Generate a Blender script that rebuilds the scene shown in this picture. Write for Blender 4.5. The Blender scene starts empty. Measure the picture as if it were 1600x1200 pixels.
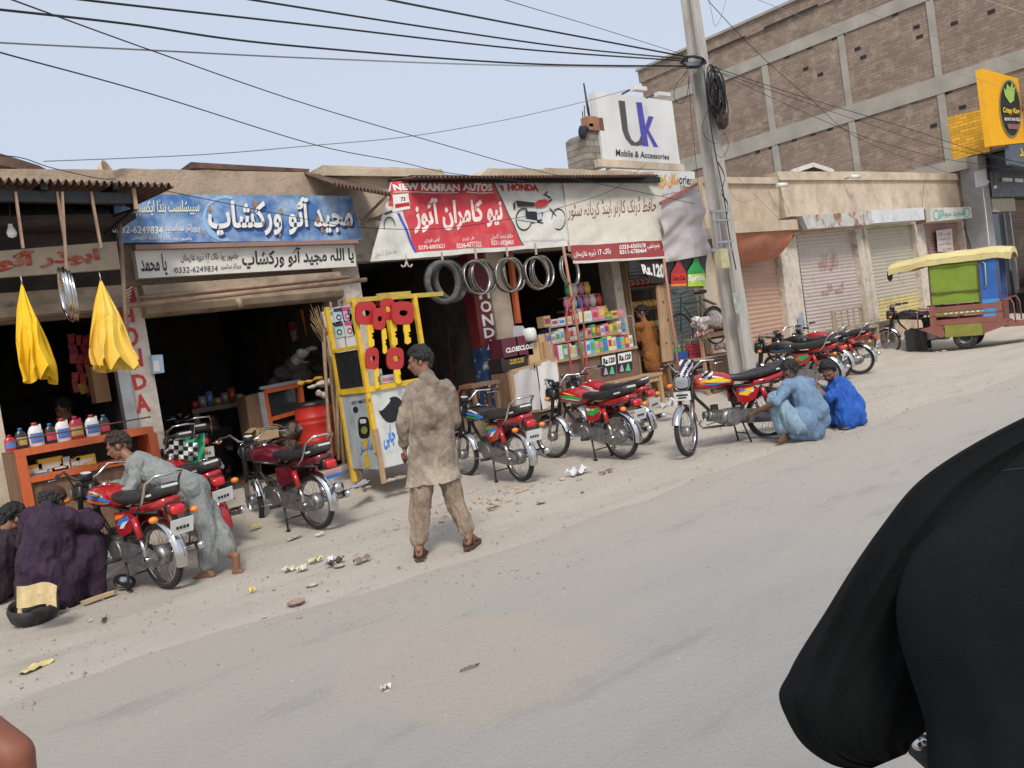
import bpy, bmesh, math, random, re
from mathutils import Vector as V, Matrix, noise as MN
R=math.radians
random.seed(7)
SC=bpy.context.scene; COL=SC.collection
# ------------------------------------------------------------------ camera, sky, sun, exposure
CAMH=1.6; FPX=1340.0
CR=V((0.75342097,-0.64036973,-0.14927642)); CU=V((0.14701174,-0.05722546,0.987478)); CF=V((0.64089343,0.76593202,-0.051027))
cd=bpy.data.cameras.new('camera'); cam=bpy.data.objects.new('camera',cd); COL.objects.link(cam)
M=Matrix((CR,CU,-CF)).transposed().to_4x4(); M.translation=V((0,0,CAMH)); cam.matrix_world=M
cd.sensor_width=36; cd.lens=FPX/1600*36; cd.clip_start=0.02; cd.clip_end=2000
SC.camera=cam
wd=bpy.data.worlds.new("World"); SC.world=wd; wd.use_nodes=True
nt=wd.node_tree; bg=nt.nodes['Background']
sky=nt.nodes.new('ShaderNodeTexSky'); sky.sky_type='NISHITA'; sky.sun_disc=False
SUN_EL,SUN_AZ=48,215      # azimuth measured clockwise from +Y
sky.sun_elevation=R(SUN_EL); sky.sun_rotation=R(SUN_AZ); sky.air_density=1.0; sky.dust_density=5.5; sky.ozone_density=1.3; sky.altitude=100
hz=nt.nodes.new('ShaderNodeMix'); hz.data_type='RGBA'; hz.inputs[0].default_value=.8; hz.inputs[7].default_value=(4.6,5.05,5.85,1)   # pale dust haze veiling the blue
nt.links.new(sky.outputs[0],hz.inputs[6]); nt.links.new(hz.outputs[2],bg.inputs[0]); bg.inputs[1].default_value=0.085
sl=bpy.data.lights.new('sun','SUN'); sl.energy=1.5; sl.angle=R(16); sl.color=(1,.95,.88)
so=bpy.data.objects.new('sun',sl); COL.objects.link(so)
sd=V((math.sin(R(SUN_AZ))*math.cos(R(SUN_EL)),math.cos(R(SUN_AZ))*math.cos(R(SUN_EL)),math.sin(R(SUN_EL))))
so.rotation_euler=(-sd).to_track_quat('-Z','Y').to_euler()
SC.view_settings.view_transform='Standard'; SC.view_settings.look='None'; SC.view_settings.exposure=0.84; SC.view_settings.gamma=1
SC.cycles.max_bounces=5; SC.cycles.diffuse_bounces=3; SC.cycles.transparent_max_bounces=6
# ------------------------------------------------------------------ pixel -> world
C0=V((0,0,CAMH))
def ray(px,py): return CF+CR*((px-800)/FPX)-CU*((py-600)/FPX)
def at(px,py,Y): d=ray(px,py); return C0+d*(Y/d.y)
def PD(px,py,d): return C0+ray(px,py)*d
def gz(y):
    t=min(max((y-8)/2.3,0),1); return .28*t*t*(3-2*t)
def G(px,py):
    z=0
    for _ in range(8):
        d=ray(px,py); t=(z-CAMH)/d.z; p=C0+d*t; z=gz(p.y)
    return p
def onpl(px,py,pl,off=0):
    p0,n=pl; d=ray(px,py); t=(p0-C0).dot(n)/d.dot(n); p=C0+d*t
    return p-d.normalized()*off
def plane3(a,b,c):
    n=(b-a).cross(c-a).normalized(); return (a,n)
def planeY(Y): return (V((0,Y,0)),V((0,1,0)))
# ------------------------------------------------------------------ materials
MATS={}
def mat(name,c,rough=.8,metal=0,var=.15,sc=6,bump=0,bsc=40,c2=None,c2sc=2,c2t=.55,c2s=.12,coat=0,alpha=1,trans=0,emit=0,spec=.5,stretch=None,brick=None,sheen=0):
    if name in MATS: return MATS[name]
    m=bpy.data.materials.new(name); m.use_nodes=True; t=m.node_tree; N=t.nodes; L=t.links; P=N['Principled BSDF']
    P.inputs['Roughness'].default_value=rough; P.inputs['Metallic'].default_value=metal
    P.inputs['Coat Weight'].default_value=coat; P.inputs['Specular IOR Level'].default_value=spec
    P.inputs['Alpha'].default_value=alpha; P.inputs['Transmission Weight'].default_value=trans
    if sheen: P.inputs['Sheen Weight'].default_value=sheen
    c=tuple(c)
    tc=N.new('ShaderNodeTexCoord'); src=tc.outputs['Object']
    if stretch:
        mp=N.new('ShaderNodeMapping'); mp.inputs['Scale'].default_value=stretch; L.new(src,mp.inputs[0]); src=mp.outputs[0]
    cur=None
    def mix(a,b,f,bt='MIX'):
        x=N.new('ShaderNodeMix'); x.data_type='RGBA'; x.blend_type=bt
        for s,i in((a,6),(b,7)):
            if isinstance(s,tuple): x.inputs[i].default_value=(*s[:3],1)
            else: L.new(s,x.inputs[i])
        if isinstance(f,(int,float)): x.inputs[0].default_value=f
        else: L.new(f,x.inputs[0])
        return x.outputs[2]
    def nz(s,det=6,ro=.6):
        n=N.new('ShaderNodeTexNoise'); n.inputs['Scale'].default_value=s; n.inputs['Detail'].default_value=det; n.inputs['Roughness'].default_value=ro; L.new(src,n.inputs['Vector']); return n.outputs['Fac']
    def ramp(f,a,b,lo=0,hi=1):
        r=N.new('ShaderNodeMapRange'); r.inputs[1].default_value=a; r.inputs[2].default_value=b; r.inputs[3].default_value=lo; r.inputs[4].default_value=hi; L.new(f,r.inputs[0]); return r.outputs[0]
    cur=c; H=None
    if brick:
        bw,bh,mort,cm,axes=brick
        mp=N.new('ShaderNodeMapping'); cx=N.new('ShaderNodeCombineXYZ'); sp=N.new('ShaderNodeSeparateXYZ'); L.new(tc.outputs['Object'],sp.inputs[0])
        L.new(sp.outputs[axes[0]],cx.inputs[0]); L.new(sp.outputs[axes[1]],cx.inputs[1])
        br=N.new('ShaderNodeTexBrick'); L.new(cx.outputs[0],br.inputs['Vector']); br.inputs['Scale'].default_value=1
        br.inputs['Brick Width'].default_value=bw; br.inputs['Row Height'].default_value=bh; br.inputs['Mortar Size'].default_value=mort; br.inputs['Mortar Smooth'].default_value=.3
        br.inputs['Color1'].default_value=(*[v*1.15 for v in c],1); br.inputs['Color2'].default_value=(*[v*.78 for v in c],1); br.inputs['Mortar'].default_value=(*cm,1); br.inputs['Bias'].default_value=0
        cur=br.outputs[0]; H=br.outputs['Fac']
    if c2 is not None:
        f=ramp(nz(c2sc,8,.65),c2t-c2s,c2t+c2s); cur=mix(cur,tuple(c2),f)
    if var:
        f=ramp(nz(sc),.3,.7,1-var,1+var*.6)
        cb=N.new('ShaderNodeCombineColor')
        for i in range(3): L.new(f,cb.inputs[i])
        cur=mix(cur,cb.outputs[0],1.0,'MULTIPLY')
        L.new(ramp(nz(sc*2.3,3),.3,.7,max(rough-.12,.02),min(rough+.1,1)),P.inputs['Roughness'])
    if isinstance(cur,tuple): P.inputs['Base Color'].default_value=(*cur[:3],1)
    else: L.new(cur,P.inputs['Base Color'])
    if emit: P.inputs['Emission Color'].default_value=(*c[:3],1); P.inputs['Emission Strength'].default_value=emit
    if bump:
        b=N.new('ShaderNodeBump'); b.inputs['Strength'].default_value=min(bump,1); b.inputs['Distance'].default_value=.02*max(bump,1)
        L.new(nz(bsc,5,.7),b.inputs['Height'])
        nrm=b.outputs[0]
        if H is not None:
            b2=N.new('ShaderNodeBump'); b2.invert=True; b2.inputs['Strength'].default_value=.6; b2.inputs['Distance'].default_value=.01; L.new(H,b2.inputs['Height']); L.new(nrm,b2.inputs['Normal']); nrm=b2.outputs[0]
        L.new(nrm,P.inputs['Normal'])
    MATS[name]=m; return m
# ------------------------------------------------------------------ mesh builder
class MB:
    def __init__(s,m=None): s.v=[]; s.f=[]; s.fm=[]; s.ms=[]; s.sm=[]; s.cur=0; s.smooth=False; s.set(m)
    def set(s,m,smooth=None):
        if m is not None:
            if m not in s.ms: s.ms.append(m)
            s.cur=s.ms.index(m)
        if smooth is not None: s.smooth=smooth
        return s
    def add(s,vs,fs,smooth=None):
        o=len(s.v); s.v+= [V(p) for p in vs]; s.f+=[tuple(i+o for i in f) for f in fs]; s.fm+=[s.cur]*len(fs); s.sm+=[s.smooth if smooth is None else smooth]*len(fs); return s
    def box(s,c,d,rot=None,bev=0):
        c=V(c); x,y,z=[k/2 for k in d]
        vs=[V((a*x,b*y,e*z)) for a in(-1,1) for b in(-1,1) for e in(-1,1)]
        if rot is not None: vs=[rot@p for p in vs]
        return s.add([p+c for p in vs],[(0,1,3,2),(4,6,7,5),(0,4,5,1),(2,3,7,6),(0,2,6,4),(1,5,7,3)],False)
    def bx(s,x0,x1,y0,y1,z0,z1): return s.box(((x0+x1)/2,(y0+y1)/2,(z0+z1)/2),(abs(x1-x0),abs(y1-y0),abs(z1-z0)))
    def hexa(s,a,b):   # two quads (4 pts each) front/back
        return s.add(list(a)+list(b),[(0,1,2,3),(7,6,5,4),(0,4,5,1),(1,5,6,2),(2,6,7,3),(3,7,4,0)],False)
    def bar(s,a,b,w,h=None,up=V((0,0,1))):
        a=V(a);b=V(b);h=h or w; d=(b-a).normalized(); sd_=d.cross(up)
        if sd_.length<.01: sd_=d.cross(V((1,0,0)))
        sd_.normalize(); u=sd_.cross(d)
        q=[sd_*i*w/2+u*j*h/2 for i,j in((-1,-1),(1,-1),(1,1),(-1,1))]
        return s.hexa([a+k for k in q],[b+k for k in q])
    def tube(s,pts,r,n=8,close=False,caps=True):
        pts=[V(p) for p in pts]; k=len(pts); rs=r if isinstance(r,(list,tuple)) else [r]*k
        vs=[];fs=[];prev=None
        for i,p in enumerate(pts):
            if close: t=(pts[(i+1)%k]-pts[i-1])
            else: t=pts[min(i+1,k-1)]-pts[max(i-1,0)]
            if t.length<1e-9: t=V((0,0,1))
            t.normalize()
            if prev is None:
                a=t.orthogonal().normalized()
            else:
                a=prev-t*prev.dot(t)
                if a.length<1e-6: a=t.orthogonal()
                a.normalize()
            prev=a; b=t.cross(a)
            vs+=[p+(a*math.cos(2*math.pi*j/n)+b*math.sin(2*math.pi*j/n))*rs[i] for j in range(n)]
        for i in range(k if close else k-1):
            for j in range(n):
                i2=(i+1)%k; fs.append((i*n+j,i*n+(j+1)%n,i2*n+(j+1)%n,i2*n+j))
        o=len(s.v); s.add(vs,fs,True)
        if caps and not close:
            s.f.append(tuple(o+j for j in range(n))[::-1]); s.f.append(tuple(o+(k-1)*n+j for j in range(n))); s.fm+=[s.cur]*2; s.sm+=[False]*2
        return s
    def cyl(s,a,b,r,n=16,r2=None): return s.tube([a,b],[r,r if r2 is None else r2],n)
    def lathe(s,prof,c,axis=(0,0,1),n=20,close=False):   # prof (r,h)
        c=V(c); ax=V(axis).normalized(); a=ax.orthogonal().normalized(); b=ax.cross(a); k=len(prof); vs=[];fs=[]
        for r,h in prof: vs+=[c+ax*h+(a*math.cos(2*math.pi*j/n)+b*math.sin(2*math.pi*j/n))*r for j in range(n)]
        for i in range(k if close else k-1):
            for j in range(n): i2=(i+1)%k; fs.append((i*n+j,i*n+(j+1)%n,i2*n+(j+1)%n,i2*n+j))
        return s.add(vs,fs,True)
    def torus(s,c,axis,Rr,r,n=28,m=8,ry=None):
        ry=ry or r
        return s.lathe([(Rr+r*math.cos(2*math.pi*i/m),ry*math.sin(2*math.pi*i/m)) for i in range(m)],c,axis,n,True)
    def sph(s,c,r,n=12,rot=None):
        r=V((r,r,r)) if isinstance(r,(int,float)) else V(r); c=V(c); vs=[];fs=[]; m=max(6,n*2//3)
        for i in range(m+1):
            th=math.pi*i/m
            for j in range(n):
                p=V((math.sin(th)*math.cos(2*math.pi*j/n)*r.x,math.sin(th)*math.sin(2*math.pi*j/n)*r.y,math.cos(th)*r.z))
                if rot is not None: p=rot@p
                vs.append(c+p)
        for i in range(m):
            for j in range(n): fs.append((i*n+j,(i+1)*n+j,(i+1)*n+(j+1)%n,i*n+(j+1)%n))
        return s.add(vs,fs,True)
    def loft(s,secs,n=16,e=2.6,caps=True):   # secs: (center, half_w(y), half_h(z)) along x
        vs=[];fs=[];k=len(secs)
        for c,a,b in secs:
            c=V(c)
            for j in range(n):
                t=2*math.pi*j/n; ct,st=math.cos(t),math.sin(t)
                vs.append(c+V((0,math.copysign(abs(ct)**(2/e),ct)*a,math.copysign(abs(st)**(2/e),st)*b)))
        for i in range(k-1):
            for j in range(n): fs.append((i*n+j,i*n+(j+1)%n,(i+1)*n+(j+1)%n,(i+1)*n+j))
        if caps: fs+= [tuple(range(n))[::-1],tuple((k-1)*n+j for j in range(n))]
        return s.add(vs,fs,True)
    def poly(s,pts): return s.add(pts,[tuple(range(len(pts)))],False)
    def prism(s,pts,off):
        pts=[V(p) for p in pts]; off=V(off); k=len(pts)
        return s.add(pts+[p+off for p in pts],[tuple(range(k))[::-1],tuple(range(k,2*k))]+[(i,(i+1)%k,k+(i+1)%k,k+i) for i in range(k)],False)
    def grid(s,fn,nx,ny,smooth=True):
        vs=[fn(i/nx,j/ny) for j in range(ny+1) for i in range(nx+1)]; w=nx+1
        return s.add(vs,[(j*w+i,j*w+i+1,(j+1)*w+i+1,(j+1)*w+i) for j in range(ny) for i in range(nx)],smooth)
    def xf(s,M_): s.v=[M_@p for p in s.v]; return s
    def build(s,name,parent=None,off=None,recalc=True):
        me=bpy.data.meshes.new(name); off=V(off) if off is not None else V((0,0,0))
        me.from_pydata([tuple(p-off) for p in s.v],[],s.f)
        for m in s.ms: me.materials.append(m)
        me.polygons.foreach_set('material_index',s.fm); me.polygons.foreach_set('use_smooth',s.sm)
        if recalc and len(s.v)<60000:
            b=bmesh.new(); b.from_mesh(me); bmesh.ops.recalc_face_normals(b,faces=b.faces); b.to_mesh(me); b.free()
        me.update()
        o=bpy.data.objects.new(name,me); COL.objects.link(o)
        if parent is not None: o.parent=parent
        return o
def tag(o,label=None,cat=None,group=None,kind=None):
    if label: o['label']=label
    if cat: o['category']=cat
    if group: o['group']=group
    if kind: o['kind']=kind
    return o
class Thing:
    def __init__(s,name,label,cat,loc=(0,0,0),group=None):
        s.e=bpy.data.objects.new(name,None); COL.objects.link(s.e); s.loc=V(loc); s.e.location=s.loc; s.e.empty_display_size=.1
        tag(s.e,label,cat,group)
    def part(s,name,mb,parent=None,label=None):
        o=mb.build(name,parent or s.e,s.loc); 
        if label: o['label']=label
        return o
def single(name,mb,label,cat,group=None,kind=None):
    c=V((0,0,0))
    if kind!='structure' and mb.v:
        xs=[p.x for p in mb.v]; ys=[p.y for p in mb.v]; zs=[p.z for p in mb.v]
        c=V(((min(xs)+max(xs))/2,(min(ys)+max(ys))/2,min(zs)))
    o=mb.build(name,None,c); o.location=c
    return tag(o,label,cat,group,kind)
def copytree(o,parent=None):
    c=o.copy(); COL.objects.link(c)
    if parent is not None: c.parent=parent
    for ch in list(o.children): copytree(ch,c)
    return c
# ------------------------------------------------------------------ lettering
FA={}
for t in "ا:FE8D,FE8E آ:FE81,FE82 ب:FE8F پ:FB56 ت:FE95 ٹ:FB66 ث:FE99 ج:FE9D چ:FB7A ح:FEA1 خ:FEA5 د:FEA9,FEAA ڈ:FB88,FB89 ذ:FEAB,FEAC ر:FEAD,FEAE ڑ:FB8C,FB8D ز:FEAF,FEB0 س:FEB1 ش:FEB5 ص:FEB9 ض:FEBD ط:FEC1 ظ:FEC5 ع:FEC9 غ:FECD ف:FED1 ق:FED5 ک:FB8E گ:FB92 ل:FEDD م:FEE1 ن:FEE5 و:FEED,FEEE ہ:FBA6 ی:FBFC ے:FBAE,FBAF ئ:FE89 ء:FE80,FE80 ه:FEE9".split():
    c_,v_=t.split(':')
    if ',' in v_: a_,b_=v_.split(','); FA[c_]=(chr(int(a_,16)),chr(int(b_,16)),None,None)
    else: FA[c_]=tuple(chr(int(v_,16)+i) for i in range(4))
def shape(s_):
    out=[];prev=False
    for i,c in enumerate(s_):
        if c not in FA: out.append(c);prev=False;continue
        f=FA[c];nx=i+1<len(s_) and s_[i+1] in FA and s_[i+1]!='ء'; j=f[2] is not None
        g=(f[3] if (j and nx) else f[1]) if prev else (f[2] if (j and nx) else f[0])
        out.append(g);prev=j and nx
    if any(c in FA for c in s_):
        return re.sub(r'[0-9A-Za-z\-]+',lambda m:m.group(0)[::-1],''.join(out)[::-1])
    return ''.join(out)
_GC={}
def _raw(body,bold):
    c=bpy.data.curves.new('t','FONT'); c.body=body; c.size=1; c.offset=bold; c.resolution_u=2; c.align_x='LEFT'
    o=bpy.data.objects.new('t',c); COL.objects.link(o); dg=bpy.context.evaluated_depsgraph_get(); dg.update()
    me=o.evaluated_get(dg).to_mesh()
    vs=[v.co.copy() for v in me.vertices]; fs=[tuple(p.vertices) for p in me.polygons]
    o.evaluated_get(dg).to_mesh_clear(); bpy.data.objects.remove(o); bpy.data.curves.remove(c); return vs,fs
def glyph(ch,bold):
    k=(ch,bold)
    if k not in _GC:
        if 'bar' not in _GC: _GC['bar']=max(v.x for v in _raw('|',0)[0])
        vs,fs=_raw(ch,bold) if ch!=' ' else ([],[])
        adv=max(v.x for v in _raw(ch+'|',0)[0])-_GC['bar']
        _GC[k]=(vs,fs,adv)
    return _GC[k]
def text_geo(s_,bold=0.012):
    vs=[];fs=[];x=0
    for i,ch in enumerate(shape(s_)):
        gv,gf,adv=glyph(ch,bold); o=len(vs); vs+=[(v.x+x,v.y,(i%2)) for v in gv]; fs+=[tuple(k+o for k in f) for f in gf]; x+=adv
    return vs,fs
def text(mb,s_,quad,pl,off=.006,bold=.012,italic=0):
    """letters fitted into a four-point outline (tl,tr,br,bl) lying on the surface pl of the sign"""
    vs,fs=text_geo(s_,bold)
    if not vs: return
    x0=min(v[0] for v in vs);x1=max(v[0] for v in vs);y0=min(v[1] for v in vs);y1=max(v[1] for v in vs)
    if len(quad)==2: (a,b),(c,d)=quad; quad=((a,b),(c,b),(c,d),(a,d))
    tl,tr,br,bl=[onpl(q[0],q[1],pl) for q in quad]
    n=pl[1] if pl[1].dot(C0-pl[0])>0 else -pl[1]
    o=[]
    for x,y,k in vs:
        u=(x-x0)/(x1-x0); w=(y1-y)/max(y1-y0,1e-6); u+=italic*(1-w)
        p=(tl*(1-u)+tr*u)*(1-w)+(bl*(1-u)+br*u)*w
        o.append(p+n*(off+k*.0012))
    mb.add(o,fs,False)
def shp(mb,pts,pl,off=.004):
    n=pl[1] if pl[1].dot(C0-pl[0])>0 else -pl[1]
    mb.poly([onpl(x,y,pl)+n*off for x,y in pts])
def ring(mb,cx,cy,rx,ry,w,pl,off=.005,n=28,a0=0,a1=360,ang=0):
    nn=pl[1] if pl[1].dot(C0-pl[0])>0 else -pl[1]; vs=[]
    for i in range(n+1):
        t=R(a0+(a1-a0)*i/n)
        for k in(1,0):
            X=(rx-w*k*(rx/max(rx,ry)))*math.cos(t);Yy=(ry-w*k)*math.sin(t); c,s_=math.cos(R(ang)),math.sin(R(ang))
            vs.append(onpl(cx+X*c-Yy*s_,cy+X*s_+Yy*c,pl)+nn*off)
    mb.add(vs,[(2*i,2*i+1,2*i+3,2*i+2) for i in range(n)],False)
def sl_(a,b,w): # 2-D stroke as a polygon
    dx,dy=b[0]-a[0],b[1]-a[1]; L=math.hypot(dx,dy) or 1; nx,ny=-dy/L*w/2,dx/L*w/2
    return [(a[0]+nx,a[1]+ny),(b[0]+nx,b[1]+ny),(b[0]-nx,b[1]-ny),(a[0]-nx,a[1]-ny)]
# ------------------------------------------------------------------ palette
plaster=mat('sand_plaster',(.52,.42,.31),.95,var=.2,sc=3,bump=.6,bsc=18,c2=(.36,.28,.2),c2sc=1.3,c2t=.6)
mudpl=mat('mud_plaster',(.42,.32,.23),.97,var=.2,sc=4,bump=.9,bsc=14,c2=(.25,.18,.125),c2sc=2.1,c2t=.62,c2s=.06)
creampl=mat('cream_plaster',(.6,.5,.38),.95,var=.18,sc=3,bump=.5,bsc=20,c2=(.42,.35,.27),c2sc=1.7,c2t=.55)
whitepl=mat('worn_white_pillar',(.58,.52,.44),.9,var=.2,sc=8,bump=.4,bsc=30,c2=(.36,.3,.24),c2sc=5,c2t=.6,c2s=.06)
conc=mat('concrete',(.38,.355,.31),.95,var=.18,sc=4,bump=.4,bsc=25,c2=(.26,.25,.22),c2sc=2)
brickm=mat('brown_brick',(.27,.2,.155),.95,var=.22,sc=1.1,bump=.5,bsc=30,brick=(.26,.09,.014,(.22,.17,.135),(1,2)),c2=(.36,.28,.22),c2sc=2.5,c2t=.6,c2s=.08)
ybrick=mat('yellow_painted_brick',(.75,.4,.03),.8,var=.15,sc=3,brick=(.24,.085,.008,(.4,.22,.02),(1,2)),bump=.3,bsc=30)
brickx=mat('brown_brick_front',(.3,.2,.15),.95,var=.3,sc=2,bump=.5,bsc=30,brick=(.24,.09,.012,(.25,.2,.16),(0,2)))
dark=mat('shade_dark_wall',(.06,.05,.045),.9,var=.4,sc=3,c2=(.12,.09,.075),c2sc=2.2,c2t=.62)  # dark colour carries the dimness inside the shops and under the porch
dirt=(.45,.37,.285)
steel=mat('galvanised_steel',(.42,.42,.42),.45,.8,var=.2,sc=10,bump=.1)
rust=mat('rusty_sheet',(.17,.1,.07),.85,.2,var=.35,sc=7,bump=.3,bsc=40,c2=(.08,.055,.045),c2sc=3)
tanpipe=mat('tan_painted_pipe',(.33,.22,.15),.6,var=.25,sc=8,c2=(.2,.12,.08),c2sc=9,c2t=.6)
boxm=mat('tan_shutter_box',(.32,.25,.17),.75,.2,var=.25,sc=5,c2=(.16,.11,.08),c2sc=4,c2t=.6)
wood=mat('raw_wood',(.42,.27,.155),.8,var=.25,sc=3,stretch=(6,6,1),bump=.2,bsc=20)
woodd=mat('old_wood',(.2,.12,.07),.85,var=.35,sc=4,stretch=(6,6,1),bump=.3)
bamboo=mat('dry_sticks',(.3,.2,.12),.85,var=.35,sc=6,stretch=(8,8,1),bump=.3)
orangew=mat('orange_varnished_wood',(.55,.12,.035),.5,var=.15,sc=5,stretch=(5,5,1))
black=mat('black_paint',(.012,.012,.013),.45,var=.2)
blackrub=mat('black_rubber',(.03,.029,.028),.8,var=.3,sc=20,bump=.2,bsc=90,c2=(.1,.085,.07),c2sc=6,c2t=.62)
white=mat('white_paint',(.7,.69,.66),.6,var=.12,sc=7,c2=(.5,.47,.42),c2sc=5,c2t=.65)
redp=mat('red_paint',(.42,.02,.02),.4,var=.15)
yelp=mat('yellow_paint',(.72,.45,.03),.5,var=.2,sc=8,c2=(.45,.27,.03),c2sc=9,c2t=.65)
wiremat=mat('black_cable',(.012,.012,.014),.6,var=0)
greycab=mat('grey_cable',(.2,.2,.21),.6,var=0)
glassm=mat('dark_window_glass',(.03,.035,.04),.12,var=.1,spec=.6)
paper=mat('paper',(.66,.64,.6),.8,var=.1)
card=mat('cardboard',(.42,.28,.16),.85,var=.15,sc=9)
blk_ink=mat('black_lettering',(.015,.015,.018),.6,var=.1)
red_ink=mat('red_lettering',(.45,.03,.03),.6,var=.2,sc=30)
wht_ink=mat('white_lettering',(.78,.77,.72),.6,var=.15,sc=20)
# ------------------------------------------------------------------ ground and road
def road_mats():
    m=bpy.data.materials.new('dusty_dirt'); m.use_nodes=True
    def setup(m,a,b,c,sc1,thr,edge=None):
        t=m.node_tree;N=t.nodes;L=t.links;P=N['Principled BSDF'];P.inputs['Roughness'].default_value=.95;P.inputs['Specular IOR Level'].default_value=.2
        tc=N.new('ShaderNodeTexCoord')
        def nz(s,d=8,r=.6,v=None):
            n=N.new('ShaderNodeTexNoise');n.inputs['Scale'].default_value=s;n.inputs['Detail'].default_value=d;n.inputs['Roughness'].default_value=r
            L.new(v or tc.outputs['Object'],n.inputs['Vector']);return n.outputs['Fac']
        def mr(f,x0,x1,y0=0,y1=1):
            r=N.new('ShaderNodeMapRange');r.inputs[1].default_value=x0;r.inputs[2].default_value=x1;r.inputs[3].default_value=y0;r.inputs[4].default_value=y1;L.new(f,r.inputs[0]);return r.outputs[0]
        def mx(A,B,f):
            x=N.new('ShaderNodeMix');x.data_type='RGBA'
            for s_,i in((A,6),(B,7)):
                if isinstance(s_,tuple):x.inputs[i].default_value=(*s_,1)
                else:L.new(s_,x.inputs[i])
            L.new(f,x.inputs[0]);return x.outputs[2]
        mp=N.new('ShaderNodeMapping');mp.inputs['Scale'].default_value=(.45,1.5,1);mp.inputs['Rotation'].default_value=(0,0,R(8));L.new(tc.outputs['Object'],mp.inputs[0])
        cur=mx(a,b,mr(nz(sc1,9,.62,mp.outputs[0]),thr-.13,thr+.13))
        if edge:
            sp=N.new('ShaderNodeSeparateXYZ');L.new(tc.outputs['Object'],sp.inputs[0])
            ad=N.new('ShaderNodeMath');ad.operation='MULTIPLY_ADD';L.new(nz(.55,7,.65,mp.outputs[0]),ad.inputs[0]);ad.inputs[1].default_value=2.6;L.new(sp.outputs[1],ad.inputs[2])
            ad2=N.new('ShaderNodeMath');ad2.operation='MULTIPLY_ADD';L.new(sp.outputs[0],ad2.inputs[0]);ad2.inputs[1].default_value=.085;L.new(ad.outputs[0],ad2.inputs[2])
            cur=mx(cur,edge,mr(ad2.outputs[0],4.2,7.0,0,.97))
        cur=mx(cur,c,mr(nz(9,6,.75),.6,.78,0,.55))
        cur=mx(cur,tuple(k*.62 for k in a),mr(nz(75,3,.8),.58,.7,0,.7))
        cur=mx(cur,tuple(min(k*1.3,1) for k in a),mr(nz(150,2,.8),.58,.68,0,.5))
        cur=mx(cur,tuple(k*.7 for k in a),mr(nz(1.3,5,.7,mp.outputs[0]),.55,.72,0,.6))
        L.new(cur,P.inputs['Base Color'])
        b=N.new('ShaderNodeBump');b.inputs['Strength'].default_value=.7;b.inputs['Distance'].default_value=.03;L.new(nz(34,10,.82),b.inputs['Height']);L.new(b.outputs[0],P.inputs['Normal'])
    setup(m,(.48,.43,.365),(.53,.48,.415),(.36,.3,.24),1.1,.5)
    m2=bpy.data.materials.new('dusty_asphalt');m2.use_nodes=True
    setup(m2,(.37,.36,.345),(.43,.405,.37),(.34,.315,.285),.7,.45,edge=(.47,.42,.36))
    # drift of light sand lying on the asphalt
    t=m2.node_tree;N=t.nodes;L=t.links;P=N['Principled BSDF'];src=P.inputs['Base Color'].links[0].from_socket
    tc=N.new('ShaderNodeTexCoord');mp=N.new('ShaderNodeMapping');mp.inputs['Location'].default_value=(-2.45/.66,-3.62/.8,0);mp.inputs['Scale'].default_value=(1/.66,1/.8,0);L.new(tc.outputs['Object'],mp.inputs[0])
    ln=N.new('ShaderNodeVectorMath');ln.operation='LENGTH';L.new(mp.outputs[0],ln.inputs[0])
    nn=N.new('ShaderNodeTexNoise');nn.inputs['Scale'].default_value=2.2;nn.inputs['Detail'].default_value=10;nn.inputs['Roughness'].default_value=.68;L.new(tc.outputs['Object'],nn.inputs['Vector'])
    ma=N.new('ShaderNodeMath');ma.operation='MULTIPLY_ADD';L.new(nn.outputs['Fac'],ma.inputs[0]);ma.inputs[1].default_value=.9;L.new(ln.outputs['Value'],ma.inputs[2])
    rr=N.new('ShaderNodeMapRange');rr.inputs[1].default_value=1.5;rr.inputs[2].default_value=1.32;rr.inputs[4].default_value=.8;L.new(ma.outputs[0],rr.inputs[0])
    n2=N.new('ShaderNodeTexNoise');n2.inputs['Scale'].default_value=60;n2.inputs['Detail'].default_value=4;L.new(tc.outputs['Object'],n2.inputs['Vector'])
    cr2=N.new('ShaderNodeMix');cr2.data_type='RGBA';cr2.inputs[6].default_value=(.39,.335,.28,1);cr2.inputs[7].default_value=(.55,.485,.415,1);L.new(n2.outputs['Fac'],cr2.inputs[0])
    x=N.new('ShaderNodeMix');x.data_type='RGBA';L.new(rr.outputs[0],x.inputs[0]);L.new(src,x.inputs[6]);L.new(cr2.outputs[2],x.inputs[7]);L.new(x.outputs[2],P.inputs['Base Color'])
    return m,m2
m_dirt,m_road=road_mats()
mb=MB(m_dirt)
def gfun(x,y):
    z=gz(y)
    if y>3.6 and y<11: 
        z+= .035*(MN.noise(V((x*.5,y*.8,0))))*min(1,(y-3.6)/2)+.012*MN.noise(V((x*3,y*3,4)))*min(1,(y-3.6)/2)
    return z
mb.grid(lambda u,v:V((-4+34*u,3.4+7.6*v,gfun(-4+34*u,3.4+7.6*v)-.004)),340,90)
XS=[-300,-60,-4,30,80,600];YS=[-300,-40,3.4,11,60,700]
def flat(x,y): return V((x,y,(gz(y) if y<12 else .28)-.004))
for i in range(5):
    for j in range(5):
        if i==2 and j==2: continue
        a,b,c,d=[flat(XS[i],YS[j]),flat(XS[i+1],YS[j]),flat(XS[i+1],YS[j+1]),flat(XS[i],YS[j+1])]
        if i==2 and j in(1,3) or True: mb.poly([a,b,c,d])
single('ground',mb,'pale dusty dirt verge in front of the shops','ground',kind='structure')
def re_(x): return 4.55+.3*MN.noise(V((x*.35,1,0)))+.12*MN.noise(V((x*1.3,7,0)))-.06*x
mb=MB(m_road)
N_=260
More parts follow.
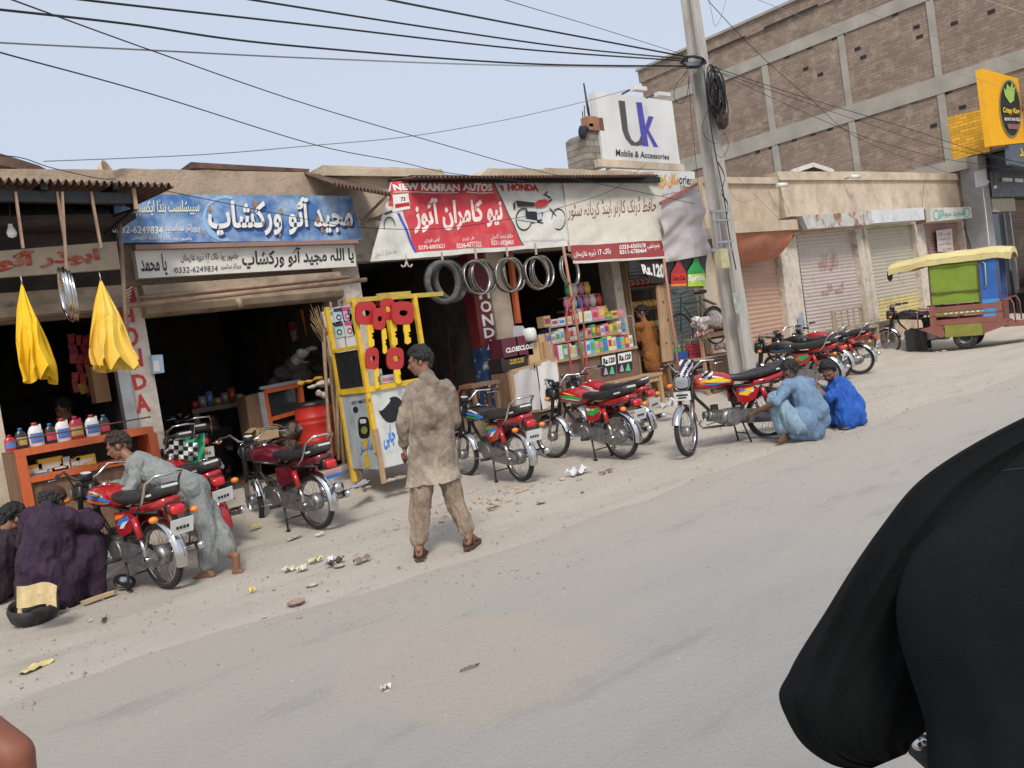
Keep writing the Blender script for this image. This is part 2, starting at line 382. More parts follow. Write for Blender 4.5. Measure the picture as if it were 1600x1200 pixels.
def rf(u,v):
    x=-60+200*u; y1=re_(x) if -10<x<40 else (re_(max(min(x,40),-10)))
    y=-7+(y1+1.2+7)*v
    return V((x,y,.004+ (gfun(x,y) if y>3.4 else 0)*.999 + (.0 if v<1 else -.03)))
mb.grid(lambda u,v:rf(u,v),420,60)
single('road',mb,'grey dusty asphalt road running past the shops','road',kind='structure')
# ------------------------------------------------------------------ buildings
def atX(px,py,X): d=ray(px,py); return C0+d*(X/d.x)
def pw(mb,pts,Y,th=.25):      # wall piece: outline on the plane Y, thickness behind it
    return mb.prism([at(x,y,Y) for x,y in pts],(0,th,0))
def X_(px,py,Y=10): return at(px,py,Y).x
def Z_(px,py,Y=10): return at(px,py,Y).z
def rough_top(a,b,n,amp,seed):
    out=[]
    for i in range(n+1):
        t=i/n; out.append((a[0]*(1-t)+b[0]*t,a[1]*(1-t)+b[1]*t+amp*MN.noise(V((i*.9,seed,0)))))
    return out
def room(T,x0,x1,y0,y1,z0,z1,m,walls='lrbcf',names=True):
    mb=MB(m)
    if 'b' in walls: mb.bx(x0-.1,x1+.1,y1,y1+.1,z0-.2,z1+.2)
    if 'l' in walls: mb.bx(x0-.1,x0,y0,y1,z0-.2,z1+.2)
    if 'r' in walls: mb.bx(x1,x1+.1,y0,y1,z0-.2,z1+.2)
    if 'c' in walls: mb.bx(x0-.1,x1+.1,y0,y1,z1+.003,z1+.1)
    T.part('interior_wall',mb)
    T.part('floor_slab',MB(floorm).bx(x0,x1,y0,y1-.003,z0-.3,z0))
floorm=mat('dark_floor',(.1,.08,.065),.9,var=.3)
def shutter(T,q,Y,m,n=26,amp=.022,name='shutter',band=None):
    tl,tr,br,bl=[at(x,y,Y) for x,y in q]
    mb=MB(m); ny=n*4
    def f(u,v):
        p=(tl*(1-u)+tr*u)*(1-v)+(bl*(1-u)+br*u)*v
        w=abs(math.sin(math.pi*v*n)); return p+V((0,-amp*w**.7+.004*MN.noise(p*2),0))
    mb.grid(f,6,ny,True)
    if band:
        mb.set(band[1])
        k0=int(band[0]*ny)
        for i,fc in enumerate(mb.f):
            if (i//6)>=k0: mb.fm[i]=mb.ms.index(band[1])
    return T.part(name,mb)
# --- mud plastered building on the left (two workshops)
TA=Thing('shop_building','low mud-plastered shop building on the left with the blue sign and two dark open workshops','shop building',(3,10,0))
mb=MB(mudpl)
top=[(-300,266)]+rough_top((-150,263),(180,265),14,2.5,1)+rough_top((190,263),(505,270),14,2.5,2)+[(545,272)]
zt=[at(x,y,10) for x,y in top]
pts=zt+[V((X_(545,456),10,Z_(545,456)-.0)),V((X_(-300,500),10,Z_(545,456)))]
mb.prism(pts,(0,.3,0)); 
TA.part('wall',mb)
zr=Z_(300,270)-.45
TA.part('roof',MB(mudpl).bx(X_(-300,300),X_(545,300),10.3,14.2,zr-.15,zr))
zh=Z_(545,456)
xp0,xp1=X_(186,560,10),X_(232,560,10)
xq0,xq1=X_(543,600),X_(577,560)
p=TA.part('pillar',MB(whitepl).bx(xp0+.05,xp1,9.9,10.35,0,zh+.25))
TA.part('pillar',MB(whitepl).bx(xq0,xq1,9.92,10.3,0,zh+.5))
TA.part('pillar',MB(creampl).bx(-3.2,X_(-8,600),9.95,10.3,0,zh+.1),label='far left plastered pillar at the frame edge')
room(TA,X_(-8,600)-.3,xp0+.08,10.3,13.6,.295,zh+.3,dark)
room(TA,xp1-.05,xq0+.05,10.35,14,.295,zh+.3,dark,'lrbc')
# lettering HONDA and wing mark on the pillar
plp=planeY(9.9)
mb=MB(red_ink); shp(mb,[(181,450),(207,446),(214,470),(200,480),(186,476)],plp,.004)
for i,(ch,q) in enumerate((('H',((186,486),(207,482),(211,503),(190,507))),('O',((191,513),(214,509),(218,540),(195,545))),('N',((199,548),(220,544),(224,572),(203,577))),('D',((205,586),(226,583),(231,606),(210,610))),('A',((208,618),(229,614),(236,642),(214,646))))):
    text(mb,ch,q,plp,.006,.035)
mb.set(wht_ink)
for i in range(5): shp(mb,[(184+i*1.2,462+i*3.5),(206-i,447+i*5.5),(207-i,449+i*5.5),(186+i*1.2,464+i*3.6)],plp,.007)
TA.part('painted_letters',mb,p)
TA.part('guide_rail',MB(steel).bx(xp0-.08,xp0+.045,9.86,9.98,0,zh))
TA.part('shutter_housing',MB(boxm).bx(-2,xp0+.1,9.72,10.02,Z_(90,500,9.72)+.05,Z_(90,452,9.72)).bx(-2,xp0+.1,9.66,9.74,Z_(90,486,9.66)-.02,Z_(90,474,9.66)))
hz0,hz1=Z_(387,480,9.75),Z_(387,432,9.75)
mb=MB(boxm)
prof=[(0,hz1),(-.16,hz1-.02),(-.2,hz1-.12),(-.14,hz1-.2),(-.19,hz1-.26),(-.17,hz0+.03),(-.1,hz0),(.1,hz0)]
a=[V((xp1-.02,9.9+y,z)) for y,z in prof]; mb.prism(a,(xq0-xp1+.02,0,0))
TA.part('shutter_housing',mb)
TA.part('wall_pipe',MB(tanpipe).cyl(at(198,478,9.5),at(572,437,9.5),.03,10).cyl(at(216,466,9.55),at(545,433,9.55),.024,10).cyl(at(372,466,9.47),at(376,480,9.47),.04,6))
# --- upper parapet building in the middle (auto shop and grocery)
TB=Thing('shop_building','sand-plastered middle shop building behind the red and white banners','shop building',(8,10,0))
mb=MB(plaster)
top=rough_top((504,258),(690,264),10,1.6,3)+rough_top((694,272),(748,276),4,2,4)+rough_top((762,263),(850,264),5,1.5,5)+rough_top((852,262),(1045,270),8,2,6)
pts=[at(x,y,10.02) for x,y in top]+[V((X_(1112,390),10.02,Z_(560,300)-.35)),V((X_(505,300),10.02,Z_(560,300)-.35))]
mb.prism(pts,(0,.35,0)); mb.prism([at(x,y,9.9) for x,y in((506,262),(690,268),(690,276),(506,274))],(0,.119,0))
TB.part('parapet',mb)
TB.part('roof',MB(plaster).bx(X_(545,300)+.02,X_(1112,390),10.38,14.6,3.55,3.7))
TB.part('wall',MB(whitepl).bx(X_(577,560)+.003,X_(1112,390),10.05,10.33,2.95,Z_(560,300)-.352))
xb0,xb1=X_(752,560),X_(775,560); xc0,xc1=X_(778,560),X_(806,560)
bluep=mat('peeling_blue_paint',(.02,.05,.13),.7,var=.3,c2=(.4,.36,.3),c2sc=6,c2t=.6,c2s=.04)
maroon=mat('maroon_paint',(.16,.018,.022),.6,var=.25,sc=8)
p=TB.part('pillar',MB(bluep).bx(xb0,xb1+.01,9.95,10.2,.0,1.55).set(maroon).bx(xb0,xb1+.01,9.95,10.2,1.552,3.2))
mb=MB(wht_ink); ply=planeY(9.95)
for ch,q in(('H',((747,450),(764,448),(766,466),(749,468))),('O',((749,471),(766,469),(769,487),(752,489))),('N',((752,492),(769,490),(772,508),(755,510))),('D',((755,513),(771,511),(774,526),(757,529))),('A',((758,532),(774,530),(777,544),(761,547)))): text(mb,ch,q,ply,.005,.03)
TB.part('painted_letters',mb,p)
TB.part('pillar',MB(creampl).bx(xc0,xc1,9.92,10.3,0,3.1))
TB.part('door_post',MB(orangew).bar(at(795,385,9.85),at(810,505,9.85),.07,.07))
xd0,xd1=X_(964,500),X_(977,500)
TB.part('pillar',MB(whitepl).bx(xd0,xd1,9.95,10.25,0,3.1))
TB.part('door_frame',MB(woodd).bx(xd1+.01,xd1+.1,9.93,10.05,.4,3.0))
TB.part('plinth',MB(plaster).bx(xb0-.05,X_(1110,560),9.85,10.6,-.1,.52))
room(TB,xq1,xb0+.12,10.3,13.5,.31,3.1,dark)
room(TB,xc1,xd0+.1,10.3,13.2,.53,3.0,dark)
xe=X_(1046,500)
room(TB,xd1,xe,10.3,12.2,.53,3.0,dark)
gsh=mat('grey_ribbed_shutter',(.28,.3,.29),.5,.5,var=.25,sc=4,c2=(.16,.13,.1),c2sc=5,c2t=.65)
shutter(TB,((979,405),(1034,403),(1040,450),(985,455)),10.22,gsh,9)
shutter(TB,((1036,408),(1098,402),(1118,562),(1052,592)),10.2,gsh,26)
TB.part('wall',MB(creampl).bx(X_(1102,480),X_(1122,480),9.98,10.3,0,3.2).bx(xe-.05,X_(1050,480),9.98,10.3,0,3.2))
TB.part('wall',MB(creampl).bx(xe-.05,X_(1122,480),10.34,13,0,3.4))
# --- orange shutter shop
TC=Thing('shop_building','narrow plastered shop right of the utility pole with faded orange shutter','shop building',(15.5,10,0))
pw_=lambda T,name,pts,Y,m,th=.25,label=None:T.part(name,pw(MB(m),pts,Y,th),label=label)
pw_(TC,'wall',[(1095,276),(1216,277),(1219,395),(1225,400),(1108,404)],10,plaster)
pw_(TC,'wall',[(1100,276),(1216,277),(1217,287),(1102,286)],9.93,plaster,.067)
pw_(TC,'pillar',[(1100,404),(1147,401),(1172,566),(1135,575)],10,plaster)
pw_(TC,'pillar',[(1220,398),(1243,366),(1262,520),(1238,548)],9.96,whitepl)
pw_(TC,'plinth',[(1150,567),(1262,519),(1266,600),(1150,640)],9.94,plaster,.5)
orsh=mat('faded_orange_shutter',(.5,.32,.235),.7,.1,var=.15,sc=3,c2=(.4,.27,.19),c2sc=3,c2t=.6)
shutter(TC,((1146,394),(1221,396),(1237,549),(1171,567)),10.12,orsh,24)
led=MB(plaster); a=at(1143,348,9.35); b=at(1243,351,9.35); led.bx(a.x,b.x,9.3,10,a.z-.2,a.z); TC.part('ledge',led)
aw=mat('faded_orange_canvas',(.46,.16,.085),.85,var=.15,c2=(.38,.19,.13),c2sc=2)
mb=MB(aw); 
mb.grid(lambda u,v:V((a.x+.05+(b.x-a.x-.1)*u*(1-.12*v),9.37+.35*v*v+.02*math.sin(u*9+v*3),a.z-.2-.5*v-.03*math.sin(u*3.1)*v)),24,8)
mb.grid(lambda u,v:V((a.x+.05+(b.x-a.x-.1)*(.88+.12*(1-v)),9.37+.35*v*v+(.6-.35*v*v)*u,a.z-.2-.5*v*(1-.4*u))),6,6)
TC.part('awning',mb)
TC.part('roof',MB(plaster).bx(X_(1112,390)+.02,X_(1214,300)-.02,10.3,14.6,3.4,3.55))
# --- three-shutter shop block
TD=Thing('shop_building','cream plastered shop block with white, yellow-footed and pink closed shutters','shop building',(19,10,0))
pw_(TD,'wall',[(1217,275),(1495,279),(1506,346),(1444,349),(1232,368),(1227,330)],9.98,creampl,.3)
pw_(TD,'parapet',[(1214,268),(1354,268),(1497,271),(1498,281),(1218,281)],9.92,creampl,.3)
wsh=mat('dirty_white_shutter',(.56,.49,.45),.6,.1,var=.2,sc=4,c2=(.36,.27,.24),c2sc=4,c2t=.6)
ysh=mat('beige_shutter',(.5,.46,.37),.6,.1,var=.2,sc=4,c2=(.4,.35,.27),c2sc=4,c2t=.6)
yfo=mat('yellow_shutter_foot',(.58,.48,.22),.6,.1,var=.2,sc=4)
psh=mat('pink_brown_shutter',(.36,.22,.19),.6,.1,var=.2,sc=4)
o=shutter(TD,((1243,366),(1337,358),(1360,506),(1263,522)),10.1,wsh,28)
o=shutter(TD,((1352,352),(1430,346),(1447,490),(1374,506)),10.1,ysh,28,band=(.76,yfo))
o=shutter(TD,((1440,348),(1506,342),(1524,472),(1460,484)),10.1,psh,28)
mb=MB(mat('red_spray',(.45,.16,.13),.8,var=.4,sc=30)); pls=planeY(10.07)
text(mb,'دکان کرایہ',((1278,398),(1308,396),(1310,422),(1280,425)),pls,.01,.0); text(mb,'کے لئے',((1282,445),(1318,441),(1320,456),(1284,460)),pls,.01,0)
TD.part('painted_letters',mb)
pw_(TD,'pillar',[(1336,357),(1354,351),(1376,506),(1360,510)],9.95,whitepl)
TD.part('guide_rail',MB(whitepl).bar(at(1349,356,9.93),at(1368,506,9.93),.05,.05))
pw_(TD,'pillar',[(1428,347),(1443,345),(1461,484),(1447,490)],9.95,whitepl)
pw_(TD,'pillar',[(1502,345),(1512,343),(1528,475),(1520,480)],9.95,whitepl)
pw_(TD,'plinth',[(1262,521),(1375,503),(1535,470),(1540,560),(1380,590),(1262,600)],9.9,plaster,.5)
rustw=mat('rusted_white_sheet',(.5,.5,.48),.7,var=.2,c2=(.28,.12,.05),c2sc=3.5,c2t=.52,c2s=.06)
whs=mat('chipped_white_sheet',(.62,.64,.66),.7,var=.15,c2=(.4,.4,.42),c2sc=9,c2t=.62,c2s=.04)
grs=mat('pale_sign_sheet',(.56,.55,.5),.7,var=.15,c2=(.5,.2,.15),c2sc=2,c2t=.68,c2s=.04)
def hbox(q,Y,m,nm='shutter_housing'):
    return TD.part(nm,pw(MB(m),q,Y,.42))
hbox([(1253,337),(1355,330),(1358,351),(1262,358)],9.58,rustw)
hbox([(1236,338),(1252,338),(1256,360),(1240,362)],9.7,rust)  # dark box paints the shade of the open hole at the left end
hbox([(1362,329),(1443,324),(1445,343),(1363,349)],9.58,whs)
hbox([(1350,330),(1360,330),(1361,350),(1352,352)],9.7,black)
h=hbox([(1453,325),(1517,323),(1519,340),(1455,346)],9.58,grs)
mb=MB(mat('teal_lettering',(.05,.36,.3),.6)); text(mb,'المجید موبائل',((1464,328),(1508,326),(1509,339),(1466,342)),planeY(9.58),.004,.02)
for c_ in((1463,336),(1510,332)): ring(mb,c_[0],c_[1],5,8,1.6,planeY(9.58))
TD.part('painted_letters',mb,h)
hbox([(1444,327),(1452,326),(1453,346),(1446,348)],9.7,rust)
TD.part('cable_run',MB(greycab).tube([at(1444,283,9.85),at(1440,330,9.8),at(1444,350,9.9),at(1453,400,9.9)],.012,5))
TD.part('roof',MB(creampl).bx(X_(1218,300),X_(1497,300),10.3,15,3.6,3.75))
pw_(TD,'side_wall',[(1494,272),(1497,272),(1513,345),(1508,345)],9.99,creampl,3)
# cameras
for (px,py,l) in((1222,289,'white bullet camera on the step between the two parapets'),(1336,276,'white bullet camera on the parapet of the three-shutter block')):
    T=Thing('security_camera',l,'security camera',at(px,py,9.7))
    c=at(px,py,9.7); d=V((.22,-.1,-.02)); T.part('camera_body',MB(white).cyl(c-d*.5,c+d*.45,.045,12).set(black).cyl(c+d*.451,c+d*.5,.042,12)); T.part('bracket',MB(steel).bar(c-d*.3,c+V((-.08,.25,0)),.03))
# --- small white gable roof behind
T=Thing('gabled_roof','white-edged little gabled roof peeking over the parapet','roof',at(1262,270,12.5))
a=at(1238,268,12.5);b=at(1270,257.5,12.5);c=at(1302,268,12.5)
T.part('gable',MB(black).prism([a,b,c],(0,.1,0))); T.part('verge',MB(white).bar(a,b,.05,.12).bar(b,c,.05,.12)); T.part('roof_sheet',MB(steel).prism([a+V((0,.11,0)),b+V((0,.11,.03)),c+V((0,.11,0))],(0,2,0)))
# --- tall brick building (side wall runs away from the street)
XB=at(1519,330,9.7).x
def ax(px,py): return atX(px,py,XB)
pts=[ax(998,113),ax(1240,0)]; zt=ax(1180,27).z
yfar=ax(1000,112).y; ynear=5.2
TE=Thing('brick_building','tall unplastered brown brick building with concrete bands behind the shuttered shops','brick building',(XB,10,0))
zlo=ax(1488,250).z
mb=MB(brickm); mb.bx(XB,XB+11,9.9,yfar,0,zt-.5).bx(XB,XB+11,ynear,9.898,zlo,zt-.5)
TE.part('wall',mb)
mb=MB(brickm); mb.bx(XB-.06,XB+11,ynear-.06,yfar+.06,zt-.5,zt-.08); mb.set(conc).bx(XB-.14,XB+11,ynear-.1,yfar+.1,zt-.079,zt); TE.part('parapet',mb)
k=ynear
while k<yfar-2.5:
    TE.part('parapet_slot',MB(black).bx(XB-.07,XB-.063,k+.3,k+2.2,zt-.5,zt-.44)); k+=2.6
for px,py in((1197,100),(1230,88),(1265,74),(1304,59),(1316,55),(1259,107),(1282,116),(1340,76),(1349,89),(1399,22),(1432,42),(1437,57),(1491,36),(1549,18),(1477,145),(1483,142),(1521,129),(1428,158),(1402,166),(1366,177),(1459,196),(1504,167),(1339,187),(1297,201),(1270,209),(1241,218),(1214,226),(1205,230),(1184,237)):
    p=ax(px,py); TE.part('putlog_hole_shade',MB(black).bx(XB-.012,XB-.002,p.y-.09,p.y+.09,p.z-.055,p.z+.045))  # flat black plates paint the shade of holes; the wall is not recessed
zb=[(ax(1250,61).z,ax(1261,75.5).z),(ax(1250,190).z,ax(1239,218).z)]
for a_,b_ in zb: TE.part('concrete_band',MB(conc).bx(XB-.045,XB-.004,ynear,yfar,b_,a_))
for px,py,w in((1205,180,.22),(1322,120,.2),(1461,70,.2)):
    y=ax(px,py).y; TE.part('concrete_column',MB(conc).bx(XB-.03,XB-.003,y-w/2,y+w/2,0,zb[0][1]-.01))
p0=ax(1484,180);p1=ax(1547,180)
TE.part('painted_panel',MB(ybrick).prism([ax(1480,183)+V((-.02,0,0)),ax(1541,170)+V((-.02,0,0)),ax(1549,236)+V((-.02,0,0)),ax(1489,250)+V((-.02,0,0))],(.016,0,0)))
TE.part('ledge',MB(conc).bx(XB-.25,XB+.0-.005,9.6,yfar,zlo-.35,zlo-.03))
TE.part('roof',MB(conc).bx(XB,XB+11,ynear,yfar,zt-.49,zt-.45))
# --- dark restaurant front under it
darkpan=mat('dark_cladding',(.018,.024,.032),.35,var=.2)
greyp=mat('grey_render',(.33,.33,.33),.85,var=.15)
TF=Thing('restaurant_building','dark glazed restaurant front at the right edge under the yellow sign','restaurant',(XB+4,9.6,0))
TF.part('pillar',MB(greyp).bx(XB-.02,XB+.55,9.4,9.89,0,zlo-.04))
zz=lambda py,Y=9.4,px=1560:at(px,py,Y).z
TF.part('fascia',MB(darkpan).bx(XB+.552,XB+10,9.35,9.89,zz(308),zlo-.04).bx(XB+.552,XB+10,8.3,9.349,zlo-.5,zlo-.04))
TF.part('roller_shutter',MB(mat('beige_roller',(.42,.4,.3),.6,var=.1)).bx(XB+.9,XB+2.6,9.5,9.7,zz(330),zz(309)))
for i in range(4): TF.part('interior_wall' if i==0 else 'side_post',(MB(darkpan).bx(XB+.56,XB+10,11.5,11.6,0,zz(308)) if i==0 else MB(steel).bx(XB+.6+i*1.35,XB+.68+i*1.35,9.45,9.55,0,zz(332))))
TF.part('glass_door',MB(glassm).bx(XB+.6,XB+2.0,9.6,9.62,0.1,zz(332)))
mb=MB(mat('green_poster',(.08,.3,.1),.6,c2=(.3,.4,.1),c2sc=6)); mb.bx(XB+.72,XB+1.25,9.57,9.595,.9,2.1); TF.part('poster',mb)
TF.part('light_box',MB(mat('lit_white_box',(.7,.72,.72),.5)).prism([at(x,y,9.3) for x,y in((1567,277.5),(1582,278.5),(1582.5,283.5),(1567.5,283))],(0,.04,0)).prism([at(x,y,9.3) for x,y in((1586,278.5),(1599,279.5),(1599,285),(1586,284))],(0,.04,0)))
mb=MB(wht_ink); text(mb,'OPEN',((1548,327),(1560,328),(1560,332),(1548,331)),planeY(9.4),.02,.02); TF.part('door_sign',mb)
# yellow restaurant sign
ylw=mat('yellow_sign_panel',(.85,.42,.012),.5,var=.08)
pl=planeY(8.2)
T=Thing('restaurant_sign','bright yellow restaurant sign board with black oval badge jutting from the brick building','sign',at(1545,170,8.2))
b_=T.part('board',pw(MB(ylw),[(1534,107),(1640,136),(1640,219),(1549,228)],8.2,.15))
mb=MB(mat('badge_rim',(.12,.22,.17),.5)); ring(mb,1577.5,170,17,45,2.4,pl,.03,36,ang=-4)
mb.set(mat('badge_black',(.02,.025,.025),.5)); shp(mb,[(1577.5+15.2*math.cos(t)*1+0.06*42*math.sin(t),170+42.8*math.sin(t)) for t in [2*math.pi*i/32 for i in range(32)]],pl,.02)
mb.set(mat('badge_green',(.35,.55,.12),.5)); shp(mb,[(1568,150),(1566,138),(1570,142),(1571,131),(1576,138),(1579,129),(1581,138),(1584,136),(1583,146),(1582,158),(1576,162)],pl,.034)
mb.set(mat('badge_yellow',(.9,.62,.05),.5)); text(mb,'Crispy King',((1564,168),(1590,170),(1591,181),(1565,179)),pl,.04,.03)
mb.set(wht_ink); text(mb,'BROAST AND PIZZA',((1567,184),(1592,185),(1592,190),(1567,189)),pl,.04,.03)
mb.set(mat('badge_mauve',(.25,.12,.13),.5)); shp(mb,[(1571,194),(1590,195),(1589,203),(1573,202)],pl,.04)
mb.set(mat('pink_logo',(.75,.2,.22),.5)); shp(mb,[(1593,133),(1600,128),(1612,128),(1612,158),(1600,158),(1595,150)],pl,.04)
mb.set(red_ink); shp(mb,[(1594,166),(1612,167),(1612,175),(1596,173)],pl,.04); shp(mb,[(1598,184),(1612,184),(1612,215),(1600,208)],pl,.04)
T.part('badge',mb,b_)
T=Thing('restaurant_sign','dark blue-grey lower fascia sign with small yellow writing beneath the yellow board','sign',at(1590,235,8.25))
b_=T.part('board',pw(MB(mat('slate_panel',(.1,.125,.16),.5)),[(1577,224),(1640,221),(1640,270),(1580,256)],8.22,.12)); mb=MB(mat('badge_yellow',(.9,.62,.05))); text(mb,'لذیذ',((1592,231),(1612,229),(1612,248),(1593,247)),planeY(8.22),.01,.03); T.part('painted_letters',mb,b_)
T=Thing('paper_notice','torn white paper notice wired to the grey column of the restaurant','notice',at(1535,280,9.2))
mb=MB(mat('bluish_paper',(.6,.62,.7),.8,var=.1)); mb.prism([at(x,y,9.2) for x,y in((1523,268),(1540,264),(1541,280),(1547,284),(1540,290),(1525,293))],(0,.01,0)); T.part('sheet',mb)
T=Thing('hanging_bulb','bare white bulb hanging in front of the dark restaurant fascia','bulb',at(1555,292,9.0))
T.part('bulb',MB(white).sph(at(1555,292,9),.045)); T.part('cord',MB(wiremat).tube([at(1547,230,9),at(1553,290,9)],.01,5))
# ------------------------------------------------------------------ signs and banners
def board(name,label,q,Y,m,th=.08,cat='sign',group=None,Yb=None):
    T=Thing(name,label,cat,at(*q[3],Y),group)
    if Yb is None:
        b=T.part('board',pw(MB(m),q,Y,th)); pl=planeY(Y)
    return T,b,pl
blue=mat('weathered_blue_sign',(.055,.17,.42),.6,var=.2,sc=3,c2=(.34,.46,.62),c2sc=3.2,c2t=.52,c2s=.12)
T,b,pl=board('shop_sign','weathered blue sign board with raised white urdu lettering above the open workshop',[(175,303),(548,306),(567,375),(186,379.5)],9.8,blue)
swash=mat('pale_blue_swash',(.3,.48,.72),.6,var=.1); shd=mat('letter_shadow_blue',(.02,.06,.2),.6)
mb=MB(swash); ring(mb,352,341,36,36,5,pl,.005,30,80,290,0); shp(mb,[(318,350),(330,368),(345,377),(352,377),(336,364),(326,348)],pl,.0048)
T.part('swash',mb,b)
big='مجید آٹو ورکشاپ'
mb=MB(shd); text(mb,big,((325,311),(551,312),(556,374),(330,380)),pl,.008,.03); mb.set(wht_ink); text(mb,big,((322,307),(547,309),(552,370),(326,375)),pl,.022,.03)  # dark offset copy paints the shadow of the raised letters
sy=mat('cream_lettering',(.72,.72,.5),.6); mb.set(sy); text(mb,'سپیشلسٹ ہنڈا ایکسپرٹ',((200,312),(310,310),(312,338),(201,340)),pl,.008,.02)
mb.set(wht_ink); text(mb,'0332-6249834',((175,352),(254,354),(254,366),(175,364)),pl,.008,.02); text(mb,'پروپرائٹر عبدالمجید',((258,348),(312,350),(312,364),(258,366)),pl,.008,.01)
text(mb,'جامپور روڈ بلاک 17 ڈیرہ غازیخان',((206,366),(300,369),(300,377),(206,376)),pl,.008,.02)
T.part('lettering',mb,b)
mb=MB(mat('rust_spots',(.42,.2,.08),.9,var=.3,sc=30))
for x,y,r in((326,326,3),(398,318,4.5),(392,330,2.5),(438,330,3),(410,350,3),(436,368,2.5),(495,345,4),(548,330,3),(315,365,2.5),(545,350,3),(502,360,3)): shp(mb,[(x+r*math.cos(t)*(.7+.5*MN.noise(V((x,t,0)))),y+1.4*r*math.sin(t)) for t in [.6*i for i in range(10)]],pl,.026)
T.part('rust_stain',mb,b)
wsg=mat('enamel_white_sign',(.66,.64,.58),.55,var=.12,sc=5,c2=(.4,.33,.26),c2sc=4,c2t=.68,c2s=.04)
T,b,pl=board('shop_sign','narrow white sign board with black urdu lettering over the workshop opening',[(210,389),(553,380),(557,416),(217,435)],9.72,wsg,.12)
mb=MB(blk_ink); text(mb,'یا محمد',((217,398),(258,396),(262,430),(222,431)),pl,.004,.02)
text(mb,'جامپور روڈ بلاک 17 ڈیرہ غازیخان',((282,396),(372,392),(372,408),(283,412)),pl,.004,.01)
text(mb,'0332-6249834',((273,418),(340,415),(340,424),(273,427)),pl,.004,.0); text(mb,'پروپرائٹر عبدالمجید',((344,413),(377,410),(377,421),(345,424)),pl,.004,.0)
text(mb,'یا اللہ مجید آٹو ورکشاپ',((377,389),(552,384),(553,414),(379,424)),pl,.004,.025)
T.part('lettering',mb,b)
T.part('frame',MB(mat('reddish_frame',(.28,.17,.14),.7)).bar(at(209,388,9.7),at(556,378.5,9.7),.14,.05))
old=mat('faded_cream_sign',(.48,.4,.3),.8,var=.2,sc=3,c2=(.36,.29,.21),c2sc=4,c2t=.6)
T,b,pl=board('shop_sign','faded cream sign board with worn red lettering hanging over the far left shop',[(-120,402),(182,377),(188,420),(-120,442)],9.45,old,.06)
mb=MB(mat('worn_red_lettering',(.42,.07,.04),.8,var=.3,sc=12,c2=(.45,.32,.24),c2sc=8,c2t=.6)); text(mb,'ابوذر آٹوز',((-30,396),(153,385),(158,412),(-28,428)),pl,.004,.05)
T.part('lettering',mb,b)
# banners: cloth planes leaning out
P1=plane3(at(612,283,9.72),at(1030,284,9.72),at(800,390,9.42))
def wr(px,py,a=.012):
    return a*(MN.noise(V((px*.02+py*.012,py*.035,1)))*1.6+.8*MN.noise(V((px*.05+py*.05,py*.03,5))))
def cloth(mb,q,pl,off,nx,ny,amp=.02,sag=0):
    tl,tr,br,bl=q; n=pl[1] if pl[1].y<0 else -pl[1]
    def f(u,v):
        x=(tl[0]*(1-u)+tr[0]*u)*(1-v)+(bl[0]*(1-u)+br[0]*u)*v; y=(tl[1]*(1-u)+tr[1]*u)*(1-v)+(bl[1]*(1-u)+br[1]*u)*v+sag*math.sin(math.pi*u)*v
        return onpl(x,y,pl)+n*(off+wr(x,y,amp))
    return mb.grid(f,nx,ny)
bred=mat('red_banner_cloth',(.52,.028,.04),.6,var=.12,sc=5,sheen=.2,c2=(.62,.14,.14),c2sc=3,c2t=.6); bwht=mat('white_banner_cloth',(.6,.59,.54),.65,var=.1,sc=4,c2=(.48,.46,.41),c2sc=3,c2t=.6)
T=Thing('shop_banner','red and white cloth banner with large urdu lettering and a printed motorcycle','banner',at(700,400,9.5))
mb=MB(bwht); cloth(mb,((612,283),(880,284),(891,384),(578,409)),P1,0,60,24)
wing=[(612,300),(600,345),(575,404),(575,410),(622,406),(650,396)]
b=T.part('cloth',mb)
mb=MB(bred); cloth(mb,((613,282.5),(770,284.5),(816,384),(650,393.5)),P1,.004,60,24); cloth(mb,((613,283),(622,283),(624,325),(606,322)),P1,.0045,6,6)
b2=T.part('red_panel',mb,b)
mb=MB(mat('blue_stripe',(.06,.06,.42),.6)); cloth(mb,((620,333),(624,333),(652,394),(648,394)),P1,.006,2,12); mb.set(mat('green_stripe',(.02,.09,.05),.6)); cloth(mb,((769,284),(771,284),(818,384),(816,384)),P1,.006,2,12); T.part('stripe',mb,b)
def ctext(mb,s_,q,pl,off,bold,amp=.012):
    k0=len(mb.v); text(mb,s_,q,pl,off,bold)
    n=pl[1] if pl[1].y<0 else -pl[1]
    for i in range(k0,len(mb.v)):
        d=mb.v[i]-C0; z=d.dot(CF); x=800+FPX*d.dot(CR)/z; y=600-FPX*d.dot(CU)/z; mb.v[i]+=n*wr(x,y,.02)
mb=MB(wht_ink); ctext(mb,'NEW KAMRAN AUTOS',((614,287),(769,287),(769,299),(616,298)),P1,.008,.045); cloth(mb,((615,300),(769,301),(769.5,302),(615,301)),P1,.008,8,1)
mb.set(mat('pinkish_lettering',(.78,.66,.6),.6)); ctext(mb,'نیو کامران آٹوز',((643,310),(782,305),(786,354),(647,366)),P1,.009,.04)
ctext(mb,'حافظ محمد کامران',((766,367),(801,364),(802,373),(767,376)),P1,.008,.01); ctext(mb,'0331-6926803',((767,376),(802,375),(803,382),(768,384)),P1,.008,.02)
ctext(mb,'علی فریدی',((721,370),(740,368),(741,376),(722,378)),P1,.008,.01); ctext(mb,'0336-6777325',((712,381),(751,378),(752,386),(713,389)),P1,.008,.02)
ctext(mb,'ایس فریدی',((663,372),(686,370),(687,378),(664,380)),P1,.008,.01); ctext(mb,'0370-6003621',((654,383),(694,381),(695,388),(655,390)),P1,.008,.02)
T.part('lettering',mb,b)
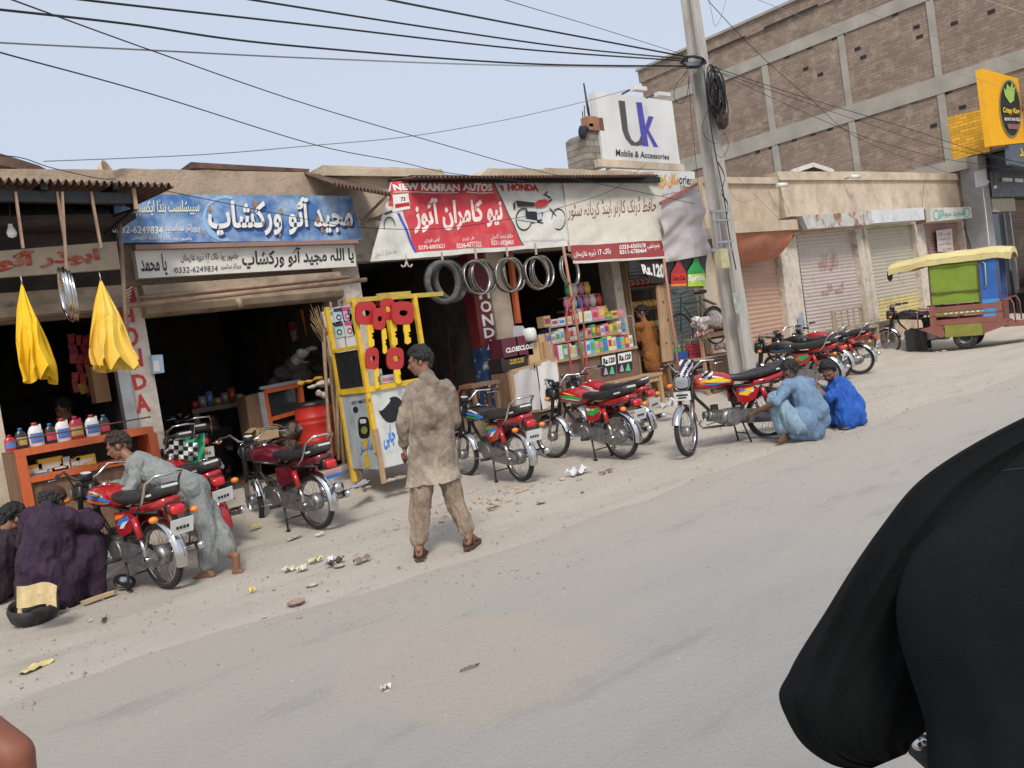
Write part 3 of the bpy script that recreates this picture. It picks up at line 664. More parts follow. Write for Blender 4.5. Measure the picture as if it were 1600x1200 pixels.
mb=MB(red_ink); ctext(mb,'HONDA',((792,288.5),(841,288),(842,299),(793,299)),P1,.008,.05); shp(mb,[(779,289),(786,291),(787,300),(784,298)],P1,.01)
mb.set(mat('grey_script',(.3,.3,.32),.7)); ctext(mb,'ہر قسم کے سپیئر پارٹس دستیاب ہیں',((817,373),(883,371),(884,378),(818,380)),P1,.008,.0); ctext(mb,'موٹر سائیکل کا سامان',((584,392),(618,388),(620,396),(586,404)),P1,.008,0)
T.part('lettering',mb,b)
# printed motorcycle
mb=MB(blk_ink); ring(mb,818,343,13,18,2.2,P1,.012,30); ring(mb,872,343,11,17,1.8,P1,.012,30); ring(mb,608,354,9,15,2,P1,.012,26)
shp(mb,[(805,314),(834,317),(834,323),(808,323)],P1,.013); shp(mb,[(801,318),(804,316),(805,326),(802,328)],P1,.013)
shp(mb,[(820,330),(848,332),(846,345),(832,350),(822,343)],P1,.0125); shp(mb,sl_((858,325),(872,343),1.6),P1,.013); shp(mb,sl_((818,343),(848,349),2),P1,.0135); shp(mb,sl_((855,300),(849,306),2),P1,.013);shp(mb,sl_((860,310),(852,305),2),P1,.013);shp(mb,sl_((853,318),(862,312),2.2),P1,.013)
mb.set(mat('printed_grey',(.45,.5,.55),.5)); shp(mb,[(838,331),(845,331),(847,343),(839,344)],P1,.0135); shp(mb,sl_((838,347),(806,342),3),P1,.0137); shp(mb,[(823,326),(829,326),(829,331),(824,331)],P1,.0138)
mb.set(red_ink); shp(mb,[(834,318),(842,313),(853,312),(856,319),(850,323),(836,324)],P1,.0142)
T.part('printed_motorcycle',mb,b)
mb=MB(paper); cloth(mb,((613,305),(637,303),(640,327),(614,332)),P1,.01,6,6); mb.set(redp); cloth(mb,((616,320),(638,317),(639,323),(617,326)),P1,.012,4,2); mb.set(blk_ink); ctext(mb,'73',((625,309),(632,309),(632,315),(625,316)),P1,.014,.02); T.part('sticker',mb,b)
T=Thing('shop_banner','cream cloth banner with thin maroon urdu lettering and a dark red strip along its foot','banner',at(960,400,9.5))
mb=MB(mat('cream_banner_cloth',(.6,.57,.49),.7,var=.08,sc=4,c2=(.5,.46,.39),c2sc=3,c2t=.62)); cloth(mb,((878,283.5),(1029,285.5),(1037,379),(889,385)),P1,.02,40,24); cloth(mb,((893,409),(1037.5,401),(1037.7,404),(894,413)),P1,.02,30,2)
b=T.part('cloth',mb)
mb=MB(mat('dark_red_cloth',(.3,.045,.045),.7,var=.15)); cloth(mb,((889,385),(1036.5,376),(1037.5,401),(893,409)),P1,.0215,40,8); T.part('red_strip',mb,b)
mb=MB(mat('maroon_ink',(.22,.04,.04),.7)); ctext(mb,'حافظ ڈرنک کارنر اینڈ کریانہ سٹور',((884,315),(1023,306),(1024,336),(886,346)),P1,.027,-.005)
mb.set(wht_ink); ctext(mb,'بلاک 17 ڈیرہ غازیخان',((893,394),(952,387),(953,400),(895,405)),P1,.03,.012); ctext(mb,'0333-6560678',((966,384),(1007,381),(1007,388),(966,391)),P1,.03,.02); ctext(mb,'0311-6788464',((966,392),(1008,389),(1008,396),(967,399)),P1,.03,.02); ctext(mb,'وسیم شعیب',((1009,382),(1028,379),(1029,391),(1010,394)),P1,.03,.012)
T.part('lettering',mb,b)
# corrugated awning sheets over the banners
def corr(T,a,b,dep,drop,n,m,name='roof_sheet',amp=.025):
    mb=MB(m); L=(b-a).length; d=(b-a)/L
    for s_ in(0,.004): mb.grid(lambda u,v:a+(b-a)*u+V((0,dep*v,drop*v+s_+amp*math.sin(u*n*2*math.pi)))+d*0,n*6,2)
    return T.part(name,mb)
T=Thing('corrugated_awning','rusty corrugated sheet awning above the red and white banners','awning',at(850,275,9.3)); 
corr(T,at(650,277,9.35),at(1030,274,9.35),.75,.12,70,rust,amp=.018); T.part('beam',MB(black).bar(at(640,280,9.65),at(1030,281,9.65),.05,.1))
T=Thing('corrugated_awning','ragged little corrugated sheet left of the red banner','awning',at(560,295,9.3))
corr(T,at(522,288,9.3),at(612,305,9.3),.7,.3,16,rust,amp=.03); T.part('bracket',MB(rust).bar(at(565,345,9.6),at(610,300,9.6),.03).bar(at(565,350,9.6),at(612,330,9.6),.03))
T=Thing('corrugated_awning','dark corrugated porch roof over the far left shop, seen from below','awning',at(100,290,8.6))
a=at(-160,277,8.55);b=at(272,290,8.55)
corr(T,a,b,1.45,.1,34,rust,amp=.028); 
T.part('beam',MB(black).bar(a+V((0,.15,-.1)),b+V((-.35,.15,-.1)),.08,.1).bar(a+V((0,1.2,-.05)),b+V((-.3,1.2,-.05)),.08,.1))  # beams and rafters in black to paint the shade under the roof
for k in range(5):
    x=.2+k*.62; T.part('rafter',MB(black).bar(V((x,8.6,a.z-.06)),V((x,9.95,a.z-.02)),.06,.06))
for (x,y) in((24,36),(89,103),(142,158)):
    s0=at(x,300,8.65); s1=at(y,388,8.65); T.part('strap',MB(tanpipe).bar(s0,s1,.035,.02))
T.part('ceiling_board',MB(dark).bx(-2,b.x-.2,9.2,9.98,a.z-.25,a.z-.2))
T.part('post',MB(tanpipe).cyl(at(186,337,9.3),at(201,560,9.3),.022,8))
T.part('bracket',MB(black).bar(at(195,318,8.9),at(210,325,8.7),.03).bar(at(155,345,9.6),at(210,327,8.7),.025).bar(at(165,365,9.4),at(210,327,8.7),.025))
T.part('strap',MB(wood).bar(at(208,294,8.65),at(213,327,8.65),.045,.03))
# loose metal shed parts on the roofs
T=Thing('metal_canopy_frame','rust-red steel canopy edge leaning above the far left roof','canopy',at(40,255,10.6)); T.part('sheet',MB(rust).prism([at(x,y,10.5) for x,y in((-30,232),(2,240),(60,258),(88,272),(84,276),(20,262),(-30,252))],(0,.5,0))); T.part('post',MB(rust).bar(at(42,260,10.55),at(40,279,10.55),.08).bar(at(24,256,10.55),at(24,279,10.55),.05))
T=Thing('roof_sheet','long flat brown sheet resting on the mud parapet','metal sheet',at(390,265,10.4)); T.part('sheet',MB(rust).prism([at(x,y,10.25) for x,y in((298,253),(484,264),(483,269),(300,262))],(0,.6,0)))
T=Thing('megaphone','dusty cream loudspeaker horn lying on the mud roof edge','loudspeaker',at(172,270,10.1)); c=at(166,271,10.2); T.part('horn',MB(creampl).lathe([(.02,-.3),(.06,-.25),(.08,-.1),(.13,0),(.15,.03),(.13,.02),(.05,-.08)],c,(.75,-.6,.2),18)); T.part('driver',MB(steel).cyl(c+V((-.3,.24,-.08)),c+V((-.2,.16,-.05)),.07,12))
# Uk billboard
T,b,pl=Thing('billboard','big white rooftop billboard reading Uk in grey and blue letters','billboard',at(1000,260,11.2)),None,planeY(11.2)
wb=mat('billboard_white',(.68,.69,.68),.5,var=.05,sc=2,c2=(.6,.6,.58),c2sc=1.5)
b=T.part('board',pw(MB(wb),[(930,142),(1050,158),(1063,258),(943,252)],11.2,.18))
def u2(mb,pts): shp(mb,pts,pl,.008)
mb=MB(mat('billboard_grey',(.085,.08,.085),.5))
U=[(966,157),(976,158),(981,205),(986,218),(992,223),(998,220),(1001,212),(1005,226),(996,228),(986,227),(977,216),(972,203)]
u2(mb,U)
mb.set(mat('billboard_blue',(.075,.07,.4),.5)); u2(mb,[(993.5,159.5),(1002.5,160.5),(1013,228.5),(1003.5,228)]);
u2(mb,[(1013,181.5),(1021,182.5),(1013,203),(1028,229.5),(1021.5,229.5),(1010,207),(1007,201)])
mb.set(blk_ink); text(mb,'Mobile & Accessories',((962,233),(1045,241),(1045,249.5),(962,244)),pl,.008,.012)
T.part('lettering',mb,b)
T.part('frame',MB(creampl).bar(at(932,255,11.15),at(1066,263,11.15),.12,.14)); T.part('leg',MB(steel).bar(at(950,256,11.4),V((at(950,256,11.4).x,11.4,3.6)),.08)); T.part('leg',MB(steel).bar(at(1050,262,11.4),V((at(1050,262,11.4).x,11.4,3.6)),.08))
for k,(a_,c_) in enumerate((((972,147),(991,137)),((1010,153),(1028,146)))):
    TT=Thing('floodlight',('left' if k==0 else 'right')+' of the two slim floodlights on arms above the Uk billboard','floodlight',at(*a_,11)); TT.part('arm',MB(black).bar(at(*a_,11.1),at(*c_,10.4),.03)); c=at(c_[0]+7,c_[1]+2,10.3); TT.part('lamp_head',MB(white).box(c,(.34,.12,.07)))
T=Thing('broken_brick_column','unfinished grey brick column with iron rods left of the Uk billboard','column',at(930,260,11.3)); T.part('column',pw(MB(mat('rough_grey_masonry',(.27,.24,.2),.95,var=.3,sc=6,bump=1,bsc=9,brick=(.3,.12,.02,(.2,.18,.15),(0,2)))),[(912,212),(918,206),(932,204),(945,262),(918,264)],11.25,.5))
mb=MB(rust)
for x,y0,y1 in((910,174,196),(913,165,196),(927,164,190),(931,170,190),(922,185,200)): mb.cyl(at(x,y0,11.4),at(x+2,y1+14,11.4),.012,5)
T.part('iron_rod',mb); T.part('antenna_pole',MB(black).tube([at(912,130,11.4),at(919,172,11.4),at(922,190,11.4)],[.015,.03,.02],6))
T.part('loose_brick',MB(mat('loose_red_brick',(.33,.16,.1),.9,var=.3)).box(at(921,192,11.3),(.25,.2,.2)).box(at(929,196,11.3),(.3,.2,.25)).box(at(917,200,11.3),(.2,.2,.12)))
T.part('cloth_bundle',MB(mat('navy_rag',(.02,.02,.035),.9)).sph(at(910,207,11.2),(.08,.08,.13)).sph(at(914,202,11.2),(.09,.07,.07)))
T,b,pl=board('shop_sign','white strip sign ending in black letters ories, half hidden behind the pole',[(955,264),(1085,268),(1087,292),(957,282)],10.9,wb,.1)
mb=MB(blk_ink); text(mb,'ories',((1061,273),(1081,276),(1081,289),(1061,288)),pl,.006,.012); shp(mb,[(972,268),(974,268),(974,273),(972,273)],pl);shp(mb,[(980,268),(982,268),(982,273),(980,273)],pl); T.part('lettering',mb,b)
T,b,pl=board('shop_sign','small white sign with yellow and orange urdu lettering right of the cream banner',[(1022,270),(1060,268),(1063,300),(1028,316)],9.9,mat('glossy_white',(.72,.7,.64),.5,var=.05),.03)
mb=MB(mat('orange_lettering',(.85,.36,.02),.5)); text(mb,'مکان کرایہ',((1024,272),(1060,270),(1061,293),(1026,297)),pl,.005,.05); mb.set(mat('green_lettering',(.25,.5,.05),.5)); shp(mb,[(1029,278),(1036,277),(1036,282),(1030,283)],pl,.01); mb.set(blk_ink); text(mb,'محمد جمیل',((1033,303),(1058,298),(1058,302),(1034,307)),pl,.005,.0); T.part('lettering',mb,b)
# cloth screen between banner and pole
T=Thing('cloth_screen','dusty mauve-grey cloth screen slung between the cream banner and the utility pole','cloth',at(1070,400,9.3))
PC=planeY(9.3)
mb=MB(mat('dusty_mauve_cloth',(.48,.44,.44),.9,var=.15,sc=4,c2=(.4,.36,.36),c2sc=3)); cloth(mb,((1033,318),(1092,285),(1108,398),(1040,410)),PC,0,24,24,.09); T.part('cloth',mb); T.part('edge_pipe',MB(mat('dull_red_pipe',(.35,.12,.1),.7)).bar(at(1032,318,9.28),at(1088,288,9.28),.06,.05))
# drink price banner
T=Thing('drink_banner','black drink price banner reading Rs.120 with a red and a green bottle','banner',at(1060,430,9.35)); PB=planeY(9.36)
b=T.part('cloth',cloth(MB(mat('black_vinyl',(.02,.018,.02),.5,var=.1)),((1000,406),(1105,398),(1100,450),(1015,440)),PB,0,20,10,.02))
mb=MB(wht_ink); text(mb,'Rs.120',((1000,413),(1036,412),(1037,436),(1004,428)),PB,.02,.05)
mb.set(redp); 
def bottle(cx,y0,y1,w,m,m2):
    mb.set(m); h=y1-y0
    shp(mb,[(cx-w*.12,y0),(cx+w*.12,y0),(cx+w*.2,y0+h*.18),(cx+w*.5,y0+h*.45),(cx+w*.52,y1),(cx-w*.48,y1-1),(cx-w*.48,y0+h*.45),(cx-w*.2,y0+h*.18)],PB,.02); mb.set(m2)
bottle(1059,408,448,24,redp,redp); mb.set(mat('label_red',(.6,.03,.02),.5)); shp(mb,[(1047,428),(1071,427),(1071,442),(1047,443)],PB,.024); mb.set(mat('label_orange',(.75,.25,.03),.5)); shp(mb,[(1047,444),(1071,443),(1071,447),(1047,448)],PB,.025); mb.set(blk_ink); text(mb,'Coca Cola',((1049,431),(1069,430),(1069,438),(1049,439)),PB,.028,.02)
grn=mat('bottle_green',(.02,.35,.06),.5); bottle(1086,404,448,27,grn,grn); mb.set(mat('label_lime',(.45,.65,.05),.5)); shp(mb,[(1073,429),(1100,427),(1100,447),(1073,448)],PB,.024); mb.set(wht_ink); text(mb,'Sprite',((1073,430),(1099,428),(1099,441),(1074,443)),PB,.028,.05)
mb.set(grn); text(mb,'Lemon',((1078,423),(1095,422),(1095,427),(1078,428)),PB,.029,.03)
T.part('print',mb,b)
# notices
T=Thing('notice_poster','handwritten pale poster pasted on the pink shutter','poster',at(1475,390,9.95)); b=T.part('sheet',pw(MB(mat('pinkish_paper',(.6,.52,.5),.8)),[(1463,360),(1487,357),(1490,393),(1466,393)],9.97,.01)); mb=MB(maroon)
for k in range(4): text(mb,('نوٹس دکان','برائے فروخت','رابطہ نمبر','سولر پلیٹ')[k],((1465+k*.6,363+k*8),(1485+k*.6,361+k*8),(1485+k*.6,367+k*8),(1466+k*.6,369+k*8)),planeY(9.97),.003,0)
T.part('handwriting',mb,b)
T=Thing('electric_meter_box','small pale blue box on the right edge of the lettered pillar','box',at(245,570,9.85)); T.part('box',MB(mat('pale_blue_box',(.35,.47,.58),.5,var=.1)).prism([at(x,y,9.8) for x,y in((237,555),(254,554),(257,582),(240,584))],(0,.12,0))); T.part('label',MB(paper).prism([at(x,y,9.79) for x,y in((239,564),(248,563),(250,580),(241,581))],(0,.008,0)))
# ------------------------------------------------------------------ motorcycles
chrome=mat('chrome',(.62,.62,.62),.18,1,var=.12,sc=14)
alu=mat('dull_alloy',(.33,.33,.33),.45,.8,var=.25,sc=14,c2=(.2,.17,.14),c2sc=8,c2t=.6)
frm=mat('frame_black',(.018,.018,.019),.4,var=.3,sc=12,c2=(.09,.075,.06),c2sc=8,c2t=.62)
seatm=mat('black_vinyl_seat',(.02,.02,.022),.5,var=.25,sc=9,bump=.15,bsc=60,c2=(.06,.055,.05),c2sc=5,c2t=.6)
tlred=mat('tail_lens_red',(.55,.012,.02),.15,var=0,coat=.6); amber=mat('amber_lens',(.8,.22,.02),.2,var=0,coat=.5)
lens=mat('headlamp_glass',(.55,.57,.58),.08,.3,var=0,coat=.8); plate=mat('number_plate',(.66,.67,.66),.4,var=.08)
redc=mat('glossy_red_tank',(.38,.012,.016),.22,var=.1,coat=.7,c2=(.3,.05,.04),c2sc=6,c2t=.7)
marc=mat('glossy_maroon_tank',(.12,.008,.018),.22,var=.1,coat=.7); blkc=mat('glossy_black_tank',(.015,.015,.017),.2,var=.1,coat=.7)
cw=mat('sticker_white',(.72,.72,.7),.3); cg=mat('sticker_green',(.03,.38,.1),.3); cy=mat('sticker_yellow',(.8,.5,.03),.3); cb=mat('sticker_blue',(.04,.2,.62),.3); co_=mat('sticker_orange',(.8,.22,.03),.3)
BK={}
def arc(cx,cz,r,a0,a1,n,y=0,ry=0): return [V((cx+r*math.cos(R(a0+(a1-a0)*i/n)),y,cz+r*math.sin(R(a0+(a1-a0)*i/n)))) for i in range(n+1)]
def fender(m,cx,cz,r,a0,a1,w):
    mb=MB(m); n=18
    def f(u,v):
        a=R(a0+(a1-a0)*u); t=(v-.5)*2; rr=r-.03*t*t*abs(t)
        return V((cx+rr*math.cos(a),w*t,cz+rr*math.sin(a)))
    mb.grid(f,n,8); mb.grid(lambda u,v:f(u,v)-V((math.cos(R(a0+(a1-a0)*u)),0,math.sin(R(a0+(a1-a0)*u))))*.004,n,8); return mb
def wheel_parts(cx,steer=None,drum=.075):
    out={}
    c=V((cx,0,.28))
    t=MB(blackrub); t.torus(c,(0,1,0),.252,.026,36,8,.03)
    for k in range(56):
        a=2*math.pi*k/56
        for s_ in(-1,1):
            d=V((math.cos(a),0,math.sin(a))); t.bar(c+d*.279+V((0,.004*s_,0)),c+V((math.cos(a+.03),0,math.sin(a+.03)))*.272+V((0,.024*s_,0)),.009,.006)
    r=MB(chrome); r.lathe([(.228,-.026),(.236,-.02),(.222,-.008),(.222,.008),(.236,.02),(.228,.026),(.216,.012),(.216,-.012)],c,(0,1,0),36,True)
    sp=MB(alu)
    for k in range(28):
        a=2*math.pi*k/28; b=a+(.32 if k%2 else -.32); s_=.03 if k%4<2 else -.03
        sp.tube([c+V((.05*math.cos(b),s_,.05*math.sin(b))),c+V((.22*math.cos(a),0,.22*math.sin(a)))],.0022,3,caps=False)
    h=MB(alu); h.lathe([(.0,-.06),(.02,-.06),(.03,-.05),(drum,-.045),(drum,.03),(.055,.045),(.02,.06),(0,.06)],c,(0,1,0),20)
    h.cyl(c+V((0,-.1,0)),c+V((0,.1,0)),.009,8)
    return t,r,sp,h
def wheel(root,nm,cx,T,drum,pre=Matrix()):
    t,r,sp,h=wheel_parts(cx,drum=drum)
    w=T.part(nm,t.xf(pre)); T.part('rim',r.xf(pre),w); T.part('spoke_set',sp.xf(pre),w); T.part('hub',h.xf(pre),w)
def bike(label,p,head,tank=redc,side=redc,decal=None,stand='side',rail=True,steer=0,lean=None,plate_c=plate,ptext=None,front_plate=False,tailc=None,fl_chrome=True,shock=redc,sig=True,exhaust=True,name='motorcycle',seatc=None,cat='motorcycle',group='motorcycles parked outside the workshops',rear=True):
    T=Thing(name,label,cat,(0,0,0),group)
    sm=seatc or seatm
    S=Matrix.Translation(V((.98,0,0)))@Matrix.Rotation(R(steer),4,'Z')@Matrix.Translation(V((-.98,0,0)))
    # steering assembly
    wheel(T.e,'front_wheel',1.2,T,.06,S)
    if rear: wheel(T.e,'rear_wheel',0,T,.085)
    for s_ in(-1,1):
        fk=MB(alu); fk.tube([(1.2,.075*s_,.28),(1.1,.075*s_,.58)],.019,10); fk.set(frm if fl_chrome else side).tube([(1.11,.075*s_,.5),(1.05,.075*s_,.74),(1.0,.075*s_,.89)],.024,10); fk.set(redp).sph((1.128,.098*s_,.5),(.012,.01,.02),8)
        T.part('fork_leg',fk.xf(S))
    T.part('front_fender',fender(chrome if fl_chrome else side,1.2,.28,.31,22,168,.048).set(alu).bar((1.2,.07,.28),(1.12,.05,.58),.008).bar((1.2,-.07,.28),(1.12,-.05,.58),.008).xf(S))
    hb=MB(chrome); pts=[(.72,.36,1.0),(.84,.3,1.01),(.95,.2,1.02),(.99,.1,.93),(.985,0,.91),(.99,-.1,.93),(.95,-.2,1.02),(.84,-.3,1.01),(.72,-.36,1.0)]
    pts=[(x+.04,y,z+.02) for x,y,z in pts]
    hb.tube(pts,.0115,8); hb.set(frm).bar((1.0,-.07,.9),(1.0,.07,.9),.05,.04)
    h=T.part('handlebar',hb.xf(S))
    for s_ in(-1,1):
        T.part('grip',MB(blackrub).cyl((.76,.365*s_,1.02),(.86,.315*s_,1.028),.018,10).xf(S),h)
        lv=MB(chrome); lv.tube([(.9,.3*s_,1.0),(.93,.33*s_,.99),(.84,.4*s_,1.0)],.006,5); lv.set(wiremat).tube([(.93,.26*s_,1.02),(1.06,.16*s_,1.04),(1.1,.05*s_,.8),(1.06,.04*s_,.6)],.005,5); T.part('lever',lv.xf(S),h)
    hl=MB(frm if front_plate else frm); hl.loft([((.99,0,.83),.05,.05),((1.02,0,.83),.085,.075),((1.1,0,.83),.1,.085),((1.13,0,.83),.1,.085)],20,3.4); hlo=T.part('headlight',hl.xf(S))
    T.part('lens',MB(lens).loft([((1.132,0,.83),.09,.075),((1.15,0,.83),.075,.062),((1.155,0,.83),.03,.03)],20,3).set(chrome).lathe([(.1,0),(.106,.008),(.1,.016),(.093,.008)],(1.125,0,.83),(1,0,0),24,True).xf(S),hlo)
    T.part('speedometer',MB(frm).lathe([(0,0),(.05,0),(.055,.03),(.055,.06),(.045,.075)],(1.03,0,.92),(-.2,0,1),18).set(cw).lathe([(0,.0755),(.045,.0755)],(1.03,0,.92),(-.2,0,1),18).xf(S))
    if sig:
        for s_ in(-1,1): T.part('turn_signal',MB(frm).cyl((1.02,.08*s_,.79),(1.02,.17*s_,.79),.009,6).set(amber).sph((1.03,.2*s_,.79),(.035,.04,.028),10).xf(S))
    if front_plate: 
        T.part('number_plate',MB(plate).box((1.17,0,.68),(.006,.2,.1)).set(blk_ink).box((1.174,-.0,.69),(.003,.14,.02)).box((1.174,0,.66),(.003,.1,.018)).xf(S))
    # frame and engine
    f=MB(frm)
    f.tube([(.98,0,.86),(.9,0,.62),(.74,0,.44),(.5,0,.36)],.021,8); f.tube([(.96,0,.8),(.7,0,.7),(.4,0,.66),(.12,0,.68)],.019,8)
    for s_ in(-1,1):
        f.tube([(.44,.06*s_,.68),(.12,.1*s_,.66),(-.22,.1*s_,.66)],.012,6); f.tube([(.44,.05*s_,.66),(.38,.09*s_,.45),(.38,.08*s_,.3)],.014,6)
        f.tube([(.38,.08*s_,.34),(0,.085*s_,.28)],.016,8); f.tube([(.38,.09*s_,.42),(.08,.1*s_,.64)],.011,6)
        f.tube([(.42,.0,.27),(.42,.23*s_,.27)],.009,6); f.set(blackrub).tube([(.42,.14*s_,.272),(.42,.25*s_,.275)],.018,8); f.set(frm)
        f.tube([(.1,.09*s_,.34),(.1,.2*s_,.32)],.008,5)
    f.cyl((.99,0,.72),(.955,0,.9),.03,10)
    T.part('frame',f)
    e=MB(alu); e.sph((.52,0,.34),(.13,.1,.1),14); e.cyl((.5,.03,.33),(.5,.13,.33),.09,18); e.cyl((.53,-.03,.33),(.53,-.14,.33),.085,18); e.box((.44,0,.36),(.22,.16,.13))
    e.cyl((.6,0,.36),(.78,0,.4),.055,12)
    for k in range(6): e.box((.64+.022*k,0,.37+.004*k),(.008,.14,.14),Matrix.Rotation(R(-12),3,'Y'))
    e.set(frm).box((.68,.0,.47),(.07,.06,.07)).cyl((.3,0,.5),(.4,0,.5),.06,10); e.set(alu).cyl((.78,0,.4),(.83,0,.41),.04,10)
    T.part('engine',e)
    cc=MB(alu); cc.prism([(x,.085,z) for x,z in [(.5,.4),(.3,.4),(.02,.36),(-.06,.33),(-.09,.27),(-.06,.21),(.02,.2),(.34,.235),(.5,.27)]],(0,.035,0)); T.part('chain_case',cc)
    if exhaust:
        x=MB(chrome); x.tube([(.8,-.05,.38),(.86,-.08,.3),(.8,-.12,.24),(.5,-.15,.22)],.016,8); x.set(alu if exhaust=='old' else chrome); x.tube([(.5,-.15,.22),(.42,-.155,.225),(.1,-.16,.27),(-.32,-.165,.33),(-.36,-.165,.335)],[.017,.034,.04,.04,.02],12); T.part('exhaust_pipe',x)
    for s_ in(-1,1):
        sh=MB(shock); sh.tube([(.1,.125*s_,.62),(.055,.125*s_,.45)],.029,12); sh.set(chrome).tube([(.055,.125*s_,.45),(.01,.125*s_,.3)],.021,10).cyl((0,.08*s_,.28),(0,.15*s_,.28),.016,8); T.part('shock_absorber',sh)
    # bodywork
    tk=MB(tank); tk.loft([((.4,0,.745),.045,.04),((.43,0,.75),.085,.06),((.52,0,.775),.115,.085),((.66,0,.79),.125,.1),((.8,0,.79),.12,.095),((.9,0,.785),.095,.075),((.945,0,.78),.05,.045)],20,2.7); t=T.part('fuel_tank',tk)
    T.part('fuel_cap',MB(chrome).lathe([(0,.022),(.028,.02),(.032,0)],(.72,0,.885),(0,0,1),16),t)
    sc_=[]
    for s_ in(-1,1):
        c=MB(side); c.prism([(x,.085*s_,z) for x,z in [(.42,.66),(.2,.66),(.13,.6),(.2,.5),(.34,.46),(.42,.5)]],(0,.035*s_,0)); sc_.append(T.part('side_cover',c))
    T.part('tail_side_panel',MB(tailc or side).loft([((.18,0,.68),.11,.035),((0,0,.69),.115,.04),((-.2,0,.72),.1,.045),((-.28,0,.73),.08,.04)],14,4))
    st=MB(sm); st.loft([((.5,0,.775),.07,.02),((.46,0,.785),.1,.04),((.3,0,.765),.125,.045),((.12,0,.775),.135,.05),((-.1,0,.8),.135,.055),((-.22,0,.82),.13,.055),((-.27,0,.835),.1,.05),((-.29,0,.84),.06,.03)],20,3.4); s0=T.part('seat',st)
    for xx in(-.02,.14): T.part('seat_seam',MB(frm).tube([(xx,-.137,.76),(xx,-.12,.838),(xx,0,.85 if xx<0.1 else .838),(xx,.12,.838),(xx,.137,.76)],.003,4),s0)
    T.part('seat_stripe',MB(cw).bar((-.12,.134,.795),(-.22,.13,.81),.004,.018).bar((-.12,-.134,.795),(-.22,-.13,.81),.004,.018).box((-.287,0,.86),(.008,.14,.02)),s0)
    if rail: T.part('grab_rail',MB(chrome).tube([(-.02,.15,.68),(-.12,.155,.76),(-.2,.15,.9),(-.29,.12,.95),(-.31,0,.955),(-.29,-.12,.95),(-.2,-.15,.9),(-.12,-.155,.76),(-.02,-.15,.68)],.0125,8))
    T.part('rear_fender',fender(side if tailc else chrome,0,.28,.325,60,195,.055))
    tl=T.part('tail_light',MB(frm).loft([((-.27,0,.68),.07,.045),((-.33,0,.67),.075,.05)],14,4)); T.part('lens',MB(tlred).loft([((-.331,0,.67),.07,.046),((-.37,0,.66),.055,.035),((-.375,0,.66),.02,.015)],14,3.4),tl)
    if sig:
        for s_ in(-1,1): T.part('turn_signal',MB(frm).cyl((-.27,.07*s_,.62),(-.27,.15*s_,.62),.009,6).set(amber).sph((-.285,.18*s_,.62),(.035,.04,.028),10))
    if plate_c:
        rot=Matrix.Rotation(R(-18),3,'Y'); pl_=MB(plate_c); pl_.box((-.37,0,.53),(.006,.2,.13),rot)
        if ptext!=0:
            for k,(w_,z) in enumerate(((.15,.555),(.12,.52))): 
                for j in range(4): pl_.set(blk_ink).box((-.3755-.0,(-.5+(j+.5)/4)*w_,z),(.003,w_/6,.025),rot)
        T.part('number_plate',pl_)
    if stand=='side': T.part('side_stand',MB(frm).tube([(.38,.09,.27),(.3,.2,.0)],.009,6).box((.3,.2,.006),(.04,.03,.01)))
    else: T.part('centre_stand',MB(frm).tube([(.4,.1,.26),(.34,.14,.01)],.011,6).tube([(.4,-.1,.26),(.34,-.14,.01)],.011,6).tube([(.37,-.12,.12),(.37,.12,.12)],.008,5).box((.34,.14,.008),(.05,.03,.012)).box((.34,-.14,.008),(.05,.03,.012)))
    T.part('foot_lever',MB(alu).tube([(.55,.13,.28),(.66,.15,.27),(.68,.19,.27)],.006,5).tube([(.6,-.14,.28),(.72,-.17,.26)],.006,5))
    if decal:
        for s_ in(-1,1):
            d=MB()
            for m,pts,lay in decal:
                d.set(m)
                def onb(x,z):
                    if z>.69:   # on the tank flank
                        prof=[(.4,.045,.745,.04),(.43,.085,.75,.06),(.52,.115,.775,.085),(.66,.125,.79,.1),(.8,.12,.79,.095),(.9,.095,.785,.075),(.945,.05,.78,.045)]
                        for a,b in zip(prof,prof[1:]):
                            if a[0]<=x<=b[0]:
                                t=(x-a[0])/(b[0]-a[0]); hw,zc,hh=[a[i]*(1-t)+b[i]*t for i in(1,2,3)]; q=min(abs((z-zc)/hh),.98); return hw*(1-q**2.7)**(1/2.7)
                        return .1
                    return .12
                # subdivide the outline against the curved flank
                cx=sum(p[0] for p in pts)/len(pts); cz=sum(p[1] for p in pts)/len(pts); vs=[];K=4;n=len(pts)*3
                out=[]
                for i in range(len(pts)):
                    a=pts[i];b=pts[(i+1)%len(pts)]
                    for j in range(3): out.append((a[0]+(b[0]-a[0])*j/3,a[1]+(b[1]-a[1])*j/3))
                vs=[V((cx,s_*(onb(cx,cz)+.0025+lay*.0015),cz))]
                for k in range(1,K+1):
                    for q in out:
                        x=cx+(q[0]-cx)*k/K; z=cz+(q[1]-cz)*k/K; vs.append(V((x,s_*(onb(x,z)+.0025+lay*.0015),z)))
                fs=[(0,1+i,1+(i+1)%n) for i in range(n)]
                for k in range(K-1): fs+=[(1+k*n+i,1+(k+1)*n+i,1+(k+1)*n+(i+1)%n,1+k*n+(i+1)%n) for i in range(n)]
                d.add(vs,fs,False)
            T.part('sticker',d)
    T.e.location=(p[0],p[1],gz(p[1])+.004); rx=R(lean if lean is not None else (-3 if stand=='side' else 0)); T.e.rotation_euler=(rx if False else 0,0,R(head))
    if lean is None and stand=='side' or lean: T.e.rotation_euler=(Matrix.Rotation(R(head),3,'Z')@Matrix.Rotation(R(-5 if lean is None else lean),3,'X')).to_euler()
    return T
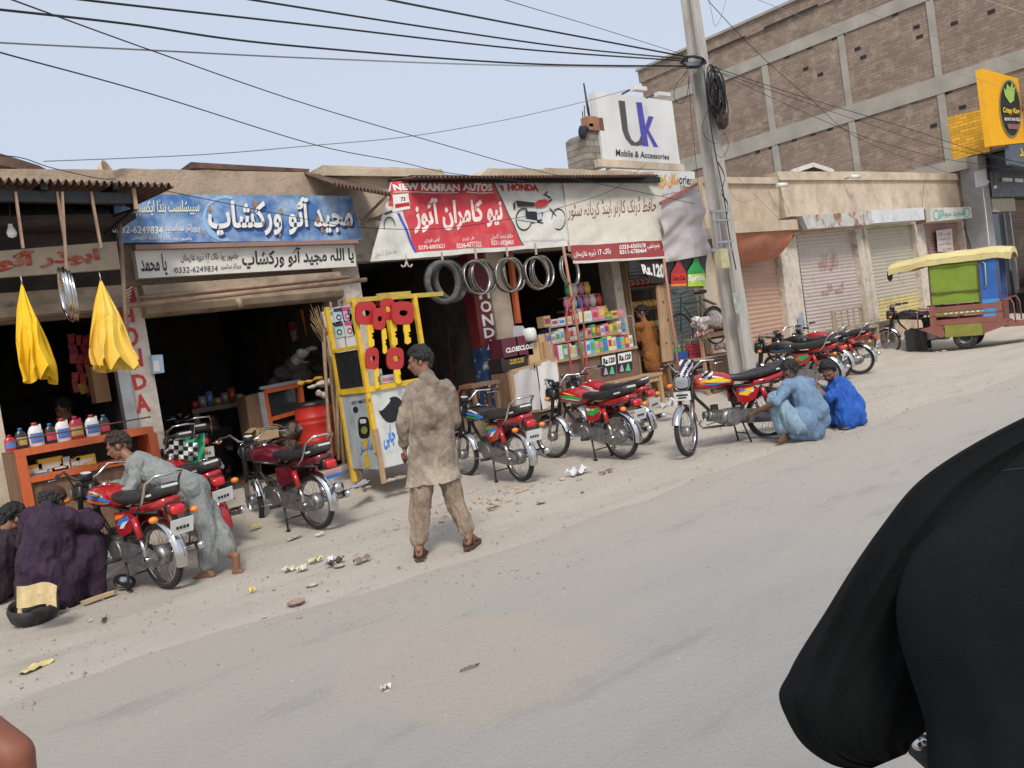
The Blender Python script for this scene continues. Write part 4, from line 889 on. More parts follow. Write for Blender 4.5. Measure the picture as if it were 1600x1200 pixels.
def dec(a,b,c): # tank stripe set
    return [(a,[(.47,.76),(.6,.8),(.78,.82),(.9,.8),(.8,.79),(.62,.765),(.5,.735)],0),(b,[(.5,.74),(.64,.76),(.82,.775),(.9,.765),(.76,.745),(.6,.725)],1),(c,[(.55,.79),(.7,.825),(.8,.845),(.7,.845),(.58,.815)],0),
            (a,[(.2,.64),(.36,.6),(.4,.55),(.3,.56),(.18,.6)],0),(b,[(.24,.65),(.4,.64),(.41,.6),(.3,.62)],1),(c,[(.2,.6),(.3,.53),(.36,.53),(.3,.58)],2)]
B1=bike('red motorcycle with blue and orange stickers and chrome grab rail that the boy leans across',(2.14,7.31),103,decal=dec(cb,co_,cw),stand='centre',shock=redc,tank=redc)
B2=bike('red motorcycle with a long red tail panel and white number plate beside the leaning boy',(3.02,8.4),92,decal=None,rail=False,tailc=redc,plate_c=plate)
B3=bike('dark maroon motorcycle with chrome grab rail and blue and pink sticker under its tail lamp',(3.87,7.95),100,tank=marc,side=marc,stand='centre',shock=redc,steer=-18,sig=False,plate_c=None)
B3.part('sticker',MB(mat('pinkish_sticker',(.65,.4,.36),.5)).box((-.36,0,.585),(.008,.2,.05),Matrix.Rotation(R(-18),3,'Y')).set(cb).box((-.378,0,.545),(.008,.2,.035),Matrix.Rotation(R(-18),3,'Y')),label='torn blue and pink sticker under the tail lamp'); B3.part('rear_mudflap',MB(chrome).lathe([(.0,0),(.05,0),(.05,.07),(0,.07)],(-.36,0,.42),(-1,0,.2),14))
B4=bike('red motorcycle with black tank top standing just right of the man with the stained tunic',(6.14,7.41),83,tank=blkc,decal=dec(cb,cg,cw),shock=redc,plate_c=plate,steer=12,stand='centre')
B5=bike('front one of the paired red motorcycles with green and yellow stickers before the snack stall',(7.41,7.01),88,decal=[(cg,[(.47,.76),(.62,.8),(.82,.81),(.9,.8),(.76,.775),(.6,.75),(.5,.735)],0),(cy,[(.55,.8),(.7,.84),(.82,.85),(.68,.815)],1),(cw,[(.5,.74),(.64,.765),(.86,.785),(.7,.76),(.56,.735)],2),(cg,[(.2,.64),(.34,.62),(.41,.57),(.3,.54),(.18,.6)],0),(cy,[(.24,.62),(.3,.64),(.3,.6)],1),(cw,[(.3,.62),(.4,.65),(.38,.6)],2)],rail=False,stand='centre',steer=10,plate_c=plate)
B5b=bike('rear one of the paired red motorcycles with white and green stickers before the snack stall',(8.35,7.55),88,decal=dec(cw,cg,cw),rail=False,steer=-6,stand='side')
B6=bike('red motorcycle with yellow stickers and turned front wheel being repaired by the two squatting men',(8.72,5.86),157,decal=[(cy,[(.47,.76),(.62,.81),(.84,.82),(.92,.8),(.76,.775),(.6,.75),(.5,.735)],0),(cb,[(.5,.74),(.64,.755),(.86,.765),(.7,.735)],1),(cw,[(.56,.8),(.7,.845),(.82,.85),(.68,.82)],1),(cy,[(.2,.64),(.38,.63),(.41,.58),(.3,.55),(.24,.58)],0),(cb,[(.3,.62),(.4,.65),(.38,.6)],2),(cw,[(.2,.62),(.28,.6),(.22,.58)],2)],stand='centre',steer=38,front_plate=True,exhaust='old',rail=False,plate_c=plate)
B7=bike('black and red motorcycle nearest the road among the three parked before the orange shutter',(13.03,7.53),97,tank=blkc,side=redc,decal=[(cg,[(.2,.64),(.34,.62),(.41,.57),(.3,.54),(.18,.6)],0),(cb,[(.5,.74),(.64,.755),(.86,.765),(.7,.735)],1)],steer=14)
B8=bike('middle black motorcycle of the three parked before the orange shutter, mostly hidden',(14.45,8.1),95,tank=blkc,side=blkc,steer=-10,plate_c=None)
B9=bike('red-tanked motorcycle with white rear plate, farthest of the three before the orange shutter',(15.09,8.02),102,tank=redc,side=redc,steer=8)
B10=bike('dark motorcycle with a red tail lamp parked deep inside the workshop behind the maroon one',(3.75,10.6),80,tank=blkc,side=blkc,stand='centre',group='motorcycles standing inside the dark workshop')
B11=bike('dark motorcycle wrapped in green cloth just inside the workshop behind the lettered pillar',(3.25,9.9),95,tank=redc,side=blkc,stand='centre',group='motorcycles standing inside the dark workshop')
# cover, flag and helmet bits on bikes
T=Thing('green_cloth','bright green cloth thrown over a dark motorcycle beside the lettered pillar','cloth',(3.3,10.4,.9))
gcl=mat('green_cloth',(.03,.3,.14),.85,var=.2)
c=PD(302,692,9.6)
T.part('cloth',MB(gcl).grid(lambda u,v:PD(286+34*u,682+40*v+5*math.sin(u*5),9.0+.25*u+.05*math.sin(u*8+v*5)),16,12))
T=Thing('checkered_scarf','black and white checkered scarf heaped on the handlebar near the lettered pillar','scarf',PD(285,705,8.8))
chk=MB(cw); k=0
for i in range(6):
    for j in range(4):
        chk.set(cw if (i+j)%2 else black); x=264+i*7.5; y=688+j*7+i*.8
        chk.add([PD(x+a*7.5,y+b*7,8.75+.05*math.sin(i*2+j+a*2+b)) for a,b in((0,0),(1,0),(1,1),(0,1))],[(0,1,2,3)])
T.part('cloth',chk)
# zebra cloth on B6
T=Thing('zebra_rag','black and white zebra-striped rag tied over the headlamp of the motorcycle under repair','rag',PD(1075,575,9.6))
zb_=mat('zebra_cloth',(.7,.68,.7),.8,var=0); 
def zebra(q,d,n,seed):
    mb=MB(zb_); tl,tr,br,bl=q
    for i in range(n):
        for j in range(n):
            def f(u,v):
                x=(tl[0]*(1-u)+tr[0]*u)*(1-v)+(bl[0]*(1-u)+br[0]*u)*v;y=(tl[1]*(1-u)+tr[1]*u)*(1-v)+(bl[1]*(1-u)+br[1]*u)*v
                return PD(x,y,d+.05*math.sin(u*5+seed)*math.cos(v*4))
            s_=MN.noise(V((i*.5+j*.25,j*.15,seed)))+.8*math.sin(i*1.2+j*.9); mb.set(zb_ if s_>0 else mat('navy_stripe',(.02,.02,.07),.8,var=0))
            mb.add([f(i/n,j/n),f((i+1)/n,j/n),f((i+1)/n,(j+1)/n),f(i/n,(j+1)/n)],[(0,1,2,3)])
    return mb
T.part('cloth',zebra(((1061,562),(1084,562),(1080,585),(1063,592)),9.5,10,1)); T.part('cloth_end',zebra(((1098,582),(1114,580),(1112,594),(1096,592)),9.55,7,3))
# ------------------------------------------------------------------ rickshaw

rk=bike('rickshaw with yellow canopy, lime side curtain and rusty pink tub',(19.0,8.0),103,tank=blkc,side=blkc,stand='side',rail=False,plate_c=None,sig=True,name='motorcycle_rickshaw',cat='rickshaw',rear=False,lean=0,group='',seatc=mat('striped_blanket',(.16,.1,.13),.9,var=.3,sc=30,stretch=(1,14,14)))
0
rkp=mat('pinkish_rust_paint',(.27,.1,.08),.7,var=.25,sc=5,c2=(.18,.09,.06),c2sc=5,c2t=.62); lime=mat('lime_canvas',(.2,.3,.03),.7,var=.15,sc=4); rkb=mat('rickshaw_blue',(.03,.12,.4),.5,var=.2); yc=mat('yellow_canvas',(.66,.56,.26),.8,var=.12,sc=3,c2=(.5,.42,.2),c2sc=4,c2t=.62)
olive=mat('olive_paint',(.24,.24,.04),.7,var=.2)
# body space: x forward as for the bike; front of tub at x=.32
W=.5; xf_,xr=.22,-1.12
Mt=Matrix.Rotation(R(2.5),4,'Y').inverted()@Matrix.Translation(V((0,0,-.04)))@Matrix.Diagonal((1,1,1.2,1))
tub=MB(rkp); 
for s_ in(-1,1):
    tub.bx(xr,xf_,s_*W-.02,s_*W+.02,.68,.76); tub.bx(xr,xf_,s_*W-.015,s_*W+.015,.46,.55); tub.bx(xr,xf_,s_*(W+.004)-.018,s_*(W+.004)+.018,.60,.625)
    tub.bx(xf_-.12,xf_,s_*W-.022,s_*W+.022,.42,.78); tub.bx(xr,xr+.1,s_*W-.022,s_*W+.022,.42,.78)
    tub.prism([(x,s_*W-.02,z) for x,z in[(xf_+.22,.42),(xf_,.455),(-.0,.455),(-.05,.3),(.02,.26)]],(0,.04,0)); tub.prism([(x,s_*W-.02,z) for x,z in[(-.75,.455),(xr,.455),(xr-.1,.4),(-.75,.28)]],(0,.04,0))
tub.bx(xr,xf_,-W,W,.42,.45); tub.bx(xf_-.03,xf_,-W,W,.42,.76); tub.bx(xr-.45,xr,-W,W,.36,.41); tub.bx(xr-.45,xr-.43,-W,W,.3,.42)
tb=rk.part('tub',tub.xf(Mt))
pn=MB(olive)
for s_ in(-1,1): pn.bx(xr+.1,xf_-.12,s_*W-.008,s_*W+.008,.62,.69); pn.bx(-.75,-.05,s_*W-.012,s_*W+.012,.26,.455)
rk.part('side_panel',pn.xf(Mt),tb)
wl=MB(wht_ink)
for s_ in(-1,1):
    for k in range(9): wl.bx(xr+.2+k*.1,xr+.26+k*.1,s_*(W+.012),s_*(W+.014),.636,.655)
rk.part('painted_letters',wl.xf(Mt),tb)
for s_ in(-1,1): 
    cu=MB(lime)
    cu.grid(lambda u,v:V((xf_-.06-(xf_-.06-(xr+.38))*u,s_*(W-.01+.012*math.sin(u*9+v*4)),1.52-.72*v)),20,14)
    cu.bx(xr+.38,xf_-.06,s_*(W)-.02,s_*(W)+.02,1.4,1.42); rk.part('side_curtain',cu.xf(Mt))
cr_=MB(rust)
for s_ in(-1,1): cr_.bar((xf_-.06,s_*(W+.01),.99),(xr+.38,s_*(W+.01),.98),.02,.02)
rk.part('curtain_rod',cr_.xf(Mt))
bl=MB(rkb)
for s_ in(-1,1): bl.bx(xr,xr+.36,s_*W-.01,s_*W+.01,.45,1.5)
bl.bx(xf_-.06,xf_-.045,-W,W,.76,1.5)
rk.part('rear_side_panel',bl.xf(Mt)); rk.part('rear_side_panel',MB(mat('rickshaw_light_blue',(.06,.28,.62),.5,var=.12)).bx(xr+.02,xr+.34,-W-.014,-W-.011,.47,.82).bx(xr+.02,xr+.34,W+.011,W+.014,.47,.82).xf(Mt),label='lighter blue lower panel')
po=MB(rust)
for s_ in(-1,1):
    for x in(xf_-.05,xr+.37,xr+.02): po.bar((x,s_*W,.75),(x,s_*W,1.56),.03)
rk.part('roof_post',po.xf(Mt))
for s_ in(-1,1): 
    rk.part('hand_rail',MB(mat('pale_green_paint',(.3,.45,.25),.4)).tube([(xr+.3,s_*(W+.02),1.42),(xr+.24,s_*(W+.06),1.38),(xr+.24,s_*(W+.06),1.05),(xr+.3,s_*(W+.02),1.0)],.013,6).xf(Mt))
    rk.part('hand_rail',MB(rkp).tube([(xr+.1,s_*W,.78),(xr-.15,s_*W,.8),(xr-.2,s_*W,.72),(xr-.22,s_*W,.42)],.014,6).tube([(xf_+.0,s_*W,.74),(xf_+.22,s_*W,.76),(xf_+.24,s_*W,.66),(xf_+.24,s_*W,.42)],.014,6).xf(Mt))
rf=MB(yc)
def rfn(u,v):
    x=xf_+.76-(xf_+.76-xr+.22)*u; y=(v-.5)*2; w=.56-.1*max(0,1-u*3); z=1.64-.09*max(0,1-u*2.6)**1.2-.1*abs(y)**2.5-.04*max(0,u-.9)*10*.8+.004*math.sin(u*25)
    return V((x,y*w,z))
rf.grid(rfn,30,12); rf.grid(lambda u,v:V((rfn(u,0).x,-rfn(u,0).y*-1-.0,rfn(u,0).z-.09*v+.006*math.sin(u*30))),30,2); rf.grid(lambda u,v:V((rfn(u,1).x,rfn(u,1).y,rfn(u,1).z-.09*v+.006*math.sin(u*30))),30,2)
rf.grid(lambda u,v:rfn(u,v)-V((0,0,.02)),30,12); rf.grid(lambda u,v:V((rfn(1,u).x,rfn(1,u).y,rfn(1,u).z-.09*v)),12,2)
rk.part('canopy_roof',rf.xf(Mt)); rk.part('roof_frame',MB(rust).bar((xf_+.7,.42,1.47),(xr-.15,.5,1.53),.02).bar((xf_+.7,-.42,1.47),(xr-.15,-.5,1.53),.02).xf(Mt))
rk.part('black_tassel',MB(black).sph((xf_+.74,.4,1.36),(.06,.03,.1),10).xf(Mt),label='black mud guard tassel under the roof tip')
for s_ in(-1,1):
    w_=MB(blackrub); c=V((-.42,s_*.42,.24)); w_.torus(c,(0,1,0),.18,.06,30,10,.065); ww=rk.part('rear_wheel',w_); rk.part('rim',MB(alu).lathe([(0,-.03),(.05,-.05),(.06,-.01),(.13,.01),(.14,.05),(.13,.05)],c+V((0,s_*.02,0)),(0,s_,0),24).set(black).cyl(c+V((0,s_*.03,0)),c+V((0,s_*.07,0)),.03,8),ww)
rk.part('axle',MB(frm).cyl((-.42,-.42,.24),(-.42,.42,.24),.03,8).bar((-.42,.2,.3),(.3,.08,.3),.04).bar((-.42,-.2,.3),(.3,-.08,.3),.04).bar((-.3,.3,.27),(.35,.12,.22),.02))
rk.part('leg_shield',MB(mat('black_tarp',(.015,.016,.016),.6,var=.2)).grid(lambda u,v:V((.36+.42*u,.2+.03*math.sin(u*8),.48-.44*v)),12,8).grid(lambda u,v:V((.36+.42*u,-.2,.48-.44*v)),12,8),label='black rubber apron hanging over the engine')

rk.e.scale=(1.0,1.0,1.07)
rk.e.location=(18.95,8.05,rk.e.location.z)
# ------------------------------------------------------------------ people
skin=mat('brown_skin',(.23,.115,.07),.55,var=.12,sc=12,spec=.4); skind=mat('dark_brown_skin',(.13,.065,.045),.55,var=.12,sc=12,spec=.4)
hairm=mat('black_hair',(.012,.011,.011),.6,var=.4,sc=40,bump=.6,bsc=60); hairb=mat('dark_brown_hair',(.03,.018,.012),.6,var=.4,sc=40,bump=.6,bsc=60)
eyew=mat('eye_white',(.6,.58,.55),.3,var=0)
def lerp(a,b,t): return a+(b-a)*t
def capsule(mb,a,b,ra,rb,n=12):
    a=V(a);b=V(b);d=b-a; L=d.length
    if L<1e-6: return mb.sph(a,max(ra,rb),n)
    d/=L; pts=[];rs=[]
    for i in range(4): t=-math.pi/2+math.pi/2*(i+.35)/4; pts.append(a+d*ra*math.sin(t)); rs.append(ra*math.cos(t))
    pts.append(a);rs.append(ra);pts.append(b);rs.append(rb)
    for i in range(4): t=math.pi/2*(i+.65)/4; pts.append(b+d*rb*math.sin(t)); rs.append(rb*math.cos(t))
    return mb.tube(pts,rs,n)
def remesh(mb,vox=.009,smooth=4,folds=None,name='x'):
    """fuse overlapping pieces into one continuous skin and return it as a fresh builder"""
    o=mb.build('tmp_body',None,None,False); 
    md=o.modifiers.new('r','REMESH'); md.mode='VOXEL'; md.voxel_size=vox; md.use_smooth_shade=True
    ms=o.modifiers.new('s','SMOOTH'); ms.iterations=smooth; ms.factor=.6
    dg=bpy.context.evaluated_depsgraph_get(); dg.update(); ev=o.evaluated_get(dg); me=ev.to_mesh()
    vs=[v.co.copy() for v in me.vertices]; fs=[tuple(p.vertices) for p in me.polygons]; ns=[v.normal.copy() for v in me.vertices]
    ev.to_mesh_clear(); m=mb.ms[0] if mb.ms else None; me0=o.data; bpy.data.objects.remove(o); bpy.data.meshes.remove(me0)
    if folds:
        for i,v in enumerate(vs): vs[i]=v+ns[i]*folds(v,ns[i])
    r=MB(m); r.add(vs,fs,True); return r
def fold(amp,fx,fz,seed,drop=V((0,0,1))):
    def f(p,n):
        q=V((p.x*fx,p.y*fx,p.z*fz+seed)); a=MN.noise(q); b=MN.noise(q*2.1+V((3,1,seed))); c=MN.noise(V((p.x*fx*2+p.z*5,p.y*fx*2,p.z*fz*2+seed*2)))
        return amp*1.5*((.35-min(abs(a)*2.4,1))*1.0+(.3-min(abs(b)*2.6,1))*.6+(.3-min(abs(c)*3,1))*.35)+.006
    return f
def hand(mb,w,d,pn,curl=.5,s=1,thumb=1):
    """palm, four unequal fingers and a thumb; w wrist, d pointing direction, pn palm normal"""
    w=V(w);d=V(d).normalized();pn=V(pn);pn=(pn-d*pn.dot(d)).normalized();sd_=d.cross(pn)*thumb
    k=w+d*.085*s
    for j in(-1,-.3,.4,1): capsule(mb,w+sd_*.018*j*s,k+sd_*.032*j*s,.016*s,.013*s,8)
    for j,L in((-1.15,.062),(-.4,.074),(.4,.08),(1.15,.07)):
        a=k+sd_*.029*j*s; c1=curl*.7;c2=curl*1.6
        b=a+(d*math.cos(c1)+pn*math.sin(c1))*L*.55*s; c=b+(d*math.cos(c2)+pn*math.sin(c2))*L*.5*s
        capsule(mb,a,b,.0092*s,.0085*s,7); capsule(mb,b,c,.0085*s,.007*s,7)
    a=w+sd_*.022*s+d*.022*s; b=a+(sd_*.75+d*.7+pn*.25).normalized()*.042*s; c=b+(d+pn*.5+sd_*.2).normalized()*.032*s
    capsule(mb,a,b,.013*s,.0105*s,7); capsule(mb,b,c,.0105*s,.0085*s,7)
def foot(mb,ank,toe_dir,s=1,heel_up=0):
    a=V(ank);d=V(toe_dir);up=V((0,0,1))
    if heel_up==0: d.z=0
    d.normalize(); sd_=d.cross(up).normalized(); u=sd_.cross(d)
    h=a-u*.06*s-d*.045*s; capsule(mb,a,h,.036*s,.032*s,10); b=a-u*.068*s+d*.1*s
    capsule(mb,a-u*.02*s,b,.036*s,.024*s,10); capsule(mb,h,b,.03*s,.028*s,10)
    for j,L in((-1.3,.05),(-.65,.048),(0,.045),(.6,.04),(1.15,.034)):
        q=b+sd_*.022*j*s; capsule(mb,q,q+d*L*s-u*.004,.0155*s if j>-1 else .018*s,.0105*s,7)
    return b
def head(T,body,c,fwd,up=(0,0,1),s=1,hair=None,style='short',beard=False,cap=None,sk=None):
    """adds the skull, jaw, nose and ears to the body mesh; returns nothing but makes hair, brows and eyes as children later"""
    c=V(c);f=V(fwd).normalized();u=V(up);u=(u-f*u.dot(f)).normalized();l=u.cross(f)
    Rm=Matrix((f,l,u)).transposed()
    def P_(x,y,z): return c+Rm@V((x*s,y*s,z*s))
    body.sph(P_(-.01,0,.025),V((.096,.078,.095))*s,16,Rm)
    body.sph(P_(.03,0,-.03),V((.065,.06,.075))*s,14,Rm); capsule(body,P_(.055,0,-.085),P_(.05,0,-.07),.024*s,.03*s,8); capsule(body,P_(.0,.04,-.06),P_(.055,.015,-.09),.026*s,.02*s,8); capsule(body,P_(.0,-.04,-.06),P_(.055,-.015,-.09),.026*s,.02*s,8)
    capsule(body,P_(.085,0,.015),P_(.108,0,-.022),.009*s,.0125*s,7); capsule(body,P_(.1,-.011,-.027),P_(.1,.011,-.027),.008*s,.008*s,6)
    capsule(body,P_(.088,-.018,-.05),P_(.088,.018,-.05),.008*s,.008*s,6); capsule(body,P_(.084,-.015,-.062),P_(.084,.015,-.062),.009*s,.009*s,6)
    capsule(body,P_(.082,-.045,.03),P_(.086,-.012,.028),.009*s,.009*s,6); capsule(body,P_(.082,.045,.03),P_(.086,.012,.028),.009*s,.009*s,6)
    for y in(-1,1): body.sph(P_(-.012,.082*y,-.008),V((.02,.009,.032))*s,8,Rm); capsule(body,P_(.06,.045*y,-.02),P_(.05,.05*y,-.01),.018*s,.016*s,6)
    def fin():
        hm=hair or hairm
        h=MB(hm)
        for i in range(150):
            a=random.uniform(-math.pi,math.pi); e=random.uniform(-.15,math.pi/2) if style!='cap' else random.uniform(-.45,.2)
            d=V((math.cos(a)*math.cos(e),math.sin(a)*math.cos(e),math.sin(e)))
            if d.x>.35 and d.z<.62: continue
            if d.z<-.1 and d.x>-.2: continue
            q=V((-.012+d.x*.098,d.y*.082,.03+d.z*.1)); r=.02 if style!='curly' else .026
            h.sph(P_(*q),r*s*random.uniform(.7,1.2),7)
        for y in(-1,1): capsule(h,P_(.0,.078*y,.03),P_(.005,.078*y,-.01),.012*s,.006*s,6)
        capsule(h,P_(-.08,0,0),P_(-.075,0,-.045),.045*s,.03*s,8); h.sph(P_(-.02,0,.038),V((.094,.08,.09))*s,14,Rm)
        T.part('hair',remesh(h,.0055*s,0,lambda p,n:.009*MN.noise(p*45)+.006*MN.noise(p*110)+.003))
        e_=MB(hm)
        for y in(-1,1): capsule(e_,P_(.0945,.016*y,.034),P_(.086,.045*y,.036),.0035*s,.0028*s,5)
        if beard:
            for i in range(90):
                a=random.uniform(-1.3,1.3); e=random.uniform(-1.35,-.55); d=V((math.cos(a)*math.cos(e),math.sin(a)*math.cos(e),math.sin(e))); e_.sph(P_(.03+d.x*.064,d.y*.062,-.03+d.z*.072),.010*s,5)
        if beard or style!='boy':
            capsule(e_,P_(.1,-.02,-.041),P_(.1,.02,-.041),.0055*s,.0055*s,5)
        T.part('eyebrows_and_beard' if beard else 'eyebrows',e_)
        for y in(-1,1):
            T.part('eye',MB(eyew).sph(P_(.0695,.03*y,.014),.0088*s,8).set(hairm).sph(P_(.0745,.03*y,.014),.0052*s,6))
        if cap:
            cm=MB(cap); cm.sph(P_(-.015,0,.062),V((.102,.088,.075))*s,18,Rm); cm.lathe([(.1*s,-.012*s),(.104*s,0),(.1*s,.014*s)],P_(-.012,0,.05),u,20)
            T.part('cap',cm)
    return fin
def limb(mb,pts,rs):
    for i in range(len(pts)-1): capsule(mb,pts[i],pts[i+1],rs[i],rs[i+1],12)
def garment(m,segs,vox=.012,smooth=2,folds=None):
    mb=MB(m)
    for s_ in segs:
        if len(s_)==4: capsule(mb,*s_,14)
        elif len(s_)==2: mb.sph(s_[0],s_[1],16)
        else: mb.sph(s_[0],s_[1],16,s_[2])
    return remesh(mb,vox,smooth,folds)
zf=V((CF.x,CF.y,0)).normalized(); rt=V((CR.x,CR.y,0)).normalized(); upz=V((0,0,1))
def hull_tube(m,rings,n=40,folds=None,cap0=True,cap1=False,thick=0):
    """cloth hanging in rings: each (centre, half-width, half-depth, axis direction of width, tilt up vector)"""
    mb=MB(m); vs=[];fs=[];k=len(rings)
    for c,a,b,wd_,ud in rings:
        c=V(c);w_=V(wd_).normalized();dd=V(ud).normalized().cross(w_).normalized()
        for j in range(n):
            t=2*math.pi*j/n; vs.append(c+w_*a*math.copysign(abs(math.cos(t))**.8,math.cos(t))+dd*b*math.copysign(abs(math.sin(t))**.8,math.sin(t)))
    if folds:
        for i,v in enumerate(vs):
            r=i//n; c=V(rings[r][0]); nn=(v-c).normalized(); vs[i]=v+nn*folds(v,i%n/n,r/(k-1))
    # refine rings by smooth interpolation
    for i in range(k-1):
        for j in range(n): fs.append((i*n+j,i*n+(j+1)%n,(i+1)*n+(j+1)%n,(i+1)*n+j))
    mb.add(vs,fs,True)
    return mb
# ---- 1. the man in the stained tunic, seen from behind
def P1():
    d0=6.86
    T=Thing('person','man from behind in dirt-stained beige tunic and trousers standing in the road','person',G(690,862))
    D=lambda x,y,dz=0:PD(x,y,d0+dz)
    body=MB(skin)
    hc=D(656,566,.02); fin=head(T,body,hc,V((-.75,.65,-.12)),up=V((.05,.1,1)),s=.92,style='curly')
    nk=D(667,590); capsule(body,D(660,575),nk,.05,.055); 
    LS=D(646,609);RS=D(702,610,.02)
    capsule(body,LS,RS,.05,.05); capsule(body,D(672,608,.03),D(681,715,.03),.09,.09); 
    LE=D(627,660,.02);LW=D(632,698,.12);RE=D(712,656,.06);RW=D(700,672,.32)
    limb(body,[LS,LE,LW],[.05,.04,.03]); limb(body,[RS,RE,RW],[.05,.04,.03])
    hand(body,LW,(D(634,722,.16)-LW),rt,.9,1,1); hand(body,RW,(D(690,665,.45)-RW),-rt,.6)
    HL=D(662,722);HR=D(694,722,.03);KL=D(657,790,-.02);KR=D(711,782,.06);AL=D(654,852,-.08);AR=D(732,834,.0)
    limb(body,[HL,KL,AL],[.085,.058,.04]); limb(body,[HR,KR,AR],[.085,.058,.04])
    b1=foot(body,AL,V((.55,.7,0))); b2=foot(body,AR,V((.8,.55,0)))
    T.part('body',remesh(body,.0085,2)); fin()
    tun=mat('dirt_stained_tunic',(.46,.385,.3),.92,var=.1,sc=5,c2=(.115,.082,.06),c2sc=2.3,c2t=.49,c2s=.13,bump=1.0,bsc=24)
    tro=mat('dusty_beige_trousers',(.31,.235,.17),.92,var=.2,sc=6,c2=(.19,.14,.1),c2sc=5,c2t=.58,bump=1.0,bsc=24)
    segs=[(D(668,590,-.01),D(672,600,-.02),.07,.085),(D(650,606),D(697,606,.02),.07,.07),(D(668,612),D(673,655),.115,.115),(D(657,620),D(661,690),.095,.105),(D(688,620,.02),D(690,690,.02),.095,.105),(D(661,690),D(657,762),.105,.122),(D(690,690,.02),D(700,760,.03),.105,.118),(D(672,690),D(680,762),.12,.135),(D(650,715),D(649,765),.07,.08),(D(700,715,.02),D(710,762,.04),.07,.075),
      (LS,LE,.062,.055),(LE,lerp(LE,LW,.85),.055,.047),(RS,RE,.064,.056),(RE,lerp(RE,RW,.85),.056,.05)]
    t=garment(tun,segs,.0105,3,fold(.010,7,2.2,3)); 
    t.v=[V((p.x,p.y,max(p.z,D(690,752).z+.0+.012*MN.noise(p*8)))) for p in t.v]
    T.part('tunic',t)
    segs=[(HL,KL,.105,.085),(KL,lerp(KL,AL,.86),.085,.066),(HR,KR,.105,.082),(KR,lerp(KR,AR,.84),.082,.066)]
    T.part('trousers',garment(tro,segs,.0105,2,fold(.013,11,1.6,9)))
    for A,d in((AL,V((.55,.7,0)).normalized()),(AR,V((.8,.55,0)).normalized())):
        sd_=d.cross(upz); z=A.z-.095
        s=MB(mat('brown_sandal',(.09,.045,.03),.6,var=.3)); c=A+d*.03; c.z=z-.012
        s.prism([c+d*x+sd_*y for x,y in((-.13,-.025),(-.08,-.042),(.03,-.045),(.12,-.052),(.16,-.03),(.165,.02),(.12,.05),(.03,.045),(-.08,.042),(-.13,.025))],(0,0,.02))
        s.tube([c+d*.07+sd_*.05+upz*.015,c+d*.06+upz*.075,c+d*.07-sd_*.05+upz*.015],.014,6).tube([c-d*.06+sd_*.045+upz*.015,c-d*.03+sd_*.03+upz*.09,c-d*.11+upz*.07,c-d*.03-sd_*.03+upz*.09,c-d*.06-sd_*.045+upz*.015],.01,6)
        T.part('sandal',s)
    # thing held in the left hand
    TT=Thing('red_tool_roll','small dark red roll gripped in the left hand of the standing man','tool',D(632,716,.14)); TT.part('roll',MB(mat('dark_red_rubber',(.16,.02,.02),.6)).torus(D(631,716,.15),rt+upz*.2,.035,.012,16,6))
P1()
# ---- 2. boy leaning over the motorcycle
def P2():
    T=Thing('person','boy in grey-green tunic bending over the seat of the leftmost motorcycle','person',G(330,905))
    D=lambda x,y,d:PD(x,y,d)
    grey=mat('grey_green_cotton',(.27,.285,.275),.9,var=.12,sc=6,bump=1.0,bsc=24,c2=(.2,.21,.205),c2sc=4)
    body=MB(skin); hc=D(185,698,7.62); fin=head(T,body,hc,-rt+upz*-.35-zf*.25,up=upz-rt*.35,s=.97,style='boy',hair=hairb)
    nk=D(205,718,7.6); capsule(body,D(192,705,7.62),nk,.045,.05)
    SR=D(216,728,7.45);SL=D(212,722,7.75); capsule(body,SR,SL,.06,.06)
    H1=D(302,768,7.3);H2=D(300,762,7.5); capsule(body,D(215,728,7.6),D(300,768,7.4),.08,.09)
    E1=D(203,768,7.35);W1=D(166,772,7.3);E2=D(196,762,7.75);W2=D(172,755,7.7)
    limb(body,[SR,E1,W1],[.043,.035,.025]); limb(body,[SL,E2,W2],[.043,.035,.025])
    hand(body,W1,D(140,776,7.3)-W1,upz,.35,.95); hand(body,W2,D(150,758,7.7)-W2,upz*.6+zf*-.4,.6,.95,-1)
    K1=D(322,832,7.25);A1=D(324,888,7.22);K2=D(338,822,7.4);A2=D(362,866,7.25)
    limb(body,[H1,K1,A1],[.07,.052,.035]); limb(body,[H2,K2,A2],[.07,.052,.035])
    foot(body,A1,-rt+zf*.4,.95); 
    # raised heel, sole facing the viewer
    a=A2; capsule(body,a,D(368,868,7.2),.036,.034); capsule(body,D(369,868,7.2),D(370,895,7.22),.033,.03); capsule(body,D(366,893,7.22),D(376,893,7.22),.022,.022)
    for i in range(5): capsule(body,D(364.5+i*2.8,897,7.23),D(363+i*2.8,903,7.3),.011,.009,6)
    T.part('body',remesh(body,.0075,2)); fin()
    segs=[(D(204,719,7.6),D(210,722,7.6),.055,.07),(SR,SL,.078,.075),(D(216,728,7.55),D(262,748,7.45),.115,.11),(D(218,722,7.65),D(258,740,7.6),.095,.1),(D(262,748,7.45),D(302,766,7.38),.115,.14),(D(300,764,7.3),D(302,764,7.5),.125,.12),(D(295,770,7.35),D(318,790,7.36),.12,.08),(D(285,770,7.3),D(300,800,7.3),.09,.05),
      (SR,E1,.062,.056),(E1,lerp(E1,W1,.75),.056,.046),(SL,E2,.062,.055),(E2,lerp(E2,W2,.7),.055,.045)]
    T.part('tunic',garment(grey,segs,.01,2,fold(.008,9,5,5)))
    segs=[(H1,K1,.115,.082),(K1,lerp(K1,A1,.84),.082,.08),(H2,K2,.11,.085),(K2,lerp(K2,A2,.8),.085,.07)]
    T.part('trousers',garment(grey,segs,.0105,2,fold(.011,10,2,15)))
P2()
